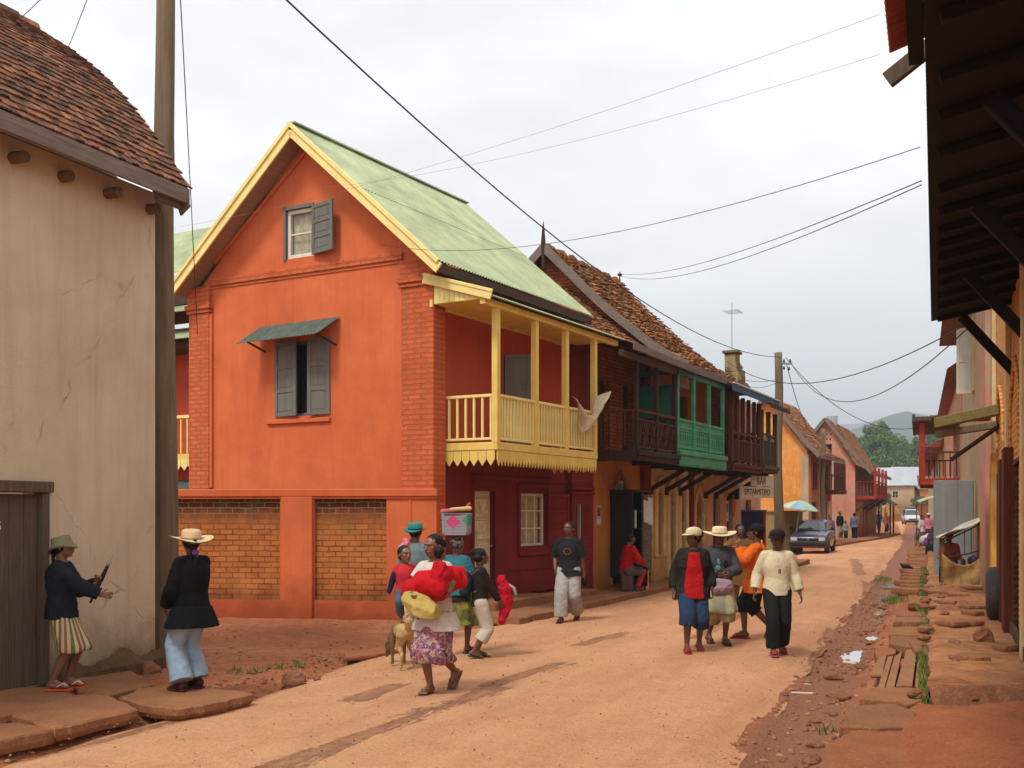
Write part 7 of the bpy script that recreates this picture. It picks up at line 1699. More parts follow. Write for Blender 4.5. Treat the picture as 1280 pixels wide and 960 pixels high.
# 3 man in the teal hat
c = Vector((-1.38, 15.4, .03)); person('man in a teal brimmed hat with his back turned, a pink cloth on his shoulder', c, 165, 1.66, 'dark', hair='short',
    lf=(.05, -.06, .05), rf=(-.05, .08, .07), fr=(0, 25), wear=[('trousers', '8a7a68', dict(fit=1.15, flare=(1.2, 1.5))), ('top', '6f8088', dict(hem=.44, sleeve=1.9, fit=1.2, name='jacket', sr=1.15)), ('shoe', '3a2a24', dict(kind='shoe')), ('hat', '3f8078', dict(type='fedora', up=.14, band='2a5a58')),
    ('custom', 'd08a90', lambda t, J, V, hp_, hr, sh, zp: (lambda m: (m.cap(sh[1] + V(-.03, .03, .05), .06, sh[1] + V(-.01, .09, -.09), .05), m.cap(sh[1] + V(-.03, .0, .05), .05, sh[1] + V(0, .07, -.02), .07), organic(m, 'pink_cloth', cm('cf8088'), t, .009, 2, .05, .07)))(MB()))])
# 4 woman walking with two children
c = G(543, 866, .03) ; c.x += .02; YW = -28
p4, J4 = person('woman in a white top and floral skirt striding with a baby on her chest', c, YW, 1.6, 'mid', fem=True, hair='bun', stout=1.1, head=(-12, 0), lean=(.0, -.02),
    lf=(.03, .17, .12), rf=(-.02, -.04, .052), fl=(0, 45), lh=(-.02, -.17, .66), rh=(-.07, -.2, .62), le=(.8, .3, -.6), re=(-.8, .3, -.6), ldir=(-1, -.3, .1), rdir=(.8, -.5, -.2), curl=(.8, .8),
    wear=[('skirt', printed('floral_skirt', '9c8a8c', ['9a2c3c', '3a3c78', 'b0605a', '60305c', 'b89a80'], 38), dict(hem=.2, w=1.15)), ('top', 'c9c2b6', dict(hem=.40, sleeve=.5, fit=1.18, flare=.35, name='white_top')), ('shoe', '6a5a44', dict())])
def loc4(x, y, z, yaw=YW, o=c): return Matrix.Translation(o) @ Matrix.Rotation(R(yaw), 4, 'Z') @ Vector((x, y, z))
# red blanket with baby
m = MB(); pr = [((.25, -.10, 1.20), .10), ((.17, -.20, 1.17), .13), ((.02, -.25, 1.12), .13), ((-.13, -.23, 1.05), .12), ((-.19, -.2, 1.0), .09), ((.26, -.02, 1.14), .10), ((.14, -.16, 1.05), .11), ((0, -.2, .98), .10), ((.22, .08, 1.2), .08)]
pr += [((.22, -.29, 1.20), .09), ((.20, -.30, 1.10), .10), ((.24, -.24, 1.24), .08)]
for p_, r_ in pr: m.ell(p_, (r_ * 1.1, r_ * .8, r_), 14, 10)
for (p_, r_), (q_, s_) in zip(pr[:9], pr[1:9]): m.cap(p_, r_ * .85, q_, s_ * .85)
m.cap(pr[2][0], .12, pr[6][0], .1); m.cap(pr[3][0], .1, pr[7][0], .09); m.cap(pr[1][0], .12, pr[5][0], .1)
rb_ = organic(m, 'red_blanket', cm('b81822', var=.1), None, .012, 10, .028, .09); rb_.location = c; rb_.rotation_euler = (0, 0, R(YW)); tag(rb_, 'bright red blanket wrapped round the baby on the woman in the floral skirt', 'blanket')
bb = person('baby wrapped in the red blanket, only the dark haired head showing', loc4(.22, -.29, .83), YW + 165, .62, 'mid', hk=1.65, hair='short', lod=1, lf=(.06, -.1, .3), rf=(-.06, -.1, .3), lh=(.04, .04, .5), rh=(-.04, .04, .5), wear=[('top', 'b81822', dict(sleeve=1.8)), ('trousers', '8a7a68', dict(len=1.8))])
# toddler on her right hip
td, Jt = person('toddler in a red top with dark blue sleeves carried on a hip', loc4(-.34, -.06, .56), YW + 38, .88, 'mid', hk=1.5, hair='short', lod=0, lf=(.14, -.16, .26), rf=(-.05, -.12, .22), lh=(.12, -.16, .56), rh=(-.2, -.02, .46), lk=(.5, -1, .4), rk=(-.2, -1, .4), head=(25, -5), drop=.0,
    wear=[('trousers', '4a5a68', dict(len=1.8, fit=1.2)), ('top', 'b8303a', dict(sleeve=.35, fit=1.25, hem=.44, name='red_top')), ('custom', '', lambda t, J, V, hp_, hr, sh, zp: [(lambda m: (m.cone(sh[s].lerp(J[s][2], .3), .036, J[s][2], .032), m.ell(J[s][2], (.032, .032, .032)), m.cone(J[s][2], .032, J[s][2].lerp(J[s][3], .9), .026), organic(m, 'blue_sleeve', cm('20243c'), t, .007, 1, .01)))(MB()) for s in (1, -1)])])
m = MB(); pts = []
for k in range(9): a = k / 8; pts.append(((-.18 + .38 * a), -.30 - .02 * math.sin(a * 3), .98 - .12 * a))
m.rings([[Vector((x + pts[k][0], y + pts[k][1], z * (1 + .9 * math.sin(PI * k / 8)) + pts[k][2] - .02)) for x, y, z in ((0, -.05, -.055), (0, .05, -.06), (0, .075, .0), (0, .03, .07), (0, -.04, .07), (0, -.075, 0))] for k in range(9)])
bg_ = organic(m, 'straw_bag', cm('b8a45c'), None, .008, 3, .02, .08); bg_.location = c; bg_.rotation_euler = (0, 0, R(YW)); tag(bg_, 'yellow woven straw bag held under the red blanket', 'bag')
# 5 woman with a basket on her head
c = G(571, 817, .04); person('woman in a teal shawl and green skirt balancing a patterned basket on her head', c, 150, 1.5, 'dark', fem=True, hair=None, stout=1.1,
    lf=(.05, .16, .1), fl=(0, 30), rf=(-.04, -.1, .058), wear=[('skirt', printed('green_print_skirt', '4a5030', ['6a7a30', '8a9a40', '3a3a28', 'a8a050'], 14), dict(hem=.24, w=1.15)), ('top', '2a2a28', dict(sleeve=1.2, hem=.45)), ('top', '2f6e78', dict(sleeve=.7, hem=.5, fit=1.45, sr=1.4, folds=.03, name='shawl')), ('shoe', '5a4a3a', dict()),
    ('custom', '', lambda t, J, V, hp_, hr, sh, zp: (lambda m: (m.ell(hp_(0, .08, .14), (.088, .1, .09), 16, 10), m.ell(hp_(0, .42, .0), (.05, .05, .045)), organic(m, 'headscarf', printed('dark_scarf', '2a2422', ['c0b8b0', '3a302c', '8a8078', '1a1614'], 30), t, .007, 2, .014, .04)))(MB()))])
bs = thing('patterned_basket', 'grey and pink woven basket balanced on the head of the woman in the teal shawl', 'basket', (c.x + .0, c.y - .0, 1.555), R(-8))
tb = NT('basket_weave'); v = tb.tc.outputs['Object']; q = tb.sep(v); dia = tb.math('ADD', tb.math('ABSOLUTE', tb.math('SUBTRACT', q[0], -.02)), tb.math('MULTIPLY', tb.math('ABSOLUTE', tb.math('SUBTRACT', q[2], .17)), 1.0)); wv = tb.ramp(tb.math('SINE', tb.math('MULTIPLY', q[2], 330)), (.2, hx('7a8088')), (.7, hx('a89aa0')))
cc = tb.mix(tb.ramp(dia, (.095, 1), (.1, 0)), wv, hx('c04a78')); cc = tb.mix(tb.ramp(tb.math('ADD', tb.math('ABSOLUTE', tb.math('SUBTRACT', q[0], .16)), tb.math('ABSOLUTE', tb.math('SUBTRACT', q[2], .19))), (.07, 1), (.075, 0)), cc, hx('4a8a80')); tb.col(cc); tb.b.inputs['Roughness'].default_value = .8; tb.bump(tb.math('SINE', tb.math('MULTIPLY', q[2], 330)), .4, .004)
def sq(w, z, d=.13): return [Vector((x * w, y * d, z)) for x, y in ((-1, -.8), (-.85, -1), (.85, -1), (1, -.8), (1, .8), (.85, 1), (-.85, 1), (-1, .8))]
m = MB(); m.rings([sq(.15, 0), sq(.17, .03), sq(.178, .2), sq(.185, .28), sq(.17, .28), sq(.165, .24)]); m.build('basket_body', tb.m, bs, bevel=.006)
m = MB(); m.cap((-.19, 0, .3), .028, (-.02, 0, .32), .03); m.build('bundle', cm('c0606a'), bs, smooth=True); m = MB(); m.cap((-.06, -.03, .325), .026, (.17, -.02, .34), .03); m.build('loaf', cm('d0a878'), bs, smooth=True); m = MB(); m.cap((.12, .03, .35), .02, (.16, .02, .4), .018); m.build('fruit', cm('b05a30'), bs, smooth=True)
# 6 girl with red jacket
c = G(600, 822, .035); p6, J6 = person('girl in a dark top and white cropped trousers with a backpack', c, 105, 1.36, 'dark', fem=True, hair='puff', hk=1.08, head=(10, 0),
    lf=(.05, .02, .056), rf=(-.05, .07, .07), fr=(-10, 15), lh=(.08, -.22, .56), rh=(-.05, -.18, .50), le=(.5, .6, -.6), re=(-.6, .6, -.6), curl=(.9, .9),
    wear=[('trousers', 'bdb4a4', dict(len=1.55, fit=1.2, flare=(1.3, 1.9))), ('top', '2a2522', dict(sleeve=1.9, hem=.47, fit=1.15)), ('shoe', '4a5038', dict())])
bp = thing('backpack', 'black and pale backpack on the girl in white cropped trousers', 'backpack', c, R(105)); m = MB(); m.ell((0, .17, .92), (.11, .07, .16), 16, 10); m.ell((0, .19, .82), (.1, .07, .07)); organic(m, 'pack', cm('24262a'), bp, .009, 2, .012)
m = MB(); m.ell((0, .235, .95), (.06, .02, .11), 12, 8); m.build('pocket', cm('8a9080'), bp, smooth=True); m = MB()
for s in (1, -1): m.tube([(s * .07, .13, 1.04), (s * .085, .02, 1.12), (s * .085, -.09, 1.04), (s * .09, -.05, .9), (s * .08, .1, .82)], .011, 6)
m.build('strap', cm('5a5a58'), bp)
m = MB()
for k in range(12): a = k / 11; m.ell((.02 * math.sin(k * 2), -.28 - .05 * math.sin(a * 3), .95 - .48 * a), (.055, .07 + .025 * math.sin(a * 4), .08), 10, 8)
m.ell((0, -.36, .70), (.05, .06, .09)); rj = organic(m, 'red_jacket', cm('b81a2c'), None, .01, 8, .03, .06); rj.location = c; rj.rotation_euler = (0, 0, R(105)); tag(rj, 'red jacket with a white trim carried in front by the girl with the backpack', 'jacket')
m = MB(); m.tube([(-.05, -.30, .86), (0, -.37, .90), (.03, -.44, .86), (.02, -.47, .77)], .02, 8); m.build('white_trim', cm('c8c0b8'), rj, smooth=True)
# 7 man in dark t-shirt
def shirt_print(t, J, V, hp_, hr, sh, zp):
    m = MB()
    for k in range(9): a = 2 * PI * k / 9 + .3; m.ell(V(.0 + .035 * math.cos(a), -.0835 - .001, zp + .185 + .03 * math.sin(a)), (.010, .006, .010), 8, 5)
    m.build('shirt_print', cm('b0604a'), t, smooth=True)
c = G(711, 776, .03); p7, J7 = person('man in a dark t-shirt and baggy pale grey trousers walking past the maroon wall', c, -14, 1.66, 'dark', hair='short', head=(-12, -4),
    lf=(.06, .12, .085), fl=(0, 38), rf=(-.055, -.13, .052), rk=(0, -1, 0), lh=(.15, .05, .47), rh=(-.135, -.02, .52), re=(-.5, 1, -.2), curl=(.7, .9),
    wear=[('trousers', 'a3a09a', dict(fit=1.3, flare=(1.5, 1.75), folds=.02)), ('top', '24282a', dict(sleeve=.85, hem=.45, fit=1.25, sr=1.35)), ('shoe', '5a2a2e', dict(kind='shoe')), ('custom', '', shirt_print)])
m = MB(); m.ell((.25, .1, .66), (.05, .03, .1), 12, 8); o = organic(m, 'dark_bag', cm('1c1a1e'), None, .008, 2, .02, .05); o.location = c; o.rotation_euler = (0, 0, R(-14)); tag(o, 'small black bag in the left hand of the man in grey trousers', 'bag')
# 8 seated person
c = Vector((2.46, 23.3, .13)); person('person in a red jacket sitting with their back to the street at the black kiosk', c, 118, 1.6, 'dark', hair='short', drop=.22, lf=(.07, -.16, .05), rf=(-.07, -.14, .05), lh=(.1, -.2, .38), rh=(-.1, -.2, .38), le=(.8, .5, -.4), re=(-.8, .5, -.4), lean=(0, -.05), curl=(.8, .8), lod=1,
    wear=[('trousers', 'a8282c', dict(fit=1.1, flare=(1.1, 1.2), name='red_leggings')), ('trousers', '5e5a5e', dict(len=.9, fit=1.3, name='grey_shorts')), ('top', 'b8141c', dict(sleeve=1.9, hem=.27, fit=1.3, sr=1.3, name='jacket')), ('shoe', 'a0703a', dict())])
m = MB(); m.box(-.13, .13, -.13, .13, 0, .40); o = m.build('stool', M['grey_wood'], bevel=.01); o.location = (2.48, 23.32, .14); tag(o, 'small wooden stool under the person in the red jacket', 'stool')
bgk = thing('black_bag', 'black hold-all bag beside the seated person in red', 'bag', (2.74, 23.5, .14)); m = MB(); m.ell((0, 0, .32), (.22, .13, .24), 16, 10); m.box(-.2, .2, -.12, .12, .1, .5); organic(m, 'bag_body', cm('141416'), bgk, .012, 3, .03, .1)
for s in (-.14, .14):
    m = MB(); m.tube([(s, -.1, .12), (s, -.12, -.0)], .02, 6); m.build('foot', M['black_paint'], bgk)
# 9 red tee
def tee_print(t, J, V, hp_, hr, sh, zp):
    m = MB(); m.box(-.055, .055, -.1395, -.136, zp * 1.6 + .36, zp * 1.6 + .38); m.build('shirt_lettering', cm('b09ab8'), t)
c = G(866, 813, .04); person('woman in a red t-shirt, open dark jacket and pale cap, head turned to the side', c, -2, 1.6, 'dark', fem=True, hair='bun', head=(-52, 6), stout=1.05,
    lf=(.06, .06, .07), fl=(5, 20), rf=(-.06, -.09, .054), lh=(.155, .0, .5), rh=(-.155, .02, .49), curl=(.7, .7),
    wear=[('trousers', '2c3c58', dict(len=1.28, fit=1.3, flare=(1.45, 1.8), folds=.02, name='blue_shorts')), ('top', '282624', dict(sleeve=1.85, hem=.42, fit=1.32, sr=1.25, folds=.02, name='jacket', open=('a81a20', .066), oz=(.43, .80))), ('shoe', 'a82a34', dict()), ('hat', 'cdbd98', dict(type='cap', up=.16, s=1.02)), ('custom', '', tee_print)])
# 10 straw hat, grey sweatshirt
def sweat(t, J, V, hp_, hr, sh, zp):
    m = MB(); m.ell(V(-.022, -.081, zp + .19), (.035, .012, .05), 12, 8); m.ell(V(-.03, -.081, zp + .13), (.04, .012, .05), 12, 8); m.build('shirt_print', cm('5a8a8c'), t, smooth=True)
    m = MB(); m.ell(V(.035, -.081, zp + .17), (.035, .012, .06), 12, 8); m.build('shirt_print', cm('241f24'), t, smooth=True)
c = G(899, 803, .04); p10, J10 = person('person in a wide straw hat and dark grey sweatshirt with hands together at the waist', c, 4, 1.6, 'dark', hair='short', head=(-6, -2), stout=1.08,
    rf=(-.07, .08, .07), fr=(0, 20), lf=(.035, -.06, .054), lh=(.03, -.12, .60), rh=(-.02, -.13, .585), le=(1, .4, -.5), re=(-1, .4, -.5), ldir=(-.9, -.3, -.1), rdir=(.9, -.3, -.1), curl=(.8, .8),
    wear=[('trousers', 'a89878', dict(len=1.35, fit=1.3, flare=(1.5, 1.9))), ('skirt', 'a8a284', dict(hem=.265, w=1.1, waist=.50, name='wrap_cloth')), ('top', '47464c', dict(sleeve=1.8, hem=.47, fit=1.25, sr=1.2)), ('shoe', '4a3a30', dict()), ('hat', 'd8c4a0', dict(type='straw', s=1.05, up=.12, tilt=8, band='b09a74')), ('custom', '', sweat)])
m = MB(); m.ell((0, -.19, .80), (.17, .06, .11), 14, 10); m.ell((-.05, -.2, .76), (.12, .06, .08)); o = organic(m, 'lilac_bag', cm('a88a98'), None, .009, 2, .03, .08); o.location = c; tag(o, 'pale lilac cloth bag carried at the waist by the person in the wide straw hat', 'bag')
# 11 brown shirt, behind
c = Vector((4.18, 19.8, .04)); person('person in a brown dress standing behind the group, before the red framed panel', c, 0, 1.58, 'dark', hair='short', lod=1, lh=(.12, -.14, .72), rh=(-.12, -.14, .72), le=(1, .4, -.5), re=(-1, .4, -.5), curl=(1, 1), wear=[('skirt', '6a4a2a', dict(hem=.3, w=1.2)), ('top', '71522e', dict(sleeve=1.2, hem=.45, fit=1.3, sr=1.3))])
m = MB(); m.tube([(-.26, -.27, 1.17), (.0, -.28, 1.165), (.27, -.27, 1.16)], .014, 8); o = m.build('orange_stick', cm('d0542c')); o.location = c; tag(o, 'thin orange stick held level by the person in the brown dress', 'stick')
# 12 orange shirt
c = G(946, 797, .04); person('person in a bright orange shirt and black cap seen from behind in the walking group', c, -108, 1.63, 'dark', hair='short', head=(12, -8), lf=(.05, -.1, .054), rf=(-.05, .12, .09), fr=(0, 35), lh=(.07, -.13, .80), rh=(-.12, .0, .52), le=(.6, .2, -1), ldir=(-.1, -.5, .9), curl=(1.0, .6),
    wear=[('trousers', '22242e', dict(len=1.25, fit=1.25, flare=(1.35, 1.5), name='shorts')), ('top', 'd8641e', dict(sleeve=1.85, hem=.40, fit=1.4, sr=1.5, flare=.25, folds=.028, name='shirt')), ('shoe', 'a02c28', dict()), ('hat', '201f22', dict(type='cap', up=.16))])
# 13 cream sweater
def crest(t, J, V, hp_, hr, sh, zp):
    m = MB(); m.box(.0, .035, -.128, -.122, zp * 1.6 + .205, zp * 1.6 + .26); m.build('crest', cm('6a5a58'), t, bevel=.006)
    m = MB()
    for k in range(3): m.ell((0, -.132, zp * 1.6 + .30 + k * .045), (.006, .005, .006), 6, 5)
    m.build('buttons', cm('8a8070'), t)
c = G(971, 816, .04); person('person in a cream sweatshirt, black trousers and dark cap, rightmost of the walking group', c, -6, 1.58, 'dark', hair='short', head=(-28, 10), stout=1.06,
    lf=(.055, .1, .08), fl=(6, 30), rf=(-.04, -.1, .054), lh=(.18, -.03, .49), rh=(-.18, -.02, .50), curl=(.6, .6),
    wear=[('trousers', '1f211f', dict(fit=1.2, flare=(1.3, 1.7))), ('top', 'cfc3a4', dict(sleeve=1.85, hem=.47, fit=1.2, sr=1.25, folds=.011, name='sweatshirt')), ('shoe', 'b8405a', dict()), ('hat', '2a2026', dict(type='cap', up=.15)), ('custom', '', crest)])
# far figures
def small(label, px, Y, h, yaw, top, bot, sk='dark', z=.04, hat=None, **k):
    x = (px - 640) / F * Y; wr_ = [('trousers', bot, dict(fit=1.2, flare=(1.2, 1.4))), ('top', top, dict(sleeve=1.6, fit=1.25, hem=.45))]
    if hat: wr_.append(('hat', hat, dict(type='cap', up=.15)))
    return person(label, (x, Y, z + base(Y)), yaw, h, sk, lod=2, wear=wr_, **k)
small('person in a black jacket and pale trousers standing by the amber house corner', 1050, 67, 1.65, 20, '1c1a1e', '8a7a60', z=.13)
small('small child between the two adults at the far left kerb', 1057, 66, 1.1, 0, '8a8a88', '2a2628', hk=1.3, z=.1)
small('person in a blue-grey shirt and dark skirt at the far left kerb', 1068, 66.5, 1.66, 160, '5a6478', '1c1a20', z=.04, lf=(.05, -.08, .05), rf=(-.05, .1, .07))
small('person in a mauve top behind the parked blue car', 1037.5, 53, 1.62, 10, '6a5870', '4a3a48')
small('person in orange leaning by the stall at the far pink house', 1108, 84, 1.6, 0, 'a04a30', '3a2a28')
small('person in a white shirt by the bicycle at the far right kerb', 1152.5, 56, 1.6, 30, 'c8b8b8', '5a4a50', z=.04)
small('person in a pink and white headcloth at the far right stall', 1161, 54, 1.45, -30, 'b06a80', '4a2a3a', z=.28, hat='c8c0c0')
small('person in a dusky pink shirt beside the maroon post', 1175, 44, 1.6, -20, 'a07078', '2a2430', z=.28)
small('person seated low among the goods at the far right', 1166, 43, 1.55, -40, '5a4468', '2a3040', z=.0, drop=.22, lf=(.08, -.2, .05), rf=(-.08, -.18, .05))
person('person in a faded red shirt crouching inside the sacking stall', (9.72, 23.95, .2), -35, 1.5, 'mid', lod=1, hair='short', drop=.2, lf=(.08, -.16, .05), rf=(-.08, -.14, .05), lh=(.1, -.22, .45), rh=(-.1, -.22, .42), lean=(0, -.06), wear=[('trousers', '3a3438', dict(fit=1.2)), ('top', 'a05a50', dict(sleeve=1.2, hem=.3, fit=1.25))])
# ================================================================ animals and vehicles
DG = thing('dog', 'pale tan dog with a raised tail sniffing the road behind the striding woman', 'dog', tuple(G(503, 833, .035)), R(200))
m = MB()                                          # faces -Y (away to the left), tail +Y
S = .95
def dv(x, y, z): return Vector((x, y, z)) * S
m.cap(dv(0, -.22, .42), .095, dv(0, .02, .44), .085); m.cap(dv(0, .02, .44), .08, dv(0, .22, .45), .085)
m.cap(dv(0, -.28, .45), .07, dv(.03, -.42, .34), .05); m.cap(dv(.03, -.42, .34), .052, dv(.04, -.5, .22), .045); m.ell(dv(.04, -.52, .19), (.055, .065, .055)); m.cap(dv(.045, -.55, .15), .034, dv(.05, -.60, .07), .022)
for s in (1, -1): m.add([dv(.04 + s * .035, -.49, .23), dv(.04 + s * .075, -.47, .22), dv(.04 + s * .06, -.46, .30), dv(.04 + s * .05, -.50, .24)], [(0, 1, 2), (0, 2, 3), (1, 3, 2), (0, 3, 1)]); m.ell(dv(.04 + s * .055, -.48, .24), (.014, .02, .04), 8, 6)
for s in (1, -1):
    m.cap(dv(s * .07, -.22, .38), .05, dv(s * .075, -.2, .24), .03); m.cap(dv(s * .075, -.2, .24), .026, dv(s * .075, -.21, .04), .018); m.cap(dv(s * .075, -.21, .025), .02, dv(s * .075, -.25, .018), .018)
    y = .03 * s; m.cap(dv(s * .06, .2, .40), .07, dv(s * .075, .12 + y, .27), .042); m.cap(dv(s * .075, .12 + y, .27), .036, dv(s * .075, .24 + y, .17), .022); m.cap(dv(s * .075, .24 + y, .17), .02, dv(s * .075, .21 + y, .04), .017); m.cap(dv(s * .075, .21 + y, .022), .02, dv(s * .075, .165 + y, .018), .018)
fur = NT('tan_fur'); v = fur.tc.outputs['Object']; q = fur.sep(v); fur.col(fur.mix(fur.ramp(fur.math('ADD', q[1], fur.math('MULTIPLY', fur.noise(v, 9), .15)), (-.42, .75), (-.25, 0)), fur.ramp(fur.noise(v, 16, 5), (.3, hx('9c7a4c')), (.7, hx('c4a878'))), hx('5c4430'))); fur.b.inputs['Roughness'].default_value = .95; fur.bump(fur.noise(fur.mapping(v, (30, 30, 120)), 3, 4), .5, .01)
organic(m, 'body', fur.m, DG, .009, 2, .01, .03)
m = MB(); m.cap(dv(0, .28, .5), .035, dv(.02, .36, .60), .05); m.cap(dv(.02, .36, .60), .05, dv(.05, .36, .72), .05); m.cap(dv(.05, .36, .72), .045, dv(.08, .32, .80), .02); organic(m, 'tail', cm('d0b48a'), DG, .008, 1, .03, .02)
m = MB(); m.smooth = True; m.ell(dv(.052, -.615, .055), (.016, .014, .012), 8, 6); m.build('nose', M['black_paint'], DG)
hn = thing('hen', 'small dark hen pecking on the road edge by the slabs', 'hen', tuple(G(1133, 716, .03)), R(95)); k = MB()
k.ell((0, 0, .2), (.10, .16, .11), 12, 8); k.cap((0, -.12, .22), .05, (0, -.22, .16), .03); k.ell((0, -.24, .15), (.03, .04, .03)); k.cap((0, .13, .24), .05, (0, .23, .34), .03)
for s in (1, -1): k.cap((s * .04, 0, .12), .02, (s * .04, 0, .01), .01); k.cap((s * .04, 0, .01), .008, (s * .04, -.05, .006), .006)
organic(k, 'body', cm('2a201e'), hn, .009, 1, .02, .04); k = MB(); k.smooth = True; k.cone((0, -.27, .14), .012, (0, -.32, .11), .002, 8); k.build('beak', cm('a88a50'), hn); k = MB(); k.box(-.005, .005, -.26, -.2, .17, .2); k.build('comb', cm('a02a28'), hn)

hn.scale = (.8,) * 3
def carmat(name, c, rough=.3):
    t = NT(name); v = t.tc.outputs['Object']; q = t.sep(v); n = t.noise(v, 3, 6)
    cc = t.mix(t.ramp(t.math('ADD', q[2], t.math('MULTIPLY', t.math('SUBTRACT', n, .5), .5)), (.2, .75), (.75, .08)), hx(c), hx('8a6244')); t.col(cc)
    t.l(t.math('ADD', t.math('MULTIPLY', n, .25), rough - .05), t.b.inputs['Roughness']); t.b.inputs['Coat Weight'].default_value = .5; t.b.inputs['Coat Roughness'].default_value = .12; return t.m
M['car_glass'] = glass('car_glass', (.05, .06, .07, 1), .05); M['lamp'] = plain('headlamp', 'b8bcc0', .15, .1, 20, .2, 60, spec=.7); M['tail_lamp'] = plain('tail_lamp', '9a1a1c', .25, .1, 9, 0, spec=.6); M['plastic'] = plain('black_bumper', '17181a', .55, .15, 4, .1)
def car(name, label, cat, loc, rz, col, L_=4.1, Wd=1.62, kind='hatch'):
    """front faces -Y"""
    t = thing(name, label, cat, loc, rz); pm = carmat(name + '_paint', col); hw = Wd / 2
    # stations front to back: y, half width, sill z, shoulder z
    if kind == 'hatch': stn = [(0, hw * .86, .34, .60), (.06, hw * .93, .26, .68), (.35, hw * .985, .22, .78), (1.05, hw, .2, .88), (1.3, hw, .2, .92), (3.3, hw, .2, .93), (3.8, hw * .97, .24, .92), (L_ - .05, hw * .92, .3, .88), (L_, hw * .88, .36, .8)]; cab = [(1.15, .93, .60), (1.85, 1.36, .52), (2.4, 1.42, .53), (3.3, 1.40, .52), (3.98, .94, .6)]
    else: stn = [(0, hw * .88, .34, .66), (.06, hw * .94, .26, .75), (.6, hw, .22, .95), (1.0, hw, .2, 1.05), (L_ - .2, hw, .22, 1.02), (L_ - .04, hw * .97, .3, 1.0), (L_, hw * .93, .36, .95)]; cab = [(.75, 1.03, .66), (1.35, 1.70, .60), (1.8, 1.78, .60), (L_ - .5, 1.77, .60), (L_ - .1, 1.02, .66)]
    rs = []
    for y, w_, z0, z1 in stn:
        zc = (z0 + z1) / 2; sg = [(-.86, z0), (.86, z0), (.97, z0 + .08), (1.0, zc), (.985, z1 - .1), (.93, z1 - .02), (.7, z1 + .025), (0, z1 + .045), (-.7, z1 + .025), (-.93, z1 - .02), (-.985, z1 - .1), (-1.0, zc), (-.97, z0 + .08)]; rs.append([Vector((a * w_, y, z)) for a, z in sg])
    m = MB(); m.rings(rs); m.smooth = False
    bd = m.build('body', pm, t, bevel=.02, seg=2, smooth=True)
    for p in bd.data.polygons: p.use_smooth = True
    rs = [[Vector((a * w_ * hw / .8, y, z_)) for a, z_ in ((-1.18, min(z, .9) if False else .9 if kind == 'hatch' else 1.0), (1.18, .9 if kind == 'hatch' else 1.0), (1.12, z - (z - .9) * .5), (1.0, z - .06), (.85, z), (-.85, z), (-1.0, z - .06), (-1.12, z - (z - .9) * .5))] for y, z, w_ in cab]
    m = MB(); m.rings(rs); cb_ = m.build('cabin', pm, t, bevel=.012, smooth=False)
    # glazing just proud of the cabin
    def quad(nm, pts, mat, par=t, th=.012):
        pts = [Vector(p) for p in pts]; n = (pts[1] - pts[0]).cross(pts[2] - pts[1]).normalized(); m = MB(); m.extr([p + n * .004 for p in pts], n * th); return m.build(nm, mat, par)
    (ya, za, wa_), (yb, zb, wb_) = cab[0], cab[1]; k = hw / .8; d1, d2 = (yb - ya), (zb - za)
    def f(u, v, a, b_): 
        y = a[0] + (b_[0] - a[0]) * v; z = a[1] + (b_[1] - a[1]) * v; w_ = (a[2] * 1.05 + (b_[2] * .93 - a[2] * 1.05) * v) * k; return (u * w_, y, z)
    A0, A1 = cab[0], cab[1]; quad('windscreen', [f(-1, .08, A0, A1), f(1, .08, A0, A1), f(.95, .9, A0, A1), f(-.95, .9, A0, A1)], M['car_glass'])
    B0, B1 = cab[-1], cab[-2]; quad('rear_window', [f(.96, .22, B0, B1), f(-.96, .22, B0, B1), f(-.9, .86, B0, B1), f(.9, .86, B0, B1)], M['car_glass'])
    zl = .96 if kind == 'hatch' else 1.07; zt_ = cab[2][1] - .1
    for s in (1, -1):
        for (y0, y1, y2, y3) in (((cab[0][0] + .25, 2.35, 2.35, cab[1][0] + .05), (2.42, 3.75, 3.35, 2.42)) if kind == 'hatch' else ((.95, 2.0, 2.0, 1.4), (2.08, 3.1, 3.1, 2.08), (3.18, L_ - .35, L_ - .6, 3.18))):
            x0, x1 = cab[2][2] * 1.155 * k, cab[2][2] * 1.035 * k
            pts = [(s * x0, y0, zl), (s * x0, y1, zl), (s * x1, y2, zt_), (s * x1, y3, zt_)]; quad('side_window', pts if s > 0 else pts[::-1], M['car_glass'])
    m = MB(); m.box(-hw * .96, hw * .96, -.05, .1, .3, .48); b1_ = m.build('front_bumper', M['plastic'], t, bevel=.03, seg=2)
    m = MB(); m.box(-hw * .96, hw * .96, L_ - .08, L_ + .06, .32, .52); b2_ = m.build('rear_bumper', M['plastic'] if kind == 'hatch' else M['metal_grey'], t, bevel=.03, seg=2)
    m = MB(); m.box(-.26, .26, -.064, -.055, .35, .46); pl_ = m.build('number_plate', M['black_paint'], b1_)
    m = MB(); m.box(-.42 * hw / .8, .42 * hw / .8, -.02, .05, .54, .655); g_ = m.build('grille', M['plastic'], t, bevel=.006); m = MB(); m.lathe([(.045, 0), (.05, .01), (.035, .014), (.03, .008)], 16); m.v = [(v[0], -.022 - v[2], v[1] + .6) for v in m.v]; m.build('badge', M['metal_grey'], g_)
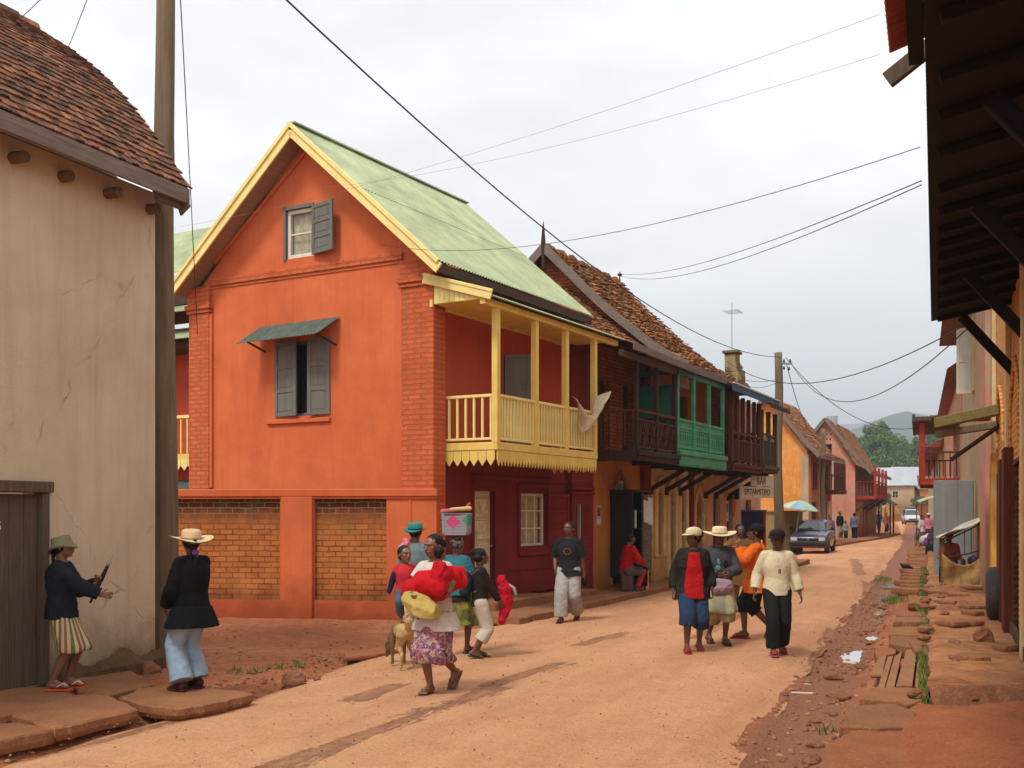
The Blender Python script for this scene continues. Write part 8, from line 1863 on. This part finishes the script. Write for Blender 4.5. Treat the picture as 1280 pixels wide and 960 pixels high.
    for s in (1, -1):
        m = MB(); x0, x1 = s * .44 * hw / .8, s * .70 * hw / .8; m.box(min(x0, x1), max(x0, x1), -.005, .1, .53, .67); m.build('headlight', M['lamp'], t, bevel=.015)
        m = MB(); m.box(min(s * .5, s * .72), max(s * .5, s * .72), L_ - .04, L_ + .02, .62, .78); m.build('tail_light', M['tail_lamp'], t, bevel=.01)
        m = MB(); m.box(min(s * (hw - .02), s * (hw + .15)), max(s * (hw - .02), s * (hw + .15)), cab[0][0] + .3, cab[0][0] + .38, .98, 1.1); m.build('wing_mirror', M['plastic'], t, bevel=.02)
        for y in (.75, L_ - .85):
            m = MB(); m.smooth = True; n = 24; R_ = .29
            rs_ = [[Vector((s * (hw + x_), y + r_ * math.cos(2 * PI * j / n), R_ + r_ * math.sin(2 * PI * j / n))) for j in range(n)] for x_, r_ in ((-.19, .2), (-.19, .28), (-.15, .29), (-.04, .29), (.0, .275), (.0, .19), (-.02, .18))]; m.rings(rs_); wh = m.build('wheel', M['rubber'], t)
            m = MB(); m.rings([[Vector((s * (hw + x_), y + r_ * math.cos(2 * PI * j / 12), R_ + r_ * math.sin(2 * PI * j / 12))) for j in range(12)] for x_, r_ in ((-.02, .185), (-.005, .16), (-.03, .05))]); m.build('rim', M['metal_grey'], wh)
            m = MB(); m.rings([[Vector((s * (hw + x_), y + r_ * math.cos(PI * j / 11), .27 + r_ * math.sin(PI * j / 11))) for j in range(12)] for x_, r_ in ((-.16, .34), (.004, .34))], (True, True)); m.build('wheel_arch', M['plastic'], t)
    m = MB()
    for x_ in (-.3, .25): m.bar((x_, cab[0][0] - .02, za + .05), (x_ - .4, cab[0][0] + .28, za + .2), .015, .012)
    m.build('wiper', M['plastic'], t)
    return t
car('parked_car', 'dark blue hatchback parked facing the camera by the street pole', 'car', (12.6, 46.0, .04), R(-22), '182848', kind='hatch')
vn = car('white_van', 'white estate van with a loaded roof rack driving away at the end of the street', 'van', (46.9, 126.5, base(125) + .03), R(-14), 'c0c2c4', 4.3, 1.66, 'van')
vn.location = (45.3, 122, base(122) + .03)
m = MB(); m.smooth = True; m.ell((0, 2.6, 1.92), (.55, 1.0, .17), 14, 8); m.box(-.6, .6, 1.6, 3.6, 1.8, 1.84); m.build('roof_load', cm('6a6a60'), vn)
def bicycle(label, loc, rz, s=1.0):
    t = thing('bicycle', label, 'bicycle', loc, rz); t.scale = (s,) * 3
    for y in (-.52, .52):
        m = MB(); m.smooth = True; m.tube([(0, y + .33 * math.cos(a), .34 + .33 * math.sin(a)) for a in [2 * PI * i / 28 for i in range(29)]], .02, 6)
        w_ = m.build('wheel', M['rubber'], t); m = MB()
        for k in range(12): a = 2 * PI * k / 12; m.tube([(0, y, .34), (0, y + .32 * math.cos(a), .34 + .32 * math.sin(a))], .003, 3)
        m.build('spokes', M['metal_grey'], w_)
    m = MB(); m.smooth = True
    for p, q_ in (((0, .52, .34), (0, .05, .3)), ((0, .05, .3), (0, .18, .85)), ((0, .05, .3), (0, -.38, .8)), ((0, .16, .78), (0, -.36, .86)), ((0, .52, .34), (0, .16, .78)), ((0, -.34, .95), (0, -.52, .34))): m.tube([p, q_], .017, 6)
    m.build('frame', cm('3a2a30'), t); m = MB(); m.smooth = True; m.tube([(-.27, -.2, 1.0), (-.2, -.3, 1.02), (0, -.34, .98), (.2, -.3, 1.02), (.27, -.2, 1.0)], .013, 6); m.build('handlebar', M['metal_grey'], t)
    m = MB(); m.ell((0, .2, .9), (.07, .13, .035), 10, 6); m.build('saddle', M['black_paint'], t, smooth=True); return t
x = (1098 - 640) / F * 82; bicycle('bicycle ridden away from the camera near the far pink house', (x, 82, base(82) + .04), R(160))
person('cyclist in a blue and white shirt riding away near the far pink house', (x, 82 - .05, base(82) + .06), 160, 1.66, 'dark', lod=2, drop=-.03, lf=(.06, -.02, .22), rf=(-.06, -.12, .1), lh=(.13, -.26, .63), rh=(-.13, -.26, .63), lean=(0, -.08), wear=[('trousers', '6a6250', dict(fit=1.1, len=1.2)), ('top', '4a5a7c', dict(sleeve=.8, fit=1.25))])
x = (1147 - 640) / F * 55; bicycle('bicycle leaning at the far right kerb before the market stalls', (x, 55, .03), R(-12))
# market goods and awning, far right
aw2 = thing('market_awning', 'pale canvas awning on thin poles over the far right market stalls', 'market stall', (22.4, 56.5, .28), R(-15)); m = MB()
for x_, y_ in ((-1.0, -.8), (1.0, -.8), (-1.0, 1.6), (1.0, 1.6)): m.tube([(x_, y_, -.3), (x_, y_, 1.95 + .12 * (x_ > 0))], .03, 6)
m.build('post', M['grey_wood'], aw2); gr = [[Vector((-1.15 + 2.3 * i / 9, -1 + 2.8 * j / 7, 2.0 + .3 * math.sin(PI * i / 9) + .1 * math.sin(PI * j / 7))) for j in range(8)] for i in range(10)]; o = cloth('canvas', gr, plain('canvas', 'b8ac90', .9, .15, 3, .3, 12), .02); o.parent = aw2
for k, (px, Y, cl, lb) in enumerate(((1163, 47, '6a4a78', 'purple bundle on the right hand kerb'), (1169, 46, '2c3c50', 'dark blue bundle in front of the purple one'), (1158, 50, 'b8b0a8', 'pale sack at the foot of the far awning'), (1171, 49, 'b08a90', 'pink bundle beside the maroon post'))):
    m = MB(); m.ell((0, 0, .22), (.32, .26, .24), 12, 8); m.ell((.15, .1, .35), (.18, .2, .18)); o = organic(m, 'bundle', cm(cl), None, .02, 2, .06, .15); o.location = ((px - 640) / F * Y, Y, .28); tag(o, lb, 'bundle')
